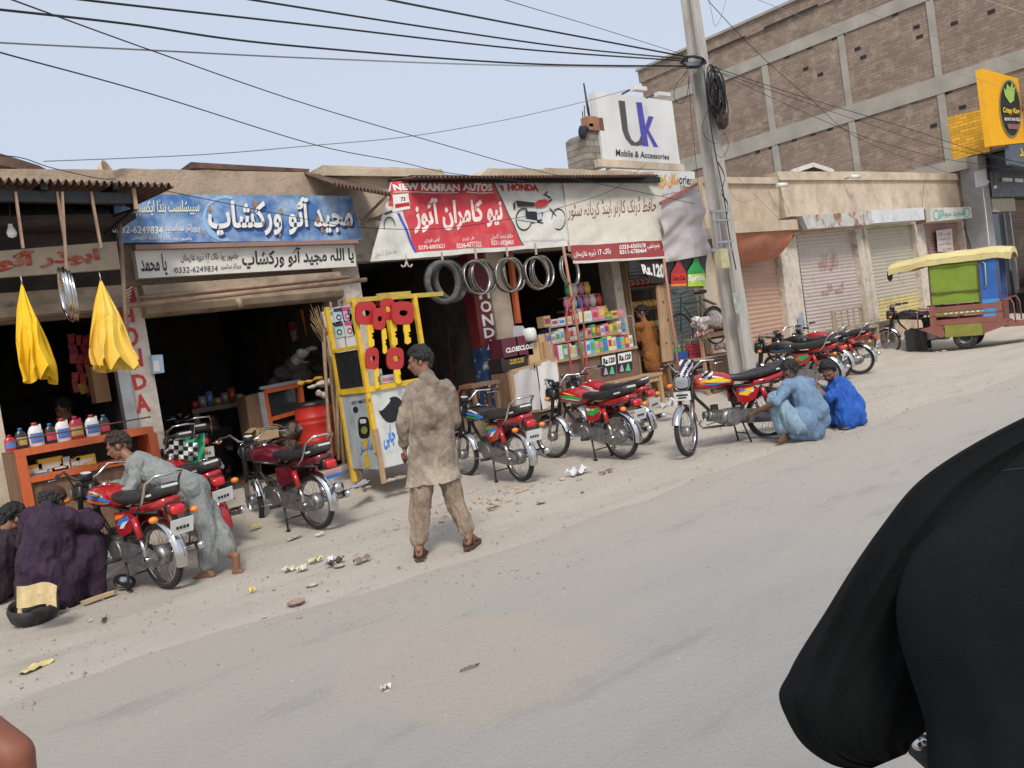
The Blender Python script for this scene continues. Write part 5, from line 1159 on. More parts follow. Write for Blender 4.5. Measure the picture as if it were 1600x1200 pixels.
# ---- 3. squatting man in purple
def squat(label,loc,mt_tunic,D,hd,fw_,neck,SL,SR,EL,WL,ER,WR,HL,HR,KL,KR,AL,AR,segs,fl=.012,cap=None,hair=None,style='short',beard=False,tro=None,sk=None,feet=True,fseed=1,toe=None,hs=1,hup=upz,extra=None,vox=.011):
    T=Thing('person',label,'person',loc)
    body=MB(sk or skin); fin=head(T,body,hd,fw_,up=hup,s=hs,style=style,hair=hair,beard=beard,cap=cap)
    capsule(body,lerp(hd,neck,.4),neck,.048,.055); capsule(body,SL,SR,.045,.045); capsule(body,lerp(SL,SR,.5),lerp(HL,HR,.5),.085,.09)
    limb(body,[SL,EL,WL],[.042,.035,.028]); limb(body,[SR,ER,WR],[.045,.037,.028]); hand(body,WL,(WL-EL),-upz,.7); hand(body,WR,(WR-ER),-upz,.7,1,-1)
    limb(body,[HL,KL,AL],[.08,.055,.038]); limb(body,[HR,KR,AR],[.08,.055,.038])
    t=toe if toe is not None else (KL-HL)
    foot(body,AL,t); foot(body,AR,t)
    T.part('body',remesh(body,.009,2)); fin()
    T.part('tunic',garment(mt_tunic,segs,vox,2,fold(fl,7,2.5,fseed)))
    if tro: T.part('trousers',garment(tro,[(HL,KL,.11,.095),(KL,lerp(KL,AL,.85),.1,.075),(HR,KR,.11,.095),(KR,lerp(KR,AR,.85),.1,.075)],vox,2,fold(.014,10,2,fseed+4)))
    if extra: extra(T)
    return T
def P3():
    pur=mat('dark_purple_cotton',(.045,.022,.05),.9,var=.2,sc=5,bump=1.0,bsc=24,c2=(.03,.014,.033),c2sc=4)
    D=lambda x,y,dz=0:PD(x,y,6.95+dz)
    d_=D
    HL,HR=D(62,900,.0),D(98,905,.1); KL,KR=D(95,835,.4),D(146,845,.25); AL,AR=D(100,930,.45),D(150,928,.3)
    SL,SR=D(48,808),D(106,808,.05)
    segs=[(D(76,792),D(78,800),.06,.08),(SL,SR,.085,.085),(D(74,815),D(62,880),.15,.17),(D(90,815,.05),D(95,870,.1),.12,.14),(D(60,860),D(50,925,.0),.15,.12),(D(70,890),D(100,925,.1),.17,.14),(D(40,930,.1),D(120,935,.2),.07,.07),
     (SR,D(150,818,.2),.075,.068),(D(150,818,.2),D(135,802,.6),.066,.05),(SL,D(40,850,.3),.08,.07),
     (HR,KR,.14,.1),(KR,D(148,920,.3),.1,.085),(D(128,845,.2),D(118,925,.25),.1,.1),(HL,KL,.14,.1),(KL,D(98,920,.4),.1,.1),(D(105,880,.2),D(110,930,.2),.12,.1)]
    squat('man in dark purple tunic and brown cap squatting beside the leftmost motorcycle',G(90,945),pur,D,D(84,783,.1),V((.75,.5,-.35)),D(77,798),SL,SR,D(40,850,.3),D(70,840,.6),D(150,818,.2),D(130,800,.6),HL,HR,KL,KR,AL,AR,segs,.014,cap=mat('brown_knit_cap',(.06,.025,.018),.9,var=.2,bump=.4,bsc=120),style='cap',toe=V((.8,.5,0)))
    T=Thing('sandal','tan sole of a sandal sticking out beside the purple tunic','sandal',D(160,932,.2)); c=G(152,938); d=V((.95,.25,0)).normalized(); s_=d.cross(upz)
    T.part('sole',MB(mat('tan_sole',(.5,.36,.2),.8)).prism([c+V((0,0,.01))+d*x+s_*y for x,y in((-.12,-.03),(0,-.04),(.13,-.035),(.17,0),(.13,.04),(0,.035),(-.12,.03))],(0,0,.022)))
    # second man, mostly cut by the frame edge
    D2=lambda x,y,dz=0:PD(x,y,7.35+dz)
    blk=mat('dark_plum_cotton',(.03,.018,.028),.9,var=.2)
    HL,HR=D2(-30,915),D2(0,915,.1);KL,KR=D2(-10,850,.4),D2(25,858,.3);AL,AR=D2(-20,950,.3),D2(8,948,.1); SL,SR=D2(-25,845),D2(22,840,.1)
    segs=[(SL,SR,.09,.09),(D2(0,850),D2(-10,915),.16,.17),(HR,KR,.13,.1),(KR,D2(8,935,.15),.1,.09),(HL,KL,.13,.1),(KL,AL,.1,.09),(SR,D2(30,880,.3),.07,.06),(SL,D2(-30,880,.3),.07,.06)]
    squat('black-haired person crouching behind the purple-clad man at the left frame edge',G(0,960),blk,D2,D2(20,812,.1),V((.8,.4,-.5)),D2(5,832),SL,SR,D2(-30,880,.3),D2(0,890,.5),D2(30,880,.3),D2(50,865,.5),HL,HR,KL,KR,AL,AR,segs,.012,style='curly',toe=V((.8,.3,0)))
P3()
# ---- pale blue squatting mechanic
def P7():
    bl=mat('pale_blue_cotton',(.17,.27,.4),.9,var=.12,sc=5,bump=1.0,bsc=24,c2=(.125,.2,.31),c2sc=4)
    d0=9.5; D=lambda x,y,dz=0:PD(x,y,d0+dz)
    HL,HR=D(1245,665,-.05),D(1268,665,.15); KL,KR=D(1212,625,.0),D(1222,622,.3); AL,AR=D(1226,677,.05),D(1232,674,.35)
    SL,SR=D(1232,603,-.05),D(1262,600,.2)
    segs=[(D(1240,594,.05),D(1244,598,.05),.055,.07),(SL,SR,.085,.08),(D(1248,606,.05),D(1270,640,.05),.14,.17),(D(1265,625,.1),D(1276,655,.1),.15,.15),(D(1255,655,.0),D(1270,672,.05),.15,.13),(D(1238,680,0),D(1268,680,.05),.05,.06),
      (SL,D(1213,628,-.12),.068,.055),(SR,D(1235,625,.3),.068,.055)]
    tro=mat('light_blue_trousers',(.22,.32,.4),.9,var=.15,sc=6,bump=.2,bsc=150)
    def ex(T): pass
    squat('man in pale blue tunic squatting at the engine of the motorcycle under repair',G(1240,690),bl,D,D(1235,581,.05),V((-.85,.15,-.45)),D(1241,594,.05),SL,SR,D(1211,630,-.12),D(1180,644,.05),D(1233,625,.3),D(1195,640,.35),HL,HR,KL,KR,AL,AR,segs,.011,tro=tro,sk=skind,fseed=3,toe=V((-.95,.1,0)))
P7()
def P8():
    bl=mat('royal_blue_cotton',(.02,.12,.5),.85,var=.12,sc=5,bump=1.0,bsc=24,c2=(.012,.07,.34),c2sc=5)
    d0=10.15; D=lambda x,y,dz=0:PD(x,y,d0+dz)
    HL,HR=D(1330,645,-.05),D(1335,640,.2); KL,KR=D(1318,615,-.15),D(1305,615,.2); AL,AR=D(1322,657,-.12),D(1308,652,.2)
    SL,SR=D(1315,602,-.1),D(1308,600,.25)
    segs=[(D(1300,592,.05),D(1306,597,.05),.06,.075),(SL,SR,.09,.085),(D(1312,606,.05),D(1330,635,.05),.14,.16),(D(1322,620,0),D(1338,648,.0),.14,.12),
      (SL,D(1296,622,-.15),.07,.06),(SR,D(1285,615,.3),.07,.055),(D(1318,618,-.15),D(1322,655,-.15),.11,.13),(D(1330,640,-.1),D(1347,658,-.1),.12,.06),(D(1305,618,.1),D(1300,655,.1),.1,.1),(D(1310,655,-.1),D(1350,660,-.1),.06,.035),(D(1292,655,.1),D(1312,658,0),.05,.05)]
    squat('man in bright royal blue clothes squatting behind the pale blue mechanic',G(1330,662),bl,D,D(1294,580,.0),V((-.75,-.25,-.6)),D(1302,594,.05),SL,SR,D(1294,624,-.15),D(1278,606,.1),D(1284,616,.3),D(1272,600,.3),HL,HR,KL,KR,AL,AR,segs,.014,sk=skin,fseed=6,beard=True,toe=V((-.9,-.3,0)))
P8()
# ---- rust-brown clothed man at the shelves
def P6():
    br=mat('rust_brown_cotton',(.3,.11,.025),.9,var=.15,sc=5,bump=1.0,bsc=24,c2=(.2,.07,.018),c2sc=4)
    p=at(1036,612,9.62); d0=(p-C0).dot(CF); D=lambda x,y,dz=0:PD(x,y,d0+dz)
    T=Thing('person','young man in rust-brown tunic and trousers standing at the bread shelves','person',p)
    body=MB(skin); fin=head(T,body,D(1003,489),V((-.5,.85,-.25)),s=.95,style='short'); capsule(body,D(1004,495),D(1007,503),.045,.05)
    SL,SR=D(999,511,-.1),D(1018,509,.1); capsule(body,SL,SR,.06,.06); capsule(body,D(1009,510),D(1020,555),.1,.11)
    EL,WL=D(997,530,-.02),D(999,538,.3); ER,WR=D(1026,532,.15),D(1012,538,.4); limb(body,[SL,EL,WL],[.04,.035,.026]); limb(body,[SR,ER,WR],[.04,.035,.026]); hand(body,WL,WL-EL,-upz,.5,.95); hand(body,WR,WR-ER,-upz,.5,.95,-1)
    HL,HR=D(1016,556,-.05),D(1028,556,.08);KL,KR=D(1022,580,0),D(1036,580,.05);AL,AR=D(1030,602,.1),D(1041,604,0)
    limb(body,[HL,KL,AL],[.075,.05,.036]); limb(body,[HR,KR,AR],[.075,.05,.036]); foot(body,AL,V((-.5,.8,0)),.9); foot(body,AR,V((-.3,.9,0)),.9); T.part('body',remesh(body,.01,2)); fin()
    T.part('tunic',garment(br,[(D(1006,501),D(1008,505),.055,.07),(SL,SR,.08,.08),(D(1008,513),D(1016,545),.12,.13),(D(1016,545),D(1020,570),.14,.15),(D(1024,550),D(1030,570,.05),.12,.12),(SL,EL,.06,.055),(EL,WL,.055,.045),(SR,ER,.06,.055),(ER,WR,.055,.045)],.012,4,fold(.007,6,2,2)))
    T.part('trousers',garment(br,[(HL,KL,.11,.09),(KL,lerp(KL,AL,.9),.09,.085),(HR,KR,.11,.09),(KR,lerp(KR,AR,.9),.09,.085)],.012,4,fold(.007,8,1.6,7)))
P6()
# ---- shopkeepers inside, seen head and shoulders above their counters
def keeper(label,hx,hy,Y,fw_,m,s=1,beard=False,lean=0,sk=None):
    p=at(hx,hy,Y); T=Thing('person',label,'person',V((p.x,p.y,.3)))
    body=MB(sk or skin); fin=head(T,body,p,V(fw_),s=s,beard=beard); nk=p+V((0,.02,-.13)); capsule(body,p+V((0,.02,-.05)),nk,.05,.055)
    f=V((fw_[0],fw_[1],0)).normalized(); l=upz.cross(f); SL,SR=nk+l*.17-upz*.06,nk-l*.17-upz*.06; HP=nk-upz*.5-f*.05
    capsule(body,SL,SR,.06,.06); capsule(body,nk,HP,.11,.12); EL,ER=SL-upz*.22+f*.1,SR-upz*.22+f*.1; WL,WR=EL+f*.2-l*.06+upz*.02,ER+f*.2+l*.06+upz*.02
    limb(body,[SL,EL,WL],[.045,.037,.028]); limb(body,[SR,ER,WR],[.045,.037,.028]); hand(body,WL,f,-upz,.5); hand(body,WR,f,-upz,.5,1,-1)
    H1,H2=HP+l*.09,HP-l*.09; z=.3; 
    for h in(H1,H2): k_=V((h.x,h.y,(h.z+z)/2))+f*.08; a_=V((h.x,h.y,z+.07)); limb(body,[h,k_,a_],[.08,.055,.038]); foot(body,a_,f)
    T.part('body',remesh(body,.011,2)); fin()
    T.part('tunic',garment(m,[(nk+upz*.01,nk-upz*.04,.06,.07),(SL,SR,.085,.085),(nk-upz*.1,HP,.135,.15),(HP,HP-upz*.25,.15,.15),(SL,EL,.065,.06),(EL,WL,.058,.048),(SR,ER,.065,.06),(ER,WR,.058,.048)],.013,4,fold(.01,7,3,hx)))
    T.part('trousers',garment(m,[(H1,V((H1.x,H1.y,.4)),.11,.08),(H2,V((H2.x,H2.y,.4)),.11,.08)],.014,3,fold(.01,8,2,hy)))
keeper('shopkeeper in dark teal shirt looking down behind the row of oil bottles',100,640,11.0,(-.85,-.35,-.3),mat('dark_teal_cotton',(.012,.06,.06),.9))
keeper('bearded shopkeeper in blue shirt sitting behind the snack counter',859,503,10.75,(.0,-.9,-.35),mat('mid_blue_cotton',(.05,.14,.3),.9),beard=True)
keeper('mechanic in near-black clothes in the dark workshop behind the motorcycles',331,655,11.6,(-.2,-.9,-.4),mat('near_black_cloth',(.02,.018,.018),.95),sk=skind)  # clothes in one near-black tone
# ---- dark-clad rider close to the lens
def P9():
    T=Thing('person','rider in black cotton shirt seen from behind, close up at the right edge','person',(1.35,.9,0))
    cl=mat('black_cotton_close',(.0105,.0118,.0122),.95,var=.3,sc=5,bump=.7,bsc=420,c2=(.0125,.014,.015),c2sc=9,spec=.15)
    D=PD
    body=MB(skin); nk=D(1900,640,.95); hd=D(1960,470,1.0); fin=head(T,body,hd,V((.85,.5,0)),s=1.0); capsule(body,hd,nk,.055,.06)
    SL=D(1640,800,.95); SR=D(2150,760,1.0); EL=D(1370,1055,1.0); W=D(1660,1200,1.12); HP=D(1780,1400,.98)
    capsule(body,SL,SR,.05,.05); capsule(body,nk,HP,.1,.12); limb(body,[SL,EL,W],[.045,.03,.026]); hand(body,W,V((.8,.5,-.2)),-upz,1.0)
    ER=D(2250,1200,1.2); WR=D(2050,1350,1.5); limb(body,[SR,ER,WR],[.05,.04,.03]); hand(body,WR,V((.8,.5,-.1)),-upz,1.0)
    for s_ in(-1,1):
        h=HP+V((.05*s_,.12*s_,-.05)); k=h+V((.4,.2,.02)); a=k+V((.02,0,-.45)); limb(body,[h,k,a],[.09,.065,.045]); foot(body,a,V((.8,.5,0)))
    T.part('body',remesh(body,.012,2)); fin()
    def tube_(st,fold_,n=72,sub_=8):
        """cloth sleeve lofted through stations (left xy, right xy, depth, half thickness)"""
        P=[]
        for i in range(len(st)-1):
            p0=st[max(i-1,0)];p1=st[i];p2=st[i+1];p3=st[min(i+2,len(st)-1)]
            for j in range(sub_):
                t=j/sub_; P.append([.5*(2*b+(c-a)*t+(2*a-5*b+4*c-d)*t*t+(-a+3*b-3*c+d)*t**3) for a,b,c,d in zip(p0,p1,p2,p3)])
        P.append(list(st[-1])); vs=[];fs=[];k=len(P)
        for r,(lx,ly,rx,ry,d,th) in enumerate(P):
            for j in range(n):
                a=2*math.pi*j/n; u=(1-math.cos(a))/2; x=lx+(rx-lx)*u; y=ly+(ry-ly)*u; dd=d-th*math.sin(a)
                p=PD(x,y,dd); vs.append(p-ray(x,y).normalized()*fold_(u,r/(k-1),math.sin(a))*(abs(math.sin(a))**.5))
        for r in range(k-1):
            for j in range(n): fs.append((r*n+j,r*n+(j+1)%n,(r+1)*n+(j+1)%n,(r+1)*n+j))
        c1=sum((vs[-n+i] for i in range(n)),V((0,0,0)))/n; vs.append(c1)
        for j in range(n): fs.append(((k-1)*n+j,(k-1)*n+(j+1)%n,len(vs)-1))
        return MB(cl).add(vs,fs,True)
    def f1(u,v,s):
        q=MN.noise(V((u*5.5-v*1.2,v*1.5,3))); q2=MN.noise(V((u*13-v*3,v*2.2,8))); q3=MN.noise(V((u*3,v*5,1)))
        return .017*(.35-min(abs(q)*2.6,1))+.007*(.3-min(abs(q2)*2.6,1))+.006*q3
    def f2(u,v,s):
        q=MN.noise(V((u*3.2+v*1.1,v*1.6,6))); q2=MN.noise(V((u*8+v*3,v*3,2)))
        return .014*(.35-min(abs(q)*2.4,1))+.005*(.3-min(abs(q2)*2.6,1))+.003*MN.noise(V((u*9,v*11,4)))
    sl_s=[(1700,610,1800,760,.93,.05),(1600,652,1720,790,.94,.055),(1500,706,1665,845,.95,.06),(1430,757,1620,890,.955,.062),(1375,825,1580,940,.96,.064),(1330,890,1550,985,.97,.066),(1290,955,1525,1035,.98,.066),(1250,1018,1500,1085,.985,.064),(1232,1052,1480,1112,.985,.06),(1217,1085,1458,1134,.985,.056),(1230,1125,1436,1152,.985,.05),(1256,1165,1424,1163,.99,.042),(1300,1195,1420,1172,.995,.03),(1350,1206,1416,1178,1.0,.016)]
    T.part('sleeve',tube_(sl_s,f1))
    bk=[(1760,560,2050,520,.93,.07),(1700,612,2080,560,.915,.085),(1612,690,2080,640,.905,.1),(1545,752,2080,720,.895,.105),(1478,812,2080,800,.89,.11),(1424,868,2080,870,.885,.115),(1402,930,2080,940,.88,.12),(1403,985,2080,1000,.88,.12),(1420,1050,2080,1060,.88,.12),(1440,1110,2080,1110,.88,.12),(1447,1150,2080,1150,.88,.12),(1450,1230,2080,1230,.88,.12),(1455,1420,2080,1420,.9,.12)]
    g=tube_(bk,f2,90); sh=T.part('shirt_back',g)
    from mathutils.bvhtree import BVHTree
    bv=BVHTree.FromPolygons([tuple(p) for p in g.v],g.f); pts=[]
    for i in range(40):
        t=i/39; x=1500+150*t; y=742-14*math.sin(t*1.5)+5*(1-t)
        hit=bv.ray_cast(C0,ray(x,y).normalized(),5)
        if hit[0]: pts.append(hit[0]-ray(x,y).normalized()*.0004)
    if len(pts)>3: T.part('yoke_seam',MB(black).tube(pts,.0009,5),sh)
    T.part('shirt_front',garment(cl,[(D(1760,740,1.02),D(2050,740,1.05),.1,.1),(D(1780,800,1.03),D(1800,1400,1.03),.13,.15),(SR,ER,.075,.07),(ER,WR,.07,.06)],.014,2))
P9()
# bike the rider sits on, almost wholly below the frame
T=Thing('handlebar_end','black handlebar end with a glint of chrome lever under the rider arm','handlebar',PD(1440,1165,1.35))
T.part('grip',MB(blackrub).cyl(PD(1437,1166,1.3),PD(1490,1215,1.35),.02,14)); T.part('lever',MB(chrome).tube([PD(1433,1163,1.29),PD(1440,1158,1.28),PD(1452,1165,1.3)],.006,8).sph(PD(1434,1164,1.285),.009,8)); T.part('bar',MB(frm).cyl(PD(1490,1215,1.35),PD(1700,1420,1.5),.012,8))
T=Thing('brown_corner_shape','rounded brown shape of unclear kind with dark underside in the lower left corner','bag',PD(-20,1200,.7))  # unidentified brown shape, built like the edge of a bag
lea=mat('smooth_brown',(.22,.075,.04),.5,var=.2,sc=12)
m_=MB(lea); capsule(m_,PD(-60,1128,.7),PD(20,1180,.7),.02,.017); capsule(m_,PD(20,1180,.7),PD(30,1260,.7),.017,.015); capsule(m_,PD(-60,1190,.7),PD(10,1300,.7),.03,.03); T.part('flap',remesh(m_,.003,3)); 
m_=MB(black); capsule(m_,PD(-50,1240,.68),PD(0,1330,.68),.03,.035); T.part('dark_underside',m_)
# ------------------------------------------------------------------ hanging goods
def hang_cloth(label,top,L,Rr,bot,Y,m,seed):
    """square of cloth hooked at its centre so the corners drop in folds; L and Rr are outline points down each side"""
    T=Thing('yellow_cloth',label,'cloth',at(*top,Y),'yellow cloths hanging from the porch')
    n=64;K=22;vs=[];fs=[]
    def side(S,v):
        for a,b in zip(S,S[1:]):
            if v<=b[0]: t=(v-a[0])/(b[0]-a[0]); return a[1]+(b[1]-a[1])*t
        return S[-1][1]
    for k in range(K+1):
        v=k/K
        for j in range(n):
            a=2*math.pi*j/n
            vv=v*(1+bot*(.5*math.sin(a*2+seed)+.35*math.sin(a*3+seed*2)+.2*math.cos(a*5)))
            y=top[1]+vv*(side([(0,0),(1,1)],0)+1)*H_[0]
            xl,xr_=side(L,min(vv,1)),side(Rr,min(vv,1)); cx=(xl+xr_)/2; hw=(xr_-xl)/2
            pl=1+.2*v*math.sin(a*5+seed+v*1.5)+.16*v*math.sin(a*9+seed*3-v*2)+.1*v*math.sin(a*16+seed)
            x=cx+hw*math.cos(a)*pl; dep=(.13*min(1,v*2.5)*math.sin(a)+.05*v*math.cos(a*7+v*4+seed))*pl
            p=at(x,y,Y); vs.append(p+V((0,dep-.0,0)))
    for k in range(K):
        for j in range(n): fs.append((k*n+j,k*n+(j+1)%n,(k+1)*n+(j+1)%n,(k+1)*n+j))
    T.part('cloth',MB(m).add(vs,fs,True)); T.part('hook',MB(steel).tube([at(top[0]-2,top[1]-12,Y),at(top[0],top[1]-4,Y),at(top[0],top[1]+3,Y)],.006,5))
H_=[150]
H_[0]=150; hang_cloth('bright yellow cloth hanging in folds, left of the two on the porch',(34,443),[(0,33),(.25,27),(.6,27),(.85,33),(1,40)],[(0,35),(.25,49),(.55,66),(.85,80),(1,84)],.055,8.5,mat('bright_yellow_cloth',(.83,.52,.012),.75,var=.06,bump=.2,bsc=200),1)
H_[0]=138; hang_cloth('paler yellow cloth hanging before the red-lettered pillar, right of the two on the porch',(157,438),[(0,156),(.25,149),(.6,145),(.85,144),(1,150)],[(0,159),(.3,178),(.6,194),(.85,208),(1,214)],.06,8.5,mat('pale_yellow_cloth',(.8,.55,.1),.75,var=.08,bump=.2,bsc=200,c2=(.83,.5,.02),c2sc=4),4)
T=Thing('wheel_rim','steel rims hanging edge-on between the two yellow cloths','rim',at(106,460,8.6)); 
for k in range(3): T.part('rim',MB(chrome).lathe([(.235,-.022),(.245,-.018),(.228,-.006),(.228,.006),(.245,.018),(.235,.022),(.222,.01),(.222,-.01)],at(101+k*5,458+k*3,8.6+.02*k),(1,-.12,0),40,True))
T.part('strap',MB(tanpipe).bar(at(97,300,8.62),at(104,428,8.62),.03,.02))
T=Thing('light_bulb','white bulb hanging under the dark porch roof at far left','bulb',at(17,360,9)); T.part('bulb',MB(mat('bulb_white',(.8,.78,.72),.3)).lathe([(0,-.06),(.035,-.045),(.045,-.01),(.03,.03),(.02,.05),(.02,.07)],at(18,362,9),(0,0,1),14)); T.part('cord',MB(wiremat).tube([at(16,352,9),at(15,300,9)],.006,5))
T=Thing('porch_shade_board','dark sheet painting the shade under the porch roof behind the faded cream sign','board',at(90,360,9.9)); T.part('board',pw(MB(dark),[(-150,296),(176,296),(190,384),(190,455),(-150,470)],9.93,.03))  # near-black sheet stands in for the shade inside the porch
def rings(label,px,py,n,Y,kind,off,grp='rims and tyres hanging under the banners',r=.235):
    T=Thing('wheel_rim' if kind=='rim' else 'tyre_bundle',label,'rim' if kind=='rim' else 'tyre',at(px,py,Y),grp)
    for k in range(n):
        c=at(px+off*k,py-1.5*k,Y+.12*k)+V((0,0,.0)); ax_=V((-.15+.14*math.sin(k*2+px),1,.1*math.cos(k*3+px)))
        if kind=='rim': T.part('rim',MB(mat('dull_rim_steel',(.45,.43,.4),.32,.9,var=.3,sc=9,c2=(.22,.18,.14),c2sc=6,c2t=.58)).lathe([(r,-.036),(r+.014,-.03),(r-.002,-.012),(r-.002,.012),(r+.014,.03),(r,.036),(r-.014,.018),(r-.014,-.018)],c,ax_,44,True))
        else:
            mb=MB(mat('grey_dusty_rubber',(.07,.072,.072),.85,var=.3,sc=20,c2=(.14,.135,.12),c2sc=8)); mb.torus(c,ax_,.258,.038,44,10,.05)
            for i in range(60):
                a=2*math.pi*i/60; d=V((math.cos(a),0,math.sin(a))); mb.bar(c+d*.294+V((0,-.02,0)),c+V((math.cos(a+.05),0,math.sin(a+.05)))*.294+V((0,.02,0)),.012,.006)
            T.part('tyre',mb)
    T.part('strap',MB(mat('white_strap',(.5,.42,.36),.8)).bar(at(px-2,py-47,Y),at(px,py-29,Y),.035,.012))
rings('pair of dusty grey tyres hanging under the red banner',692,441,2,9.3,'tyre',11)
rings('steel rims hanging first to the right of the tyres',744,434,3,9.3,'rim',6)
rings('steel rims hanging second to the right of the tyres, below the printed motorcycle',793,430,2,9.3,'rim',9)
rings('steel rims hanging third to the right of the tyres with a rag inside',838,427,3,9.3,'rim',5)
rings('single steel rim hanging on the thin red-brown pole under the cream banner',890,422,1,9.3,'rim',5)
T=Thing('double_hook','empty white double hook hanging left of the tyres','hook',at(635,405,9.3)); T.part('hook',MB(mat('white_strap',(.5,.42,.36),.8)).tube([at(634,397,9.3),at(635,410,9.3)],.012,6).tube([at(635,408,9.3),at(633,416,9.3),at(629,417,9.3),at(627,414,9.3)],.011,6).tube([at(635,408,9.3),at(638,416,9.3),at(642,417,9.3),at(644,413,9.3)],.011,6))
for (a,b,l,Y) in(((880,385),(917,602),'thin red-brown pole propping the left end of the cream banner',9.25),((1037,403),(1064,606),'thin red-brown pole propping the right end of the cream banner',9.25)):
    T=Thing('support_pole',l,'pole',at(*b,Y)); T.part('pole',MB(mat('red_brown_pole',(.42,.2,.12),.7,var=.15)).cyl(at(*a,Y),at(*b,Y),.022,8))
T=Thing('red_hose','loop of red hose hanging from the thin pole before the snack counter','hose',at(900,560,9.2)); T.part('hose',MB(mat('red_hose',(.4,.06,.06),.5)).tube([at(x,y,9.2) for x,y in((903,645),(894,590),(887,530),(885,495),(887,475),(893,463),(900,461),(907,470),(911,490),(914,540),(919,600),(924,645))],.014,7))
# ------------------------------------------------------------------ generic goods
def goods(name,label,cat,group,x,y,Y,w,h,c,d=.12,face=None,rnd=0,txt=None,kind='box'):
    """small packed item whose foot stands at the pixel point on depth Y"""
    p=at(x,y,Y); T=Thing(name,label,cat,p,group)
    m=mat('pack_%02d%02d%02d'%tuple(int(k*99) for k in c),c,.5,var=.08)
    if kind=='box':
        mb=MB(m); mb.box(p+V((0,d/2,h/2)),(w,d,h)); b=T.part('carton',mb)
        if face: T.part('printed_panel',MB(mat('pack_%02d%02d%02d'%tuple(int(k*99) for k in face),face,.5,var=.08)).box(p+V((0,-.002,h*.45)),(w*.7,.003,h*.4)),b)
    else:
        mb=MB(m); mb.loft([],4) if False else None
        T.part('pouch',MB(m).grid(lambda u,v:p+V(((u-.5)*w*(1-.1*abs(v-.5)),-.03*math.sin(math.pi*u)*math.sin(math.pi*v),h*v)),6,6).grid(lambda u,v:p+V(((u-.5)*w*(1-.1*abs(v-.5)),.03*math.sin(math.pi*u)*math.sin(math.pi*v)+.002,h*v)),6,6).set(MATS.get('x') or wht_ink).grid(lambda u,v:p+V(((u-.5)*w*.6,-.034*math.sin(math.pi*(.2+.6*u))*math.sin(math.pi*(.3+.4*v))-.002,h*(.3+.4*v))),4,3))
    return T
PAL=[(.5,.04,.04),(.6,.45,.05),(.05,.2,.5),(.6,.58,.55),(.05,.35,.12),(.55,.2,.3),(.45,.3,.18),(.6,.3,.05),(.1,.4,.5),(.5,.5,.45),(.65,.62,.2),(.3,.06,.1)]
PN=['red','yellow','blue','white','green','pink','brown','orange','turquoise','grey','lime','maroon']
# ---- left shop: counter, bottles
Yc=9.3; a=at(22,703,Yc); b=at(168,679,Yc); zt_=(a.z+b.z)/2; z0=gz(Yc)
T=Thing('display_counter','orange varnished display counter with open shelf in front of the far left shop','counter',V(((a.x+b.x)/2,Yc,z0)))
xl,xr2=a.x,b.x+.45
top_=MB(orangew); top_.bx(xl,xr2,Yc,Yc+.45,zt_-.07,zt_); T.part('top_board',top_)
zm=at(90,737,Yc).z
T.part('shelf',MB(orangew).bx(xl+.09,xr2,Yc+.01,Yc+.44,zm-.06,zm)); 
for x in(xl,xr2-.06): T.part('leg',MB(orangew).bx(x,x+.09,Yc+.002,Yc+.44,z0,zt_-.071))
T.part('side_panel',MB(woodd).bx(xl-.03,xl-.002,Yc+.02,Yc+.5,z0,zt_-.02)); T.part('front_panel',MB(woodd).bx(xl+.092,xr2-.062,Yc+.05,Yc+.07,z0,zm-.062))
T.part('back_panel',MB(dark).bx(xl+.09,xr2-.06,Yc+.4,Yc+.42,zm,zt_-.072))
T.part('rail',MB(rust).cyl((xl,Yc+.02,zt_+.09),(xr2,Yc+.02,zt_+.1),.008,6).cyl((xl+.05,Yc+.02,zt_),(xl+.05,Yc+.02,zt_+.1),.008,6).cyl((xr2-.5,Yc+.02,zt_),(xr2-.5,Yc+.02,zt_+.1),.008,6))
bott=[(17,'small red bottle with red cap, leftmost on the orange counter',(.45,.02,.03),(.45,.02,.03),.15),(35,'black oil bottle with blue cap second from the left on the orange counter',(.02,.02,.03),(.03,.15,.5),.2),(58,'large white oil jug with red cap and blue label on the orange counter',(.72,.7,.68),(.5,.03,.04),.23),(81,'black oil bottle with blue cap between the two white jugs',(.02,.02,.02),(.03,.15,.5),.2),(100,'white oil jug with red cap and red label in the middle of the orange counter',(.72,.7,.68),(.5,.03,.04),.23),(121,'solid red oil jug on the orange counter',(.4,.02,.05),(.4,.02,.05),.23),(146,'white oil jug with red cap and green label at the right on the orange counter',(.72,.7,.68),(.5,.03,.04),.22),(165,'dark oil bottle with blue cap, rightmost on the orange counter',(.02,.02,.02),(.03,.15,.5),.2)]
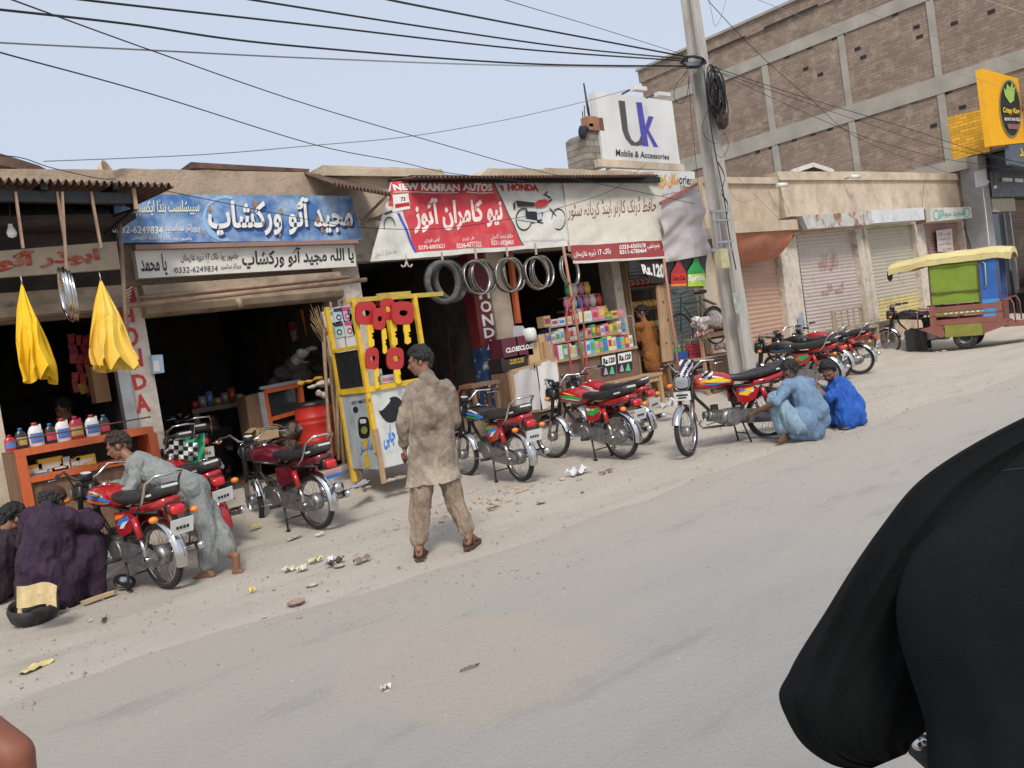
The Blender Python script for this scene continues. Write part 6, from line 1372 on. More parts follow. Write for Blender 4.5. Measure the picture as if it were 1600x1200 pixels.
for i,(px,l,c,cc_,h) in enumerate(bott):
    p=at(px,697-(px-22)*.16,Yc+.1); p.z=zt_; T=Thing('oil_bottle',l,'oil bottle',p,'oil bottles lined up on the orange counter'); w=.05 if h<.21 else .065
    mb=MB(mat('plastic_%d'%i,c,.35,var=.05,coat=.2)); mb.lathe([],p) if False else None
    secs=[(0,w),(.004,w*1.03),(h*.62,w*1.03),(h*.8,w*.75),(h*.88,w*.35),(h*.9,w*.3)]
    Rz=Matrix.Diagonal((1,.55,1,1)); M4=Matrix.Translation(p)@Rz
    mb.lathe([(0,.001)]+[(r,z) for z,r in secs]+[(0,h*.9)],(0,0,0),(0,0,1),20); mb.v=[M4@q for q in mb.v]
    if c[0]>.3 and h>.21: mb.box(p+V((.045,0,h*.78)),(.018,.03,h*.25))
    bt=T.part('bottle_body',mb); cm=MB(mat('cap_%d'%i,cc_,.4,var=.05)).cyl(p+V((0,0,h*.89)),p+V((0,0,h)),.018 if h<.21 else .024,14); T.part('cap',cm)
    lb=MB(mat('label_c%d'%(i%4),[(.1,.2,.5),(.5,.35,.1),(.1,.2,.5),(.5,.05,.1)][i%4],.5)); k0=len(lb.v); lb.grid(lambda u,v:p+V((w*1.04*math.cos(math.pi*(1.2+.6*u)),-.002+w*.57*math.sin(math.pi*(1.2+.6*u)),h*(.15+.4*v))),8,2); T.part('label',lb,bt)
for i,(px,py,w,h,c,l) in enumerate(((48,733,.2,.1,(.7,.4,.03),'flat yellow carton at the left end of the counter shelf'),(80,728,.22,.14,(.75,.42,.03),'big tilted yellow carton on the counter shelf'),(64,737,.16,.05,(.1,.35,.6),'light blue packet on the counter shelf'),(104,726,.08,.12,(.5,.52,.52),'clear plastic jar on the counter shelf'),(118,725,.1,.09,(.4,.3,.2),'brown spare part carton on the counter shelf'),(135,721,.18,.1,(.7,.42,.03),'small yellow carton near the right of the counter shelf'),(95,735,.15,.06,(.6,.58,.5),'white pack on the counter shelf'),(125,728,.12,.05,(.5,.25,.05),'orange tin on the counter shelf'))):
    p=at(px,py,Yc+.2); T=goods('parts_carton',l,'carton','cartons on the counter shelf',px,py,Yc+.12,w,h,c,.14,face=(.6,.58,.5)); T.e.location.z=zm+.002
# red packets on the wall of the left shop
k=0
for i in range(6):
    for j in range(4):
        px=112+j*10+i*1.5; py=530+i*15+((j*7)%5)
        if (i*3+j)%5==4: continue
        nm=[(.45,.03,.03),(.35,.02,.05),(.5,.06,.03),(.45,.3,.04)][(i+j*2)%4]
        p=at(px,py,10.9); T=Thing('spare_part_packet','red or yellow spare part packet hung in rows on the back wall behind the shopkeeper','packet',p,'spare part packets on the wall of the far left shop'); T.part('pouch',MB(mat('redpack%d'%((i+j*2)%4),nm,.35,coat=.3,var=.2,sc=30)).box(p,(.085,.04,.12),Matrix.Rotation(.2*math.sin(k),3,'Y'))); k+=1
T=goods('cardboard_box','tall brown cardboard box against the grey rail of the lettered pillar','box',None,163,628,10.5,.16,.42,(.42,.24,.12),.2)
T=Thing('orange_board','narrow orange board at the back of the far left shop','board',at(144,520,11.4)); T.part('board',MB(orangew).prism([at(x,y,11.4) for x,y in((138,486),(150,484),(160,560),(148,562))],(0,.03,0)))
# ---- workshop interior
T=Thing('orange_board','upright orange board on the right wall inside the workshop','board',at(490,510,11.2)); T.part('board',MB(mat('vivid_orange',(.75,.2,.02),.6,var=.2)).prism([at(x,y,11.0) for x,y in((470,484),(500,478),(507,528),(482,534))],(0,.03,0)))
T=Thing('framed_poster','dark red framed poster beside the orange board in the workshop','poster',at(462,515,11.3)); T.part('frame',MB(black).prism([at(x,y,11.3) for x,y in((448,502),(472,499),(478,532),(455,536))],(0,.02,0))); T.part('print',MB(mat('poster_print',(.25,.03,.03),.5,var=.3,c2=(.4,.4,.4),c2sc=7,c2t=.6)).prism([at(x,y,11.29) for x,y in((450,504),(470,501),(476,530),(457,534))],(0,.006,0)))
p=at(447,692,10.6); zf0=.32
T=Thing('cabinet','orange-framed glass cabinet with silver edge inside the workshop','cabinet',at(445,690,10.7))
c4=[(412,612),(468,601),(478,690),(428,700)]
fr=MB(orangew); q=[at(x,y,10.6) for x,y in c4]
for i in range(4): fr.bar(q[i],q[(i+1)%4],.07,.06)
fr.bar(lerp(q[0],q[3],.5),lerp(q[1],q[2],.45),.05,.05); T.part('frame',fr); T.part('pane',MB(glassm).prism([v+V((0,.03,0)) for v in q],(0,.01,0))); T.part('edge_strip',MB(mat('dull_silver',(.4,.42,.43),.5,.5,var=.2)).bar(q[0]+V((-.06,-.02,0)),q[3]+V((-.06,-.02,0)),.05,.07).bar(q[0]+V((-.06,-.02,.05)),q[1]+V((0,-.02,.05)),.05,.04)); T.part('side_panel',MB(woodd).prism([at(x,y,10.62) for x,y in((383,620),(409,613),(424,700),(396,705))],(0,.3,0)))
T=Thing('red_drum','tall ribbed red plastic drum standing by the stick bundle','drum',at(500,712,10.2)); p=at(500,716,10.2); h=at(500,628,10.2).z-p.z
T.part('barrel',MB(mat('red_plastic',(.5,.03,.02),.4,var=.15,sc=6)).lathe([(0,0),(.2,0),(.21,.02),(.22,h*.3),(.235,h*.33),(.22,h*.36),(.225,h*.62),(.24,h*.65),(.225,h*.68),(.225,h*.72),(.24,h*.75),(.225,h*.78),(.22,h*.97),(.235,h)],p,(0,0,1),30)); T.part('lid',MB(black).lathe([(.0,.02),(.2,.02),(.24,0),(.24,-.03)],p+V((0,0,h+.01)),(0,0,1),26))
T=Thing('red_drum','second red plastic drum half hidden behind the leaning sticks','drum',at(528,700,10.6)); p=at(530,712,10.6); T.part('barrel',MB(mat('red_plastic',(.5,.03,.02),.4)).lathe([(0,0),(.2,0),(.22,h*.3),(.235,h*.33),(.22,h*.36),(.225,h*.62),(.24,h*.65),(.22,h)],p,(0,0,1),26))
def heap(T,name,m,pts,Y,seed,vox=.02):
    mb=MB(m)
    for i,(x,y,r) in enumerate(pts): mb.sph(at(x,y,Y+.1*math.sin(i*2+seed)),(r,r*.8,r*(.6+.3*math.sin(i+seed))),10)
    return T.part(name,remesh(mb,vox,1,lambda p,n:.03*MN.noise(p*9)+.015*MN.noise(p*25)))
T=Thing('tarpaulin_heap','crumpled dark tarpaulin heaped on the cabinet in the workshop','tarpaulin',at(470,590,10.8)); heap(T,'cloth',mat('dark_tarp_cloth',(.05,.042,.038),.8,var=.3),[(430,600,.12),(445,585,.16),(465,570,.2),(485,565,.2),(500,575,.2),(470,590,.2),(500,595,.18)],10.8,1)
T=Thing('plastic_sheet','crumpled translucent plastic sheet on top of the tarpaulin heap','plastic sheet',at(480,565,10.5)); heap(T,'sheet',mat('cloudy_plastic',(.35,.33,.3),.25,var=.4,sc=20,coat=.5),[(464,562,.09),(474,552,.1),(487,546,.1),(478,566,.08)],10.5,2)
T=Thing('yellow_rag','ochre yellow rag on top of the red drum','rag',at(485,598,10.2)); heap(T,'cloth',mat('ochre_cloth',(.6,.32,.04),.8,var=.2),[(471,599,.06),(483,595,.08),(497,592,.07)],10.2,3)
T=Thing('white_sack','dirty white cloth sack drooping over the red drum','sack',at(500,607,10.15)); heap(T,'cloth',mat('dirty_white_cloth',(.55,.5,.42),.85,var=.2),[(487,604,.07),(502,600,.1),(515,597,.09),(497,614,.05),(505,618,.04)],10.1,4)
T=Thing('scrap_heap','heap of greasy brown scrap parts beside the orange cabinet','scrap',at(455,690,10.3)); heap(T,'scrap',mat('greasy_scrap',(.09,.06,.045),.6,.3,var=.6,sc=25,c2=(.25,.2,.15),c2sc=12,c2t=.62),[(430,690,.12),(445,680,.14),(460,672,.14),(475,668,.12),(450,700,.16),(468,695,.16),(435,705,.14)],10.3,5); 
tt=MB(blackrub); 
T=Thing('cardboard_box','small open tan cardboard box below the orange cabinet','box',at(420,680,10.1),None); p=at(420,686,10.1); T.part('carton',MB(card).box(p+V((0,.1,.07)),(.28,.2,.14))); 
for s_ in(-1,1): T.part('flap',MB(card).box(p+V((.17*s_,.1,.14)),(.1,.2,.006),Matrix.Rotation(.5*s_,3,'Y')))
random.seed(11)
for i in range(13):
    x0=505+i*3.3+random.uniform(-3,3); x1=515+i*4.2+random.uniform(-5,5); y0=random.uniform(470,540); y1=random.uniform(705,735); Y=9.55+random.uniform(-.2,.3)
    if i in(9,11): x0,y0=532,560; x1,y1=568,760; Y=9.1+.1*(i-9)
    top=at(x0,y0,Y); bot=G(x1,y1+10); bot=at(x1,y1,Y-.25)
    T=Thing('wooden_stick',('long peeled pole leaning in front against the yellow kiosk' if i in(9,11) else 'dry stick leaning in the bundle between the workshop and the yellow kiosk'),'stick',bot,'sticks leaning between the workshop and the kiosk')
    mid=lerp(top,bot,.5)+V((random.uniform(-.05,.05),0,0)); T.part('stick',MB(bamboo).tube([top,lerp(top,mid,.5),mid,lerp(mid,bot,.5),bot],[.014,.018,.02,.022,.024],7))
T=Thing('palm_broom','bundle of dry palm fronds standing against the workshop wall','palm fronds',at(515,560,9.7)); mb=MB(mat('dry_palm',(.38,.25,.13),.9,var=.3,sc=20))
for i in range(46):
    b0=at(528,640,9.7); t=at(490+random.uniform(-6,26),482+random.uniform(-8,30),9.6+random.uniform(-.15,.15)); m=at(513+random.uniform(-5,6),540+random.uniform(-8,8),9.65); mb.tube([b0,m,lerp(m,t,.6)+V((-.02,0,.03)),t],[.007,.006,.005,.002],4)
T.part('frond',mb)
# ---- yellow key-cutter kiosk
c=G(597,755); cx,cy=c.x,c.y; zb=c.z
KX=plane3(V((cx,cy,0)),V((cx,cy+1,0)),V((cx,cy,1))); KY=planeY(cy)
zp=at(585,611,cy).z; ztop=at(573,467,cy).z; D_=.62; W_=.82
kw=mat('kiosk_white_paint',(.6,.62,.6),.5,var=.12,sc=5,c2=(.42,.4,.34),c2sc=4,c2t=.62); kg=mat('kiosk_grey_blue_paint',(.42,.47,.5),.5,var=.15,sc=5,c2=(.3,.3,.28),c2sc=4,c2t=.6)
T=Thing('key_kiosk','yellow-framed key cutter kiosk with white painted base standing behind the stained man','kiosk',c)
T.part('base_box',MB(kw).bx(cx,cx+W_,cy,cy+D_,zb+.16,zp)); T.part('side_panel',MB(kg).bx(cx-.012,cx-.002,cy+.02,cy+D_,zb+.16,zp-.02))
fy=MB(yelp); 
for x,y in((cx,cy),(cx+W_,cy),(cx,cy+D_),(cx+W_,cy+D_)): fy.bx(x-.025,x+.025,y-.025,y+.025,zb+.35 if (x,y)==(cx,cy) else zb,ztop)
fy.bx(cx-.03,cx+W_+.03,cy-.03,cy+.03,zp,zp+.06).bx(cx-.03,cx+.03,cy+.031,cy+D_,zp,zp+.06).bx(cx-.027,cx+.027,cy+.028,cy+D_,(zp+ztop)/2-.02,(zp+ztop)/2+.02)
T.part('frame',fy); T.part('top_bar',MB(mat('old_yellow_bar',(.5,.36,.06),.6,var=.3,sc=12)).bar(at(540,470,cy),at(691,459,cy),.04,.05).bar(at(590,463,cy+.2),at(640,459,cy+.2),.06,.06)); T.part('dark_screen',MB(mat('black_mesh',(.012,.012,.015),.6)).bx(cx-.01,cx+.0,cy+.03,cy+D_-.03,zp+.07,(zp+ztop)/2-.03))
T.part('leg',MB(wood).bx(cx-.03,cx+.03,cy-.05,cy-.0271,zb,zb+.62)); T.part('worktop',MB(white).bx(cx+.03,cx+W_,cy+.031,cy+D_-.02,zp+.0,zp+.03))
mk=MB(black); KXp=(V((cx-.012,cy,0)),V((1,0,0)))
def sq(cx_,cy_,a,b,n=24,e=3.5,rot=0):
    o=[]
    for i in range(n):
        t=2*math.pi*i/n; x=math.copysign(abs(math.cos(t))**(2/e),math.cos(t))*a; y=math.copysign(abs(math.sin(t))**(2/e),math.sin(t))*b; r=R(rot); o.append((cx_+x*math.cos(r)-y*math.sin(r),cy_+x*math.sin(r)+y*math.cos(r)))
    return o
shp(mk,sq(569,668,9,17,rot=-3),KXp,.004); mk.set(kw); shp(mk,sq(568,658,5,3.5,rot=-3),KXp,.007); mk.set(mat('olive_disc',(.25,.25,.08),.5)); shp(mk,sq(570,672,5,6,e=2),KXp,.007)
mk.set(yelp); shp(mk,[(567,686),(573,685),(575,702),(574,706),(579,726),(576,731),(571,730),(570,708),(568,704)],KXp,.005)
mk.set(blk_ink); text(mk,'KEY MASTER',((550,627),(580,622),(580,628),(550,632)),KXp,.005,.02); shp(mk,sq(556,640,4,5,e=2),KXp,.005)
mk.set(black); shp(mk,sq(613,640,20,17,e=3,rot=-40),KY,.004); mk.set(kw); shp(mk,sq(600,632,12,4,e=3,rot=-48),KY,.008); mk.set(cb); text(mk,'چابی',((598,668),(616,660),(618,700),(600,706)),KY,.006,.03)
text(mk,'ماسٹر',((560,690),(582,684),(586,706),(564,712)),KXp,.006,.01)
T.part('painted_marks',mk)
rk_=mat('red_board',(.42,.025,.025),.45,var=.12,sc=6)
keys=[(572,489,16,18,(578,506,543),'large red-headed key cut-out at the left end of the kiosk bar'),(593,498,9.5,17,(600,516,553),'narrow red-headed key cut-out turned sideways, second on the kiosk bar'),(606,483,11,17,(614,503,541),'red-headed key cut-out hanging third on the kiosk bar'),(630,489,17,18,(635,507,538),'large red-headed key cut-out above the head of the stained man'),(582,560,10,17,(588,576,608),'small red-headed key cut-out in the lower row on the left post'),(618,560,13,17,(620,577,600),'red-headed key cut-out in the lower row beside the man')]
for i,(x,y,a,b_,(bx_,y0,y1),l) in enumerate(keys):
    Yk=cy-.08-.05*(i%2); T=Thing('key_cutout',l,'key sign',at(x,y,Yk),'big red and yellow key cut-outs on the kiosk'); o=sq(x,y,a,b_,32); inn=sq(x+1,y,a*.4,b_*.26,32,e=2.2)
    O=[at(p_[0],p_[1],Yk) for p_ in o]; I=[at(p_[0],p_[1],Yk) for p_ in inn]; n=32; mb=MB(rk_); off=V((0,.025,0)); vs=O+I+[v+off for v in O]+[v+off for v in I]; fs=[]
    for j in range(n):
        k2=(j+1)%n; fs+=[(j,k2,n+k2,n+j),(2*n+j,3*n+j,3*n+k2,2*n+k2),(j,2*n+j,2*n+k2,k2),(n+j,n+k2,3*n+k2,3*n+j)]
    mb.add(vs,fs,False); T.part('key_head',mb)
    w=4.5 if a>10 else 3; hh=(y1-y0); bl_=[(bx_-w,y0-3),(bx_+w,y0-3),(bx_+w+2,y0+hh*.35),(bx_+w*.5,y0+hh*.42),(bx_+w*1.2,y0+hh*.5),(bx_+w*.6,y0+hh*.58),(bx_+w*1.5,y0+hh*.68),(bx_+w*1.6,y1-3),(bx_+w*.5,y1),(bx_-w*.3,y1-2),(bx_-w*.4,y0+hh*.6),(bx_-w*.8,y0+hh*.3)]
    T.part('key_blade',MB(mat('key_yellow',(.8,.52,.02),.5,var=.08)).prism([at(p_[0],p_[1],Yk+.005) for p_ in bl_],(0,.018,0)))
for i,(x,y,c_) in enumerate(((513,498,(.55,.58,.6)),(528,492,(.5,.55,.62)),(541,490,(.55,.4,.5)),(552,495,(.5,.55,.6)),(529,515,(.4,.58,.5)),(545,513,(.55,.52,.5)),(556,510,(.45,.5,.6)))):
    T=Thing('blister_pack',['clear blister pack with green seal','clear blister pack with dark print','clear blister pack with pink print','clear blister pack with lilac print','clear blister pack with green ring','clear blister pack with beige card','clear blister pack with bluish card'][i]+' hung left of the yellow kiosk','packet',at(x,y,9.2),'blister packs hung beside the kiosk'); q=at(x,y,9.2); m=mat('blister%d'%i,c_,.2,coat=.6,var=.1); b_=T.part('card',MB(m).box(q,(.13,.02,.19),Matrix.Rotation(R(-6),3,'Y'))); T.part('print',MB(mat('bprint%d'%(i%3),[(.05,.35,.15),(.03,.03,.06),(.5,.05,.2)][i%3],.4)).torus(q+V((0,-.014,-.03)),(0,1,0),.03,.006,16,5).box(q+V((0,-.013,.06)),(.11,.006,.04)),b_)
for i,(x,y,w,l) in enumerate(((532,545,.18,'white paper roll on the shelf left of the kiosk frame'),(551,541,.12,'smaller white carton on the shelf left of the kiosk frame'))): goods('white_carton',l,'carton',None,x,y+9,9.2,w,.25,(.62,.6,.55),.1)
T=Thing('striped_post','pale pillar post with faded red bands behind the leaning sticks','post',at(545,700,9.8)); mb=MB(whitepl); P0=at(527,520,9.7);P1_=at(553,725,9.7); mb.bar(P0,P1_,.09,.09); mb.set(mat('faded_red_band',(.3,.06,.05),.8)); 
for t in(.05,.2,.42,.62): mb.bar(lerp(P0,P1_,t),lerp(P0,P1_,t+.07),.094,.094)
T.part('post',mb)
goods('pill_carton','small white carton with pink print on the kiosk worktop','carton',None,607,598,cy+.1,.2,.09,(.65,.62,.6),.1,face=(.6,.2,.3))
goods('pill_carton','narrow upright white carton on the kiosk worktop','carton',None,596,598,cy+.15,.06,.16,(.65,.62,.6),.06,face=(.1,.3,.5))
# ---- auto shop opening: red frame and stool
T=Thing('red_pipe_frame','bent red pipe frame standing dimly in the auto parts shop','frame',at(735,600,10.3)); T.part('pipe',MB(redp).tube([at(x,y,10.3) for x,y in((716,640),(716,612),(724,602),(738,599),(746,604),(752,632))],.015,7).tube([at(x,y,10.5) for x,y in((722,640),(722,618),(730,610),(740,612))],.012,6))
T=Thing('wooden_stool','low wooden stool by the blue and maroon pillar','stool',at(765,640,9.5)); q=at(762,640,9.4); T.part('seat',MB(woodd).box(q+V((0,.1,.36)),(.5,.3,.05))); 
for sx in(-1,1):
    for sy in(-1,1): T.part('leg',MB(woodd).box(q+V((.2*sx,.1+.11*sy,.16)),(.05,.05,.34)))
for i,(a,b_) in enumerate((((700,470),(708,600)),((716,480),(742,600)))):
    T=Thing('hanging_cable',('left' if i==0 else 'right')+' of two thin cables dangling in the dark auto parts shop','cable',at(*b_,10.6)); T.part('cable',MB(mat('dark_red_wire',(.12,.03,.03),.6)).tube([at(*a,10.6),at((a[0]+b_[0])/2-3,(a[1]+b_[1])/2,10.6),at(*b_,10.6)],.006,5))
T=Thing('shelf_rack','steel-blue rack of dim spare parts on the side wall of the auto parts shop','rack',at(690,600,12.5)); mb=MB(mat('dim_steel',(.06,.08,.12),.5,.4,var=.3)); A0=at(660,520,12.5)
for k in range(5): mb.bx(A0.x-.6,A0.x+1.8,12.4,12.8,.5+k*.5,.53+k*.5)
T.part('shelf',mb); 
pk=MB(mat('dim_parts',(.12,.11,.13),.6,var=.6,sc=10,c2=(.25,.08,.05),c2sc=5,c2t=.62))
for k in range(4):
    for j in range(11):
        if random.random()<.8: pk.bx(A0.x-.55+j*.21,A0.x-.4+j*.21,12.42,12.6,.53+k*.5,.53+k*.5+random.uniform(.12,.36))
T.part('spare_parts',pk)
# ---- snack stall
Ys=9.45; sA=at(866,563,Ys); sB=at(994,541,Ys)
zs=(sA.z+sB.z)/2
T=Thing('snack_counter','snack counter with glass case, brown front board and loaded shelves','counter',V(((sA.x+sB.x)/2,Ys,gz(Ys))))
T.part('counter_top',MB(wood).bx(sA.x,sB.x,Ys-.03,Ys+.5,zs-.04,zs)); T.part('front_board',MB(mat('brown_board',(.17,.1,.07),.8,var=.2)).bx(sA.x,sB.x,Ys+.02,Ys+.05,gz(Ys),zs-.041)); zc=zs+.5
T.part('glass_case',MB(steel).bar((sA.x,Ys,zs),(sA.x,Ys,zc),.02).bar((sB.x,Ys,zs),(sB.x,Ys,zc),.02).bar((sA.x,Ys,zc),(sB.x,Ys,zc),.02)); T.part('shelf',MB(wood).bx(sA.x,sB.x,Ys+.12,Ys+.5,zs+.24,zs+.26))
T.part('side_board',MB(wood).bx(sA.x-.16,sA.x-.003,Ys,Ys+.5,zs-.35,zs+.3))
random.seed(5)
n=0; x=sA.x+.03
def item(x,Y,z,w,h,c,l,grp,nm='snack_carton',d=.16):
    T=Thing(nm,l,'carton' if nm!='soft_toy' else 'toy',V((x+w/2,Y,z)),grp); m=mat('pk%02d%02d%02d'%tuple(int(k*99) for k in c),c,.5,var=.1); b_=T.part('carton',MB(m).bx(x,x+w,Y,Y+d,z,z+h)); c3=PAL[random.randrange(12)]; T.part('printed_panel',MB(mat('pack_%02d%02d%02d'%tuple(int(k*99) for k in c3),c3,.5,var=.08)).bx(x+w*.12,x+w*.88,Y-.004,Y-.001,z+h*.3,z+h*.75),b_); return T
rows=[('front row of the glass case',Ys+.02,zs+.001,.17,.23,[0,3,4,3,9,2,6,3,8,1,4,2,10,3,2,8,0,3]),('second row of the glass case',Ys+.14,zs+.262,.1,.2,[6,3,9,3,0,9,3,2,1,5,4,0,3,5,1,7,3,2]),('top row on the glass case',Ys+.13,zc+.015,.08,.22,[6,9,3,3,0,3,3,5,5,4,1,5])]
for rn,Y,z,h0,h1,cs in rows:
    x=sA.x+.03; wd=(sB.x-sA.x-.06)/len(cs)
    for i,ci in enumerate(cs):
        c=tuple(min(1,k*random.uniform(.9,1.15)) for k in PAL[ci]); pos=['at its left end','left of its middle','near its middle','right of its middle','at its right end'][min(4,i*5//len(cs))]
        item(x,Y,z,wd*.92,random.uniform(h0,h1),c,'%s snack carton in the %s, %s'%(PN[ci],rn,pos),'snack cartons stacked on the counter'); x+=wd
T=Thing('snack_shelf','stepped rack of snacks at the right back of the counter','rack',V((sB.x-.3,Ys+.6,zs))); T.part('shelf',MB(woodd).bx(sB.x-.9,sB.x,Ys+.45,Ys+.75,zc+.0,zc+.03).bx(sB.x-.85,sB.x,Ys+.6,Ys+.85,zc+.22,zc+.25).bx(sB.x-.7,sB.x,Ys+.7,Ys+.95,zc+.44,zc+.47))
for i in range(16):
    ci=[5,3,0,5,3,1,5,3,2,5,3,0,4,3,5,1][i]; r=i//6; xx=sB.x-.84+.15*(i%6)+.16*(r==2)+.02*r; zz_=zc+.03+r*.22
    p=V((xx,Ys+.5+.12*r,zz_)); TT=Thing('snack_bag','%s puffed snack bag heaped %s at the right end of the counter'%(PN[ci],['low','midway','on top'][min(r,2)]),'snack bag',p,'snack bags heaped at the right of the counter')
    TT.part('pouch',MB(mat('bag%d'%ci,tuple(min(1,k*1.2) for k in PAL[ci]),.3,coat=.4,var=.15,sc=20)).sph(p+V((0,0,.1)),(.078,.05,.105),12).box(p+V((0,0,.195)),(.12,.008,.03)).box(p+V((0,0,.005)),(.13,.008,.02)))
pr=planeY(Ys+.02)
for k,(x0,y0) in enumerate(((940,556),(965,551))):
    T=Thing('price_card',('left' if k==0 else 'right')+' of two black and white Rs.120 price cards on the counter front','price card',at(x0+10,y0+30,Ys)); b_=T.part('card',MB(mat('card_black',(.02,.02,.02),.5)).prism([at(x,y,Ys-.0) for x,y in((x0-1,y0+1),(x0+22,y0-3),(x0+23,y0+26),(x0+1,y0+31))],(0,.015,0))); mb=MB(wht_ink); pz=planeY(Ys); shp(mb,[(x0,y0+2),(x0+21,y0-2),(x0+22,y0+13),(x0+1,y0+17)],pz,.004); mb.set(blk_ink); text(mb,'Rs.120',((x0+2,y0+4),(x0+20,y0+1),(x0+20,y0+10),(x0+2,y0+14)),pz,.007,.05); mb.set(mat('card_green',(.1,.5,.25),.5)); shp(mb,[(x0+15,y0+17),(x0+17,y0+17),(x0+20,y0+28),(x0+12,y0+29)],pz,.005); mb.set(mat('card_lilac',(.4,.35,.45),.5)); shp(mb,[(x0+5,y0+19),(x0+7,y0+19),(x0+10,y0+29),(x0+3,y0+30)],pz,.005); T.part('print',mb,b_)
for i,(x,y,w,h,c,l) in enumerate(((800,560,.3,.3,(.1,.02,.03),'maroon carton printed CLOSE low in the stack left of the counter'),(822,556,.3,.3,(.12,.02,.03),'maroon carton printed CLOSE right in the stack left of the counter'),(806,578,.5,.2,(.03,.02,.02),'wide black carton with yellow print at the foot of the stack'),(838,573,.22,.36,(.55,.38,.2),'creased tan cardboard carton beside the maroon stack'),(852,566,.12,.42,(.5,.3,.16),'narrow brown carton between the tan carton and the counter'))):
    T=goods('stacked_carton',l,'carton','cartons stacked left of the snack counter',x,y,9.5,w,h,c,.3)
    if i<3: mb=MB(wht_ink if i<2 else mat('gold_print',(.5,.35,.05),.5)); text(mb,'CLOSE' if i!=2 else 'CLOSE CLOSE',((x-10,y-16),(x+12,y-20),(x+12,y-12),(x-10,y-8)),planeY(9.5),.006,.04); T.part('printed_letters',mb)
T=Thing('plastic_seat_back','grey plastic chair back rising over the maroon cartons','chair',at(812,530,9.55)); T.part('backrest',MB(mat('grey_plastic',(.38,.36,.4),.5)).prism([at(x,y,9.55) for x,y in((801,516),(806,509),(817,509),(821,515),(822,532),(802,535))],(0,.03,0)))
T=Thing('white_jar','white plastic jar beside the grey chair back','jar',at(829,532,9.5)); q=at(829,533,9.5); T.part('jar_body',MB(white).lathe([(0,0),(.1,0),(.105,.1),(.1,.16),(.08,.19),(0,.2)],q,(0,0,1),18))
for i,(q4,l,t_) in enumerate((([(797,582),(835,572),(843,640),(806,643)],'wooden box stand draped with grey-white cloth, left of the two before the shop',0),([(834,570),(866,560),(875,632),(845,640)],'wooden box stand with pale cloth panel, right of the two before the shop',1))):
    T=Thing('box_stand',l,'stand',at(*q4[3],9.35)); Q=[at(x,y,9.35) for x,y in q4]; fr=MB(wood)
    for k in range(4): fr.bar(Q[k],Q[(k+1)%4],.06,.06)
    T.part('frame',fr); T.part('cloth_panel',MB(mat('grey_white_cloth%d'%t_,(.48,.46,.45) if t_==0 else (.62,.6,.56),.85,var=.12,sc=5)).grid(lambda u,v:lerp(lerp(Q[0],Q[1],u),lerp(Q[3],Q[2],u),v)+V((0,-.035+.012*math.sin(u*9+v*4),0)),14,12)); T.part('side_board',MB(woodd).prism([v+V((0,.04,0)) for v in Q],(0,.4,0)))
# bread shelves
zz0=[at(1010,y,10.0).z for y in(560,515,482,447)]; xa,xb_=at(981,500,10).x+.12,at(1040,500,10).x
T=Thing('bread_shelves','open shelves of bread and snacks beside the rust-brown clothed man','shelves',V(((xa+xb_)/2,10,.53))); 
for z in zz0: T.part('shelf',MB(woodd).bx(xa,xb_,9.97,10.2,z-.03,z))
T.part('side_board',MB(wood).bx(xa-.04,xa-.002,9.95,10.2,.53,2.75))
for r,(z,ci,nm) in enumerate(((zz0[3],(.38,.06,.04),'red and white wrapped loaf'),(zz0[2],(.7,.33,.03),'orange wrapped loaf'),(zz0[1],(.3,.4,.08),'green wrapped pack'),(zz0[0],(.5,.4,.3),'tan wrapped loaf'))):
    for j in range(6):
        p=V((xa+.12+j*(xb_-xa-.2)/5,9.99,z)); TT=Thing('bread_pack','%s on the %s shelf beside the rust-brown clothed man'%(nm,['top','second','third','lowest'][r]),'bread',p,'bread packs on the shelves'); TT.part('wrapper',MB(mat('bread%d'%r,ci,.3,coat=.3,var=.35,sc=18,c2=(.6,.5,.4),c2sc=14,c2t=.6)).sph(p+V((0,.06,.075)),(.1,.07,.08),10))
T=Thing('wooden_board','pale wooden shutter board with bolt holes standing at the right of the bread shelves','board',at(1040,590,9.4)); b_=T.part('board',MB(wood).prism([at(x,y,9.4) for x,y in((1027,446),(1044,444),(1053,563),(1037,566))],(0,.04,0))); mb=MB(black)
for x,y in((1036,472),(1043,500),(1041,536)): mb.cyl(at(x,y,9.395),at(x,y,9.41),.02,8)
T.part('bolt_hole',mb,b_)
# ---- furniture at the verge
T=Thing('wooden_table','rough low wooden table behind the paired red motorcycles','table',G(1010,640)); y0_=9.15; A=at(938,585,y0_); B=at(1035,581,y0_); zt3=B.z; g0=gz(y0_)
x0_=B.x-1.15
T.part('table_top',MB(wood).bx(x0_,B.x,y0_,y0_+.45,zt3-.045,zt3)); T.part('rail',MB(wood).bx(x0_+.05,B.x-.05,y0_+.03,y0_+.05,zt3-.13,zt3-.046).bx(x0_+.1,B.x-.1,y0_+.04,y0_+.06,g0+.12,g0+.17))
for sx in(x0_+.03,B.x-.08):
    for sy in(y0_+.01,y0_+.38): T.part('leg',MB(wood).bx(sx,sx+.06,sy,sy+.06,g0-.02,zt3-.046))
T=Thing('wooden_stool','wooden stool carrying the blue and red crates by the right prop pole','stool',at(1055,605,9.5)); q=at(1056,603,9.5); zt4=at(1056,563,9.5).z
T.part('seat',MB(woodd).bx(q.x-.25,q.x+.95,9.4,9.8,zt4-.05,zt4)); 
for sx in(q.x-.22,q.x+.25,q.x+.88):
    for sy in(9.42,9.74): T.part('leg',MB(woodd).bx(sx,sx+.05,sy,sy+.05,gz(9.5)-.02,zt4-.051))
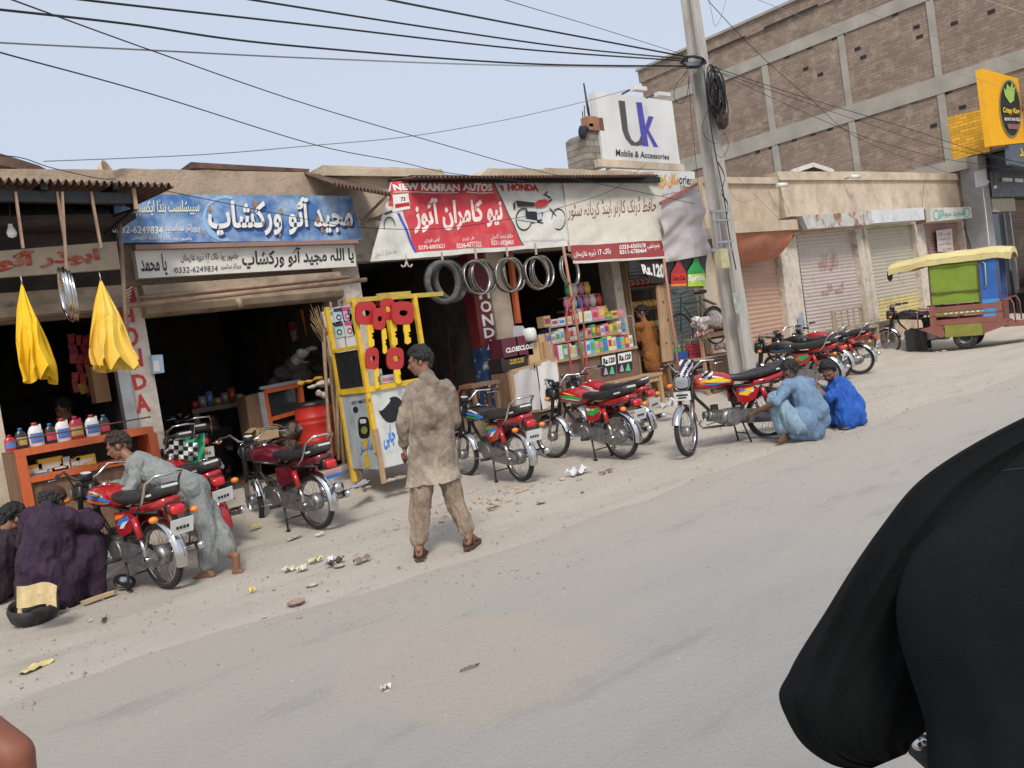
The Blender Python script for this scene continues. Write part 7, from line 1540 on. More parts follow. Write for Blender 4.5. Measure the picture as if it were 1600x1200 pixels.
def crate(l,x,w,z,h,c,Y,cat='crate'):
    T=Thing('plastic_crate',l,cat,V((x+w/2,Y,z)),'plastic crates beside the bread shelves'); m=mat('crate%02d'%int(c[0]*99),c,.45,var=.1); mb=MB(m)
    mb.bx(x,x+w,Y,Y+.3,z,z+.02)
    for k in range(4): zz_=z+.03+k*(h-.05)/3.2; mb.bx(x,x+w,Y,Y+.012,zz_,zz_+.022).bx(x,x+w,Y+.288,Y+.3,zz_,zz_+.022).bx(x,x+.012,Y+.013,Y+.287,zz_,zz_+.022).bx(x+w-.012,x+w,Y+.013,Y+.287,zz_,zz_+.022)
    for k in range(7): xx=x+k*(w-.02)/6; mb.bx(xx,xx+.02,Y-.003,Y+.009,z,z+h)
    T.part('crate_body',mb); return T
crate('blue plastic crate holding green bottles on the wooden stool',at(1047,560,9.45).x,.48,zt4+.002,.14,(.03,.1,.3),9.42)
crate('bright red plastic crate on the wooden stool right of the blue one',at(1074,560,9.45).x,.5,zt4+.002,.22,(.5,.02,.04),9.42)
for i in range(5):
    p=V((at(1052,555,9.5).x+.08*i,9.5+.04*(i%2),zt4+.03)); TT=Thing('green_bottle','green glass bottle standing in the blue crate','bottle',p,'green bottles in the blue crate'); TT.part('glass',MB(mat('green_glass',(.03,.3,.1),.1,coat=.5,var=0)).lathe([(0,0),(.028,0),(.03,.12),(.012,.18),(.012,.23),(0,.23)],p,(0,0,1),12)); TT.part('cap',MB(steel).cyl(p+V((0,0,.23)),p+V((0,0,.24)),.014,8))
T=Thing('snack_rack','wooden rack with two trays of bagged snacks leaning by the utility pole','rack',at(1125,590,9.2)); Y=9.15
t1=at(1097,528,Y);t2=at(1150,520,Y); l1=at(1110,556,Y); l2=at(1152,548,Y)
T.part('tray',MB(wood).bx(t1.x,t2.x,Y,Y+.4,t1.z-.02,t1.z+.0).bx(t1.x,t2.x,Y-.02,Y,t1.z-.02,t1.z+.06)); T.part('tray',MB(wood).bx(l1.x-.5,l2.x,Y,Y+.4,l2.z-.03,l2.z)); T.part('side_board',MB(wood).prism([at(x,y,Y) for x,y in((1136,512),(1151,501),(1153,523),(1138,527))],(0,.4,0))); T.part('front_board',MB(woodd).bx(l1.x,l2.x,Y+.03,Y+.05,gz(Y),l2.z-.031)); T.part('leg',MB(wood).bx(t1.x,t1.x+.05,Y+.02,Y+.07,gz(Y),t1.z-.021)); T.part('leg',MB(wood).bx(t2.x-.05,t2.x,Y+.02,Y+.07,gz(Y),t1.z-.021))
def bag(l,x,y,Y,r,c,seed,n=9,sx=1.6):
    T=Thing('plastic_bag',l,'bag',at(x,y,Y),'bags of snacks on the rack by the pole'); mb=MB(mat('bagc%02d%02d'%(int(c[0]*99),int(c[1]*99)),c,.2,coat=.6,var=.3,sc=25,c2=(.6,.2,.15),c2sc=14,c2t=.64))
    random.seed(seed)
    for i in range(n*3): mb.sph(at(x,y,Y)+V((random.uniform(-1,1)*r*sx,random.uniform(-.6,.6)*r,r*.25+random.uniform(0,.55)*r)),r*random.uniform(.16,.34),7)
    T.part('bag',remesh(mb,.016,0,lambda p,n:.03*MN.noise(p*19)+.012*MN.noise(p*50)))
bag('large pale translucent bag of puffed snacks on the upper tray',1115,516,9.2,.28,(.7,.64,.62),1,14,1.5)
bag('smaller clear bag with red sweets at the left of the upper tray',1100,526,9.15,.12,(.5,.3,.28),2)
bag('pink and white bag of sweets on the lower tray',1128,549,9.2,.14,(.65,.42,.4),3,10,1.8)
bag('orange tray of snacks on top of the rack against the pole',1128,500,9.4,.12,(.5,.22,.1),4,8,2)
# bicycle
T=Thing('bicycle','old green bicycle standing before the grey shutter behind the crates','bicycle',at(1090,545,9.75)); Yb=9.8; fw=at(1064,519,Yb); rw=V((fw.x+1.02,Yb,fw.z)); r_=.33
for c_,nm in((fw,'front_wheel'),(rw,'rear_wheel')):
    w_=T.part(nm,MB(blackrub).torus(c_,(0,1,0),r_,.017,36,6)); T.part('rim',MB(alu).torus(c_,(0,1,0),r_-.02,.008,36,5),w_); sp=MB(alu)
    for k in range(18): a_=2*math.pi*k/18; sp.tube([c_,c_+V((math.cos(a_),0,math.sin(a_)))*(r_-.02)],.002,3,caps=False)
    T.part('spoke_set',sp,w_)
gf=mat('dark_green_frame',(.03,.12,.08),.4); hd_=fw+V((.17,0,.5)); st_=fw+V((.68,0,.5)); bb=fw+V((.6,0,-.05)); T.part('frame',MB(gf).tube([fw,hd_+V((-.03,0,.12))],.014,6).tube([hd_,st_],.014,6).tube([hd_+V((.01,0,-.06)),bb],.014,6).tube([st_+V((.01,0,.1)),bb],.014,6).tube([bb,rw],.01,6).tube([st_,rw],.009,6)); T.part('handlebar',MB(chrome).tube([hd_+V((.14,-.28,.2)),hd_+V((-.02,-.2,.24)),hd_+V((-.03,0,.16)),hd_+V((-.02,.2,.24)),hd_+V((.14,.28,.2))],.011,6)); T.part('saddle',MB(black).loft([(st_+V((-.14,0,.16)),.02,.015),(st_+V((0,0,.16)),.05,.03),(st_+V((.12,0,.17)),.09,.04),(st_+V((.15,0,.17)),.06,.03)],12)); T.part('carrier',MB(alu).bar(st_+V((.1,0,.03)),rw+V((.1,0,.4)),.1,.01))
T.part('chain_ring',MB(alu).torus(bb,(0,1,0),.09,.008,20,4)); T.part('mudguard',MB(black).tube([rw+V((math.cos(R(a_)),0,math.sin(R(a_))))*.37 for a_ in range(10,170,20)],.02,5))
# slatted bench by the shutters
T=Thing('slatted_bench','weathered wooden bench with slatted back before the white shutter','bench',at(1342,515,9.2)); Y=9.35; a_=at(1321,484,Y); b_=at(1362,478,Y); zs_=a_.z; wb_=mat('weathered_wood',(.36,.29,.21),.9,var=.25,sc=8,stretch=(4,4,1)); zg=gz(Y)
xL,xR=a_.x,b_.x+.2; T.part('backrest',MB(wb_).bx(xL,xR,Y+.3,Y+.34,zs_-.04,zs_+.02).bx(xL,xR,Y+.3,Y+.34,zs_-.42,zs_-.37)); 
sl2=MB(wb_)
for k in range(5): x=xL+.12+k*(xR-xL-.3)/4; sl2.bx(x,x+.04,Y+.31,Y+.33,zs_-.369,zs_-.041)
T.part('slat',sl2)
T.part('seat',MB(wb_).bx(xL,xR,Y,Y+.3,zs_-.5,zs_-.45))
for x in(xL,xR-.05): T.part('leg',MB(wb_).bx(x,x+.05,Y,Y+.05,zg,zs_-.501)); T.part('leg',MB(wb_).bx(x-.001,x+.049,Y+.3,Y+.35,zg,zs_+.03))
T=Thing('plank_bench','low log plank bench just left of the rickshaw','bench',at(1378,520,9.1)); A=at(1363,506,9.6);B=at(1392,499,9.6); T.part('plank',MB(wb_).bx(A.x,B.x+.3,9.55,9.82,A.z-.1,A.z)); 
for x in(A.x+.1,B.x): T.part('leg',MB(wb_).bx(x,x+.12,9.58,9.78,gz(9.7),A.z-.101))
T=Thing('blue_poster','torn grey-blue poster pasted at the foot of the pillar behind the three motorcycles','poster',at(1250,510,9.9)); T.part('sheet',MB(mat('grey_blue_paper',(.3,.36,.42),.8,var=.3,sc=12,c2=(.05,.06,.08),c2sc=9,c2t=.6)).prism([at(x,y,9.93) for x,y in((1246,498),(1253,488),(1259,515),(1250,518))],(0,.012,0)))
# black car behind the rickshaw
T=Thing('parked_car','dark car nose parked behind the rickshaw at the right frame edge','car',V((XB+2.8,8.4,0))); cx_,cyy=XB+1.6,7.8
bd=MB(mat('black_car_paint',(.01,.011,.013),.15,coat=1,var=0)); cp=[(0,.25),(0,.75),(.25,.85),(1.1,.95),(1.9,1.4),(3.2,1.42),(4.0,.98),(4.3,.9),(4.35,.3)]
bd.prism([(cx_+x,cyy,z) for x,z in cp],(0,1.6,0)); b_=T.part('body',bd); T.part('windscreen',MB(glassm).prism([(cx_+x,cyy-.004,z) for x,z in((1.3,.98),(1.95,1.34),(3.1,1.36),(3.6,1.0))],(0,1.608,0)),b_); T.part('headlight',MB(lens).bx(cx_-.02,cx_+.05,cyy+.1,cyy+.45,.62,.76),b_)
for x in(.8,3.5):
    for y in(0,1.6):
        w_=T.part('wheel',MB(blackrub).cyl((cx_+x,cyy+y-.1,.31),(cx_+x,cyy+y+.1,.31),.31,22)); T.part('rim',MB(alu).cyl((cx_+x,cyy+y-.11,.31),(cx_+x,cyy+y+.11,.31),.18,16),w_)

# ---- more stock just inside the openings
random.seed(31)
T=Thing('workbench','greasy wooden workbench in the middle of the open workshop','workbench',at(345,680,11.2)); q=at(300,640,11.2); q2=at(395,632,11.2)
T.part('bench_top',MB(mat('greasy_wood',(.12,.08,.055),.7,var=.4,sc=8)).bx(q.x,q2.x,11.2,11.8,q.z-.06,q.z)); 
for x in(q.x+.03,q2.x-.09): T.part('leg',MB(woodd).bx(x,x+.07,11.25,11.32,.3,q.z-.061)); 
for i in range(7):
    x=q.x+.1+i*(q2.x-q.x-.2)/6; c_=[(.3,.03,.03),(.25,.25,.26),(.1,.14,.3),(.3,.2,.05),(.2,.2,.2),(.28,.06,.02),(.35,.33,.3)][i]
    T=Thing('tin_can','%s tin or part standing on the greasy workbench'%['red','grey','blue','ochre','dark grey','rusty red','pale'][i],'tin',V((x,11.35,q.z)),'tins on the workbench'); T.part('can',MB(mat('tin%d'%i,c_,.4,.3,var=.3,sc=20)).cyl((x,11.35,q.z),(x,11.35,q.z+.1+.05*(i%3)),.05,14))
T=Thing('tyre_stack','stack of worn tyres just inside the workshop behind the lettered pillar','tyres',at(262,690,10.9)); q=V((X_(262,640)+.25,10.9,.3))
for k in range(4): T.part('tyre',MB(mat('grey_dusty_rubber',(.07,.072,.072),.85)).torus(q+V((.02*math.sin(k*3),.02*math.cos(k*2),.05+k*.1)),(0,0,1),.26,.05,32,8))
for i in range(11):
    px=903+i*3.6; T=Thing('sachet_strip','long strip of red sachets hanging at the back of the snack shop','sachet strip',at(px,430,10.8),'red sachet strips in the snack shop'); T.part('strip',MB(mat('red_sachet',(.5,.04,.03),.35,coat=.4,var=.3,sc=40)).grid(lambda u,v:at(px-1.2+2.4*u+v*3,428+34*v,10.8)+V((0,.008*math.sin(v*30),0)),1,16))
for i in range(12):
    px=590+i*12; 
    if 640<px<665: continue
    c_=[(.4,.05,.04),(.1,.14,.35),(.45,.4,.35),(.05,.2,.1)][i%4]
    T=Thing('spare_part_packet','%s spare part packet pegged high inside the auto parts shop'%['red','blue','white','green'][i%4],'packet',at(px,470+(i%3)*9,11.3),'packets pegged inside the auto parts shop'); T.part('pouch',MB(mat('autopack%d'%(i%4),c_,.35,coat=.3,var=.2,sc=30)).box(at(px,470+(i%3)*9,11.3),(.1,.03,.16)))

# overlapping lower folds of the two yellow cloths
for ob,q,m,sd_ in((0,[(40,520),(60,515),(84,590),(48,596)],'bright_yellow_cloth',1),(1,[(156,515),(186,510),(214,577),(158,580)],'pale_yellow_cloth',2)):
    par=[o for o in bpy.data.objects if o.name.startswith('yellow_cloth') and o.parent is None][ob]
    mb=MB(MATS[m])
    for lay in range(2):
        def f(u,v):
            x=(q[0][0]*(1-u)+q[1][0]*u)*(1-v)+(q[3][0]*(1-u)+q[2][0]*u)*v; y=(q[0][1]*(1-u)+q[1][1]*u)*(1-v)+(q[3][1]*(1-u)+q[2][1]*u)*v
            tri=abs(((u*2.3+sd_*.3+.25*math.sin(u*4))%1)*2-1)
            return at(x+3*math.sin(v*5+u*3),y-22*tri*v*(1-.3*lay)-(10*lay)-12*(1-v)*math.sin(u*3),8.34-.05*v-.06*tri*(.3+v)+.03*lay)
        mb.grid(f,40,14)
    o=mb.build('lower_fold',par,par.location)
# ------------------------------------------------------------------ utility pole and cables
pb=G(1163,612); PX,PY=pb.x+.05,pb.y; 
pconc=mat('pole_concrete',(.43,.41,.37),.9,var=.15,sc=3,bump=.3,bsc=30,c2=(.33,.31,.28),c2sc=2,stretch=(3,3,.6))
T=Thing('utility_pole','tall tapering concrete utility pole loaded with cables in front of the shops','utility pole',V((PX,PY,pb.z)))
def psec(w,d,z,x,y): # I-section
    f=.09*w/.3; t=.08*w/.3
    return [V((x+a,y+b,z)) for a,b in((-w/2,-d/2),(w/2,-d/2),(w/2,-d/2+f),(t/2,-d/2+f*1.4),(t/2,d/2-f*1.4),(w/2,d/2-f),(w/2,d/2),(-w/2,d/2),(-w/2,d/2-f),(-t/2,d/2-f*1.4),(-t/2,-d/2+f*1.4),(-w/2,-d/2+f))]
z1=11.0; A=psec(.27,.37,pb.z-.3,PX,PY); B=psec(.11,.15,z1,PX-.12,PY)
mb=MB(pconc); k=len(A); mb.add(A+B,[tuple(range(k))[::-1],tuple(range(k,2*k))]+[(i,(i+1)%k,k+(i+1)%k,k+i) for i in range(k)],False); shaft=T.part('shaft',mb)
def pol(px,py,d=0): return at(px,py,PY+d)
T.part('bracket',MB(steel).bar(pol(1110,331,-.3),pol(1137,329,-.3),.04).bar(pol(1114,345,-.3),pol(1139,344,-.3),.05,.03).bar(pol(1118,379,-.3),pol(1144,377,-.3),.04).bar(pol(1112,331,-.3),pol(1119,388,-.3),.03).bar(pol(1121,333,-.3),pol(1126,385,-.3),.03))
T.part('meter_box',MB(mat('pale_yellow_box',(.45,.42,.25),.6,var=.3,sc=14)).box(pol(1128,405,-.33),(.2,.12,.3)),label='chipped pale yellow switch box'); T.part('steel_band',MB(steel).bar(pol(1111,391,-.29),pol(1145,389,-.29),.02,.05).bar(pol(1072,100,-.2),pol(1098,99,-.2),.02,.06))
T.part('painted_mark',MB(mat('grey_green_paint',(.2,.26,.26),.8,c2=(.4,.4,.36),c2sc=9,c2t=.5)).prism([at(x,y,PY-.252) for x,y in((1144,458),(1152,456),(1158,492),(1150,490))],(0,.004,0)),shaft)
def wire(name,label,pts,r=.009,m=None,group='cables strung across the street',n=24,rep=1):
    """pts: (pixel x, pixel y, depth Y); a smooth hanging cable through them"""
    T=Thing(name,label,'cable',at(pts[0][0],pts[0][1],pts[0][2]),group)
    for q in range(rep):
        P=[at(x,y+q*1.3,Y) for x,y,Y in pts]; out=[]
        for i in range(len(P)-1):
            p0=P[i-1] if i else P[i]*2-P[i+1]; p1=P[i];p2=P[i+1];p3=P[i+2] if i+2<len(P) else P[i+1]*2-P[i]
            for j in range(n//2):
                t=j/(n//2); out.append(.5*((2*p1)+(p2-p0)*t+(2*p0-5*p1+4*p2-p3)*t*t+(-p0+3*p1-3*p2+p3)*t**3))
        out.append(P[-1]); T.part('cable',MB(m or wiremat).tube(out,r*.55,5))
    return T
J=(1085,98,PY-.15)
wire('overhead_cable','thick double cable entering near the top left corner and ending at the pole',[(-60,8,6.2),(200,37,7),(447,70,7.8),(825,99,8.8),(1085,103,PY)],.012,rep=2)
wire('overhead_cable','cable leaving the top edge above the blue sign and running to the pole',[(60,-14,6),(137,0,6.2),(481,38,7.4),(825,77,8.6),(1075,95,PY)],.011,rep=2)
wire('overhead_cable','cable leaving the top edge left of centre and running to the pole',[(340,-10,6),(399,0,6.4),(687,45,7.8),(900,75,8.6),(1075,92,PY)],.011,rep=2)
wire('overhead_cable','thick cable dropping steeply from the top edge above the red banner to the pole',[(560,-14,6),(612,0,6.3),(735,24,7.2),(860,48,8.2),(1072,88,PY)],.013,rep=2)
wire('overhead_cable','thin cable running from the top edge right of centre straight to the pole',[(750,-16,6),(790,0,6.5),(930,42,8),(1070,86,PY)],.008)
wire('overhead_cable','pale thin twin cable crossing the sky flat, lowest of those ending at the pole',[(-60,60,6.5),(0,66,6.8),(240,78,7.3),(481,90,7.8),(780,101,8.5),(1080,106,PY)],.007,m=greycab,rep=2)
wire('overhead_cable','cable sloping from the top left corner down across the sky to the cream sign',[(-20,-14,5),(20,0,5.3),(240,80,6.5),(480,163,7.6),(700,228,8.4),(845,268,9),(1000,300,9.1),(1085,318,9.2)],.009)
wire('overhead_cable','cable falling from the left edge across the sky to the middle parapet',[(-30,70,5),(0,82,5.2),(240,148,6.5),(495,227,8),(620,252,9),(700,270,9.2),(820,284,9.3)],.009)
wire('overhead_cable','light twisted cable swinging from the left roof up to the Uk billboard lamp',[(68,252,10.6),(200,247,10.6),(340,240,10.6),(481,228,10.6),(640,213,10.6),(780,189,10.6),(900,162,10.6),(1000,135,10.5)],.011,m=greycab)
wire('overhead_cable','thin cable from the porch roof tip across both signs up to the billboard foot',[(258,298,8.6),(455,338,8.9),(560,355,9.1),(690,357,9.1),(809,340,9.15),(870,326,9.2),(958,296,9.3),(1010,256,10)],.0075)
wire('overhead_cable','short cable sagging over the far left roof to the porch edge',[(-30,242,9),(30,246,9.2),(80,262,9.4),(150,278,9.2),(180,280,9)],.009)
wire('overhead_cable','dark cable from the pole collar across the brick wall, topmost of the three going right',[(1100,100,PY),(1250,150,8.6),(1400,195,7.8),(1540,240,7),(1680,275,6.4)],.012)
wire('overhead_cable','cable from the pole collar across the brick wall, middle of the three going right',[(1100,104,PY),(1230,150,8.4),(1340,188,8),(1480,232,7),(1680,268,6)],.009)
wire('overhead_cable','cable from the pole collar across the brick wall, lowest of the three going right',[(1100,102,PY),(1200,150,8.6),(1340,210,8),(1460,245,7.4),(1560,262,7),(1680,292,6.6)],.009)
wire('overhead_cable','dark cable cutting from the top edge beside the pole diagonally over the brick wall',[(1095,-16,6.5),(1120,16,6.7),(1190,88,7.2),(1270,158,7.8),(1345,218,8.4),(1480,270,9)],.009)
wire('overhead_cable','thin grey cable across the upper brick wall, left of the three at the top right',[(1150,-16,6),(1185,0,6.2),(1360,66,6.6),(1530,125,7),(1660,165,7.4)],.006,m=greycab)
wire('overhead_cable','thin grey cable across the upper brick wall, middle of the three at the top right',[(1260,-16,6),(1303,0,6.2),(1470,60,6.6),(1660,120,7.4)],.006,m=greycab)
wire('overhead_cable','thick pale cable clipping the top right corner',[(1510,-12,5),(1540,0,5.1),(1660,40,5.4)],.009,m=mat('pale_cable',(.5,.44,.38),.6))
wire('hanging_cable','cable loop hanging on the left side of the pole near its top',[(1075,110,PY-.1),(1058,130,PY-.15),(1053,150,PY-.2),(1062,162,PY-.2),(1073,150,PY-.15),(1077,118,PY-.1)],.01,group='cables tangled on the pole')
wire('hanging_cable','open loop against the sky at the top right of the pole',[(1105,-10,PY),(1112,20,PY),(1117,40,PY),(1126,28,PY),(1137,-10,PY)],.008,m=greycab,group='cables tangled on the pole')
wire('hanging_cable','long dark cable running down the left edge of the pole',[(1076,120,PY-.2),(1080,180,PY-.2),(1086,240,PY-.2),(1092,300,PY-.25)],.008,group='cables tangled on the pole')
wire('hanging_cable','thick cable run bundled down the right edge of the pole',[(1100,110,PY-.2),(1108,180,PY-.22),(1118,240,PY-.25),(1130,300,PY-.28),(1140,370,PY-.28),(1150,420,PY-.28)],.016,rep=2,group='cables tangled on the pole')
wire('hanging_cable','loose cable bowing out left at mid height of the pole',[(1110,165,PY-.2),(1099,190,PY-.3),(1098,205,PY-.3),(1105,218,PY-.3),(1120,225,PY-.25)],.008,group='cables tangled on the pole')
wire('hanging_cable','loose loop below the cable coil on the right of the pole',[(1122,200,PY-.2),(1136,215,PY-.3),(1137,232,PY-.3),(1128,246,PY-.3),(1118,240,PY-.25)],.008,group='cables tangled on the pole')
wire('hanging_cable','wire drooping over the orange shutter shop wall',[(1138,285,9.6),(1150,312,9.7),(1175,313,9.8),(1195,300,9.85),(1205,285,9.9)],.006,m=greycab,group='cables tangled on the pole')
wire('hanging_cable','wire running from the pole down to the orange awning corner',[(1125,250,PY-.2),(1165,290,9.5),(1215,340,9.4),(1225,347,9.35)],.006,m=greycab,group='cables tangled on the pole')
wire('hanging_cable','wire hanging in front of the orange awning to mid shutter',[(1140,345,9.2),(1150,370,9.2),(1156,400,9.2),(1160,430,9.2)],.006,group='cables tangled on the pole')
wire('hanging_cable','wire dropping from the parapet step beside the white camera to the rusty housing',[(1216,292,9.8),(1224,312,9.8),(1235,335,9.8)],.006,group='cables tangled on the pole')
wire('hanging_cable','tangled wires on the right of the pole beside the parapet',[(1122,252,PY-.25),(1132,275,PY-.3),(1128,300,PY-.35),(1137,318,PY-.3),(1134,345,PY-.3)],.007,rep=3,group='cables tangled on the pole')
wire('hanging_cable','wire hooked from the cloth screen round to the pole',[(1068,288,9.4),(1072,305,9.4),(1084,312,9.4),(1096,304,9.3)],.008,group='cables tangled on the pole')
T=Thing('cable_coil','fat bundle of coiled black cable strapped to the right of the pole top','cable coil',pol(1122,200,-.3)); mb=MB(wiremat); random.seed(3)
for i in range(26):
    cx_,cy_=1120+random.uniform(-6,6),152+random.uniform(-14,14); rx,ry=random.uniform(3,12),random.uniform(18,40); d=random.uniform(-.5,-.15); ph=random.uniform(-.15,.15)
    mb.tube([pol(cx_+rx*math.cos(t)+ph*ry*math.sin(t)+.12*ry*math.sin(t),cy_+ry*math.sin(t),d+.08*math.cos(t*2+i)) for t in [2*math.pi*k/18 for k in range(18)]],.011,5,close=True)
T.part('loop',mb); mb=MB(mat('black_brown_wrap',(.05,.03,.02),.7,var=.4,sc=20)); mb.sph(pol(1128,186,-.3),(.12,.1,.17),12); T.part('wrapping',mb)
mb=MB(wiremat)
for i in range(16):
    t0=random.uniform(0,6.28); mb.tube([pol(1083+18*math.cos(t0+k*.7)+random.uniform(-3,3),97+9*math.sin(t0+k*.7)+random.uniform(-2,2),-.15-.15*math.sin(k+i)) for k in range(7)],.009,5)
T=Thing('cable_coil','knot of black cable wound round the pole just under its top','cable coil',pol(1083,100,-.2)); T.part('loop',mb)
wire('hanging_cable','bunch of small cables at the right end of the shutter block',[(1506,350,9.7),(1514,375,9.6),(1520,400,9.6),(1528,425,9.6)],.012,rep=5,group='cables tangled on the pole')
wire('hanging_cable','white conduit pipe running down the grey restaurant column',[(1535,293,9.1),(1540,330,9.1),(1546,385,9.1)],.02,m=white,group='cables tangled on the pole')
# ------------------------------------------------------------------ litter and small things on the ground
random.seed(21)
def stone(name,label,px,py,s,c,grp,cat='stone',flat_=.6):
    p=G(px,py); T=Thing(name,label,cat,p,grp); b=bmesh.new(); bmesh.ops.create_icosphere(b,subdivisions=2,radius=1); sd_=random.uniform(0,99)
    vs=[p+V((v.co.x*s*(1+.35*MN.noise(v.co*1.3+V((sd_,0,0)))),v.co.y*s*.8*(1+.35*MN.noise(v.co*1.1+V((0,sd_,0)))),max(0,(v.co.z*.5+.3))*s*flat_*(1+.3*MN.noise(v.co*2+V((sd_,0,0)))))) for v in b.verts]; b.verts.index_update(); fs=[tuple(v.index for v in f.verts) for f in b.faces]; b.free()
    T.part('stone',MB(mat('st%02d%02d'%(int(c[0]*99),int(c[2]*99)),c,.9,var=.25,sc=15,bump=.4)).add(vs,fs,False)); return T
ST=(.4,.34,.28);SB=(.27,.15,.1);SG=(.45,.42,.38)
for px,py,s,c,l in((487,915,.05,SG,'pale grey stone among the rubbish left of the stained man'),(463,943,.07,(.36,.24,.19),'flat pinkish stone with brown scrap on the verge edge'),(530,885,.05,ST,'tan stone beside the dark rag in the litter'),(735,770,.04,SG,'pale stone behind the feet of the stained man'),(845,785,.05,ST,'tan stone on the verge right of the stained man'),(797,770,.07,ST,'broken plaster lump behind the red motorcycle wheel'),(770,780,.05,SG,'small plaster lump near the motorcycle stand'),(820,765,.05,SG,'plaster crumb by the rear tyre of the black-topped motorcycle'),(610,752,.07,SG,'pale stone propping the corner of the yellow kiosk'),(625,748,.08,(.3,.24,.18),'brown stone under the yellow kiosk'),(645,742,.06,(.3,.25,.2),'brown brickbat under the right of the kiosk'),(536,700,.05,SG,'round pale stone behind the drums'),(575,762,.04,ST,'small stone at the foot of the peeled pole'),(1475,549,.06,SG,'pale stone near the front of the rickshaw wheel'),(1488,546,.05,SG,'second pale stone near the rickshaw wheel'),(1464,550,.04,SG,'small chip of stone left of the rickshaw wheel'),(1296,610,.04,SG,'pale stone behind the royal blue man'),(605,1080,.02,SG,'little white chip on the sandy patch'),(1010,675,.03,ST,'small stone before the repaired motorcycle'),(930,640,.03,ST,'small stone under the paired motorcycles')):
    stone('stone',l,px,py,s,c,'stones lying about the verge')
def paper_(name,label,px,py,w,h,c,cat='litter',ang=0,crump=.02,grp='litter on the verge',rough=.7):
    p=G(px,py); T=Thing(name,label,cat,p,grp); r=Matrix.Rotation(R(ang),3,'Z'); sd_=random.uniform(0,50)
    def f(u,v): 
        q=V(((u-.5)*w*(1+.15*math.sin(v*5+sd_)),(v-.5)*h*(1+.15*math.sin(u*6+sd_)),0)); return p+r@q+V((0,0,.012+crump*(.6+MN.noise(V((u*4,v*4,sd_)))*1.3)))
    T.part('sheet',MB(mat('pp%02d%02d%02d'%tuple(int(k*99) for k in c),c,rough,var=.15,sc=20)).grid(f,8,6)); return T
paper_('paper_wrapper','pale yellow wrapper lying alone near the lower left',56,1047,.2,.09,(.6,.5,.22),ang=25)
paper_('paper_scrap','yellow scrap behind the second motorcycle',398,824,.13,.05,(.7,.5,.08),ang=15)
paper_('paper_scrap','cream crumpled paper in the rubbish between motorcycles and stained man',452,893,.1,.08,(.6,.55,.4),crump=.03)
paper_('paper_scrap','second cream crumpled paper in the same rubbish',472,892,.09,.07,(.6,.54,.42),crump=.03)
paper_('paper_scrap','yellowish paper scrap above the crumpled ones',493,879,.12,.06,(.62,.55,.3),crump=.03)
paper_('paper_scrap','white paper tucked into the dark rag litter',516,878,.1,.06,(.65,.65,.66),crump=.03,ang=30)
paper_('dark_rag','dark greasy rag in the middle of the rubbish',525,882,.17,.08,(.07,.055,.045),crump=.03,ang=20,cat='rag')
paper_('dark_rag','brown torn rag right of the rubbish',566,878,.17,.06,(.25,.18,.13),crump=.025,ang=15,cat='rag')
paper_('plastic_litter','crumpled clear plastic bag on the ground below the repaired side of the pair',905,742,.28,.13,(.6,.6,.62),crump=.07,rough=.3,cat='plastic bag')
paper_('dark_rag','small brown rag right of the crumpled plastic bag',948,740,.2,.06,(.25,.14,.09),crump=.03,cat='rag')
paper_('plastic_litter','dirty white plastic bag on the ground right of the low wooden table',1042,637,.32,.18,(.5,.49,.48),crump=.08,rough=.3,cat='plastic bag')
paper_('paper_scrap','white scrap just above the plastic bag by the wooden table',1047,628,.12,.08,(.68,.66,.66),crump=.05)
paper_('plastic_litter','thin bluish plastic strip at the foot of the kiosk',560,762,.5,.1,(.4,.42,.46),crump=.03,ang=35,rough=.3,cat='plastic bag')
paper_('paper_scrap','white scrap in front of the maroon motorcycle tyre',500,838,.09,.05,(.65,.63,.6))
paper_('paper_scrap','beige card scrap between the maroon motorcycle and the boy',460,842,.2,.06,(.5,.42,.3),ang=25)
paper_('paper_scrap','small yellow scrap at the right of the bare feet',394,925,.05,.04,(.75,.6,.05))
paper_('metal_scrap','short dark metal bolt lying below the motorcycle tyre at left',163,972,.03,.12,(.08,.07,.06),ang=-20,cat='scrap')
paper_('dark_rag','thin dark shred on the sandy patch',735,1047,.11,.015,(.2,.13,.1),ang=-10,crump=.01,cat='rag')
paper_('paper_scrap','small white scrap on the sandy patch',604,1080,.05,.03,(.6,.56,.5))
paper_('dark_rag','dark leaf-like shred on the verge behind the stained man foot',770,797,.12,.03,(.2,.14,.1),cat='rag')
for i in range(60):
    px=random.uniform(20,1500); t=px/1600; py=random.uniform(940-t*420,1120-t*500); 
    if py<560: continue
    c=random.choice([(.2,.15,.11),(.5,.44,.36),(.14,.1,.08),(.4,.33,.26)])
    stone('pebble','tiny %s pebble or chip scattered on the dusty road verge'%({.2:'brown',.5:'pale',.14:'dark',.4:'tan'}[c[0]]),px,py,random.uniform(.008,.022),c,'pebbles scattered on the road verge',cat='pebble',flat_=.5)
# loose gravel: nobody could count it
mb=MB(mat('loose_gravel',(.37,.31,.25),.95,var=.5,sc=7))
for i in range(5200):
    x=random.uniform(.5,14); y=random.gauss(6.2,1.9)-.03*x
    if not 2.2<y<10: continue
    s=random.uniform(.003,.009)*(1+max(0,random.gauss(0,.6))); z=max(gfun(x,y),.0)+.002; a=random.uniform(0,6)
    mb.add([(x+s*math.cos(a),y+s*math.sin(a),z),(x+s*math.cos(a+2),y+s*math.sin(a+2.2),z),(x+s*math.cos(a+4.1),y+s*math.sin(a+4),z),(x,y,z+s*.9)],[(0,1,3),(1,2,3),(2,0,3)],False)
o=mb.build('gravel',None,None,False); tag(o,'fine loose grit strewn over the verge and road edge','gravel',None,'stuff')
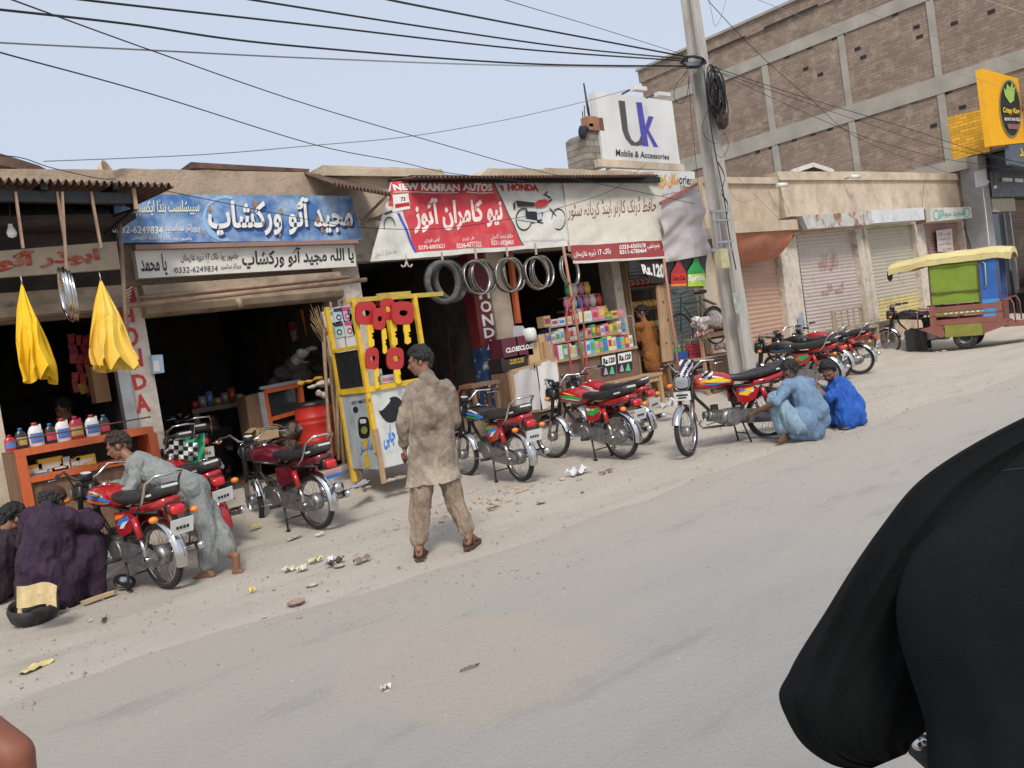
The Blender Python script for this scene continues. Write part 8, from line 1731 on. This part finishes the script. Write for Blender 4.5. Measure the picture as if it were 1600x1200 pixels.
# rubbish mound
mb=MB(mat('plaster_rubble',(.45,.38,.3),.95,var=.3,sc=15,bump=.6))
random.seed(9)
c0=G(790,776)
for i in range(75):
    x=c0.x+random.gauss(0,.6); y=c0.y+random.gauss(0,.28); s=random.uniform(.008,.036); q=V((x,y,gfun(x,y)+s*.15)); mb.box(q,(s*1.6,s*1.2,s*.8),Matrix.Rotation(random.uniform(0,3),3,V((random.random(),random.random(),1)).normalized()))
o=mb.build('plaster_rubble',None,None,False); tag(o,'spill of broken plaster crumbs behind the stained man','rubble',None,'stuff')
# tub and lamp shell in the left foreground
T=Thing('rubber_tub','black rubber tub with tan cracked lid cloth and tan lining at the lower left','tub',G(55,975)); c=G(56,968)+V((0,0,-.01)); D0=c
T.part('tub_body',MB(blackrub).lathe([(0,.01),(.12,.01),(.17,.05),(.185,.12),(.17,.16),(.16,.15),(.165,.11),(.15,.05),(0,.03)],c,V((-.05,-.22,1)).normalized(),30)); tan_=mat('cracked_tan_vinyl',(.5,.38,.18),.6,var=.2,sc=12,c2=(.06,.045,.03),c2sc=7,c2t=.63,c2s=.04)
T.part('lid',MB(tan_).grid(lambda u,v:PD(26+63*u-3*math.sin(v*3)*(u-.5),916+34*v+3*math.sin(u*6)-5*math.sin(math.pi*u),6.25-.1*v+.02*math.sin(u*9)),14,8).grid(lambda u,v:PD(26+63*u,916+34*v+3*math.sin(u*6)-5*math.sin(math.pi*u),6.32),14,8)); T.part('lining',MB(tan_).torus(c+V((0,-.02,.1)),V((-.12,-.6,1)).normalized(),.1,.018,26,8,.02))
T=Thing('lamp_shell','chrome and black lamp shell lying on the ground under the nearest motorcycle','lamp part',G(195,922)); c=G(196,918)+V((0,0,.05)); T.part('shell',MB(chrome).lathe([(0,-.05),(.05,-.045),(.085,-.01),(.09,.01),(.08,.012),(0,.01)],c,V((.2,-.5,.8)).normalized(),20).set(black).lathe([(.06,.013),(.09,.0135),(.092,-.0)],c,V((.2,-.5,.8)).normalized(),20))
T=Thing('loose_exhaust','old grey exhaust pipe lying beneath the motorcycle under repair','exhaust pipe',G(1180,690)); T.part('pipe',MB(alu).tube([G(1188,688)+V((0,0,.03)),G(1230,686)+V((0,0,.03))],[.02,.028],8))
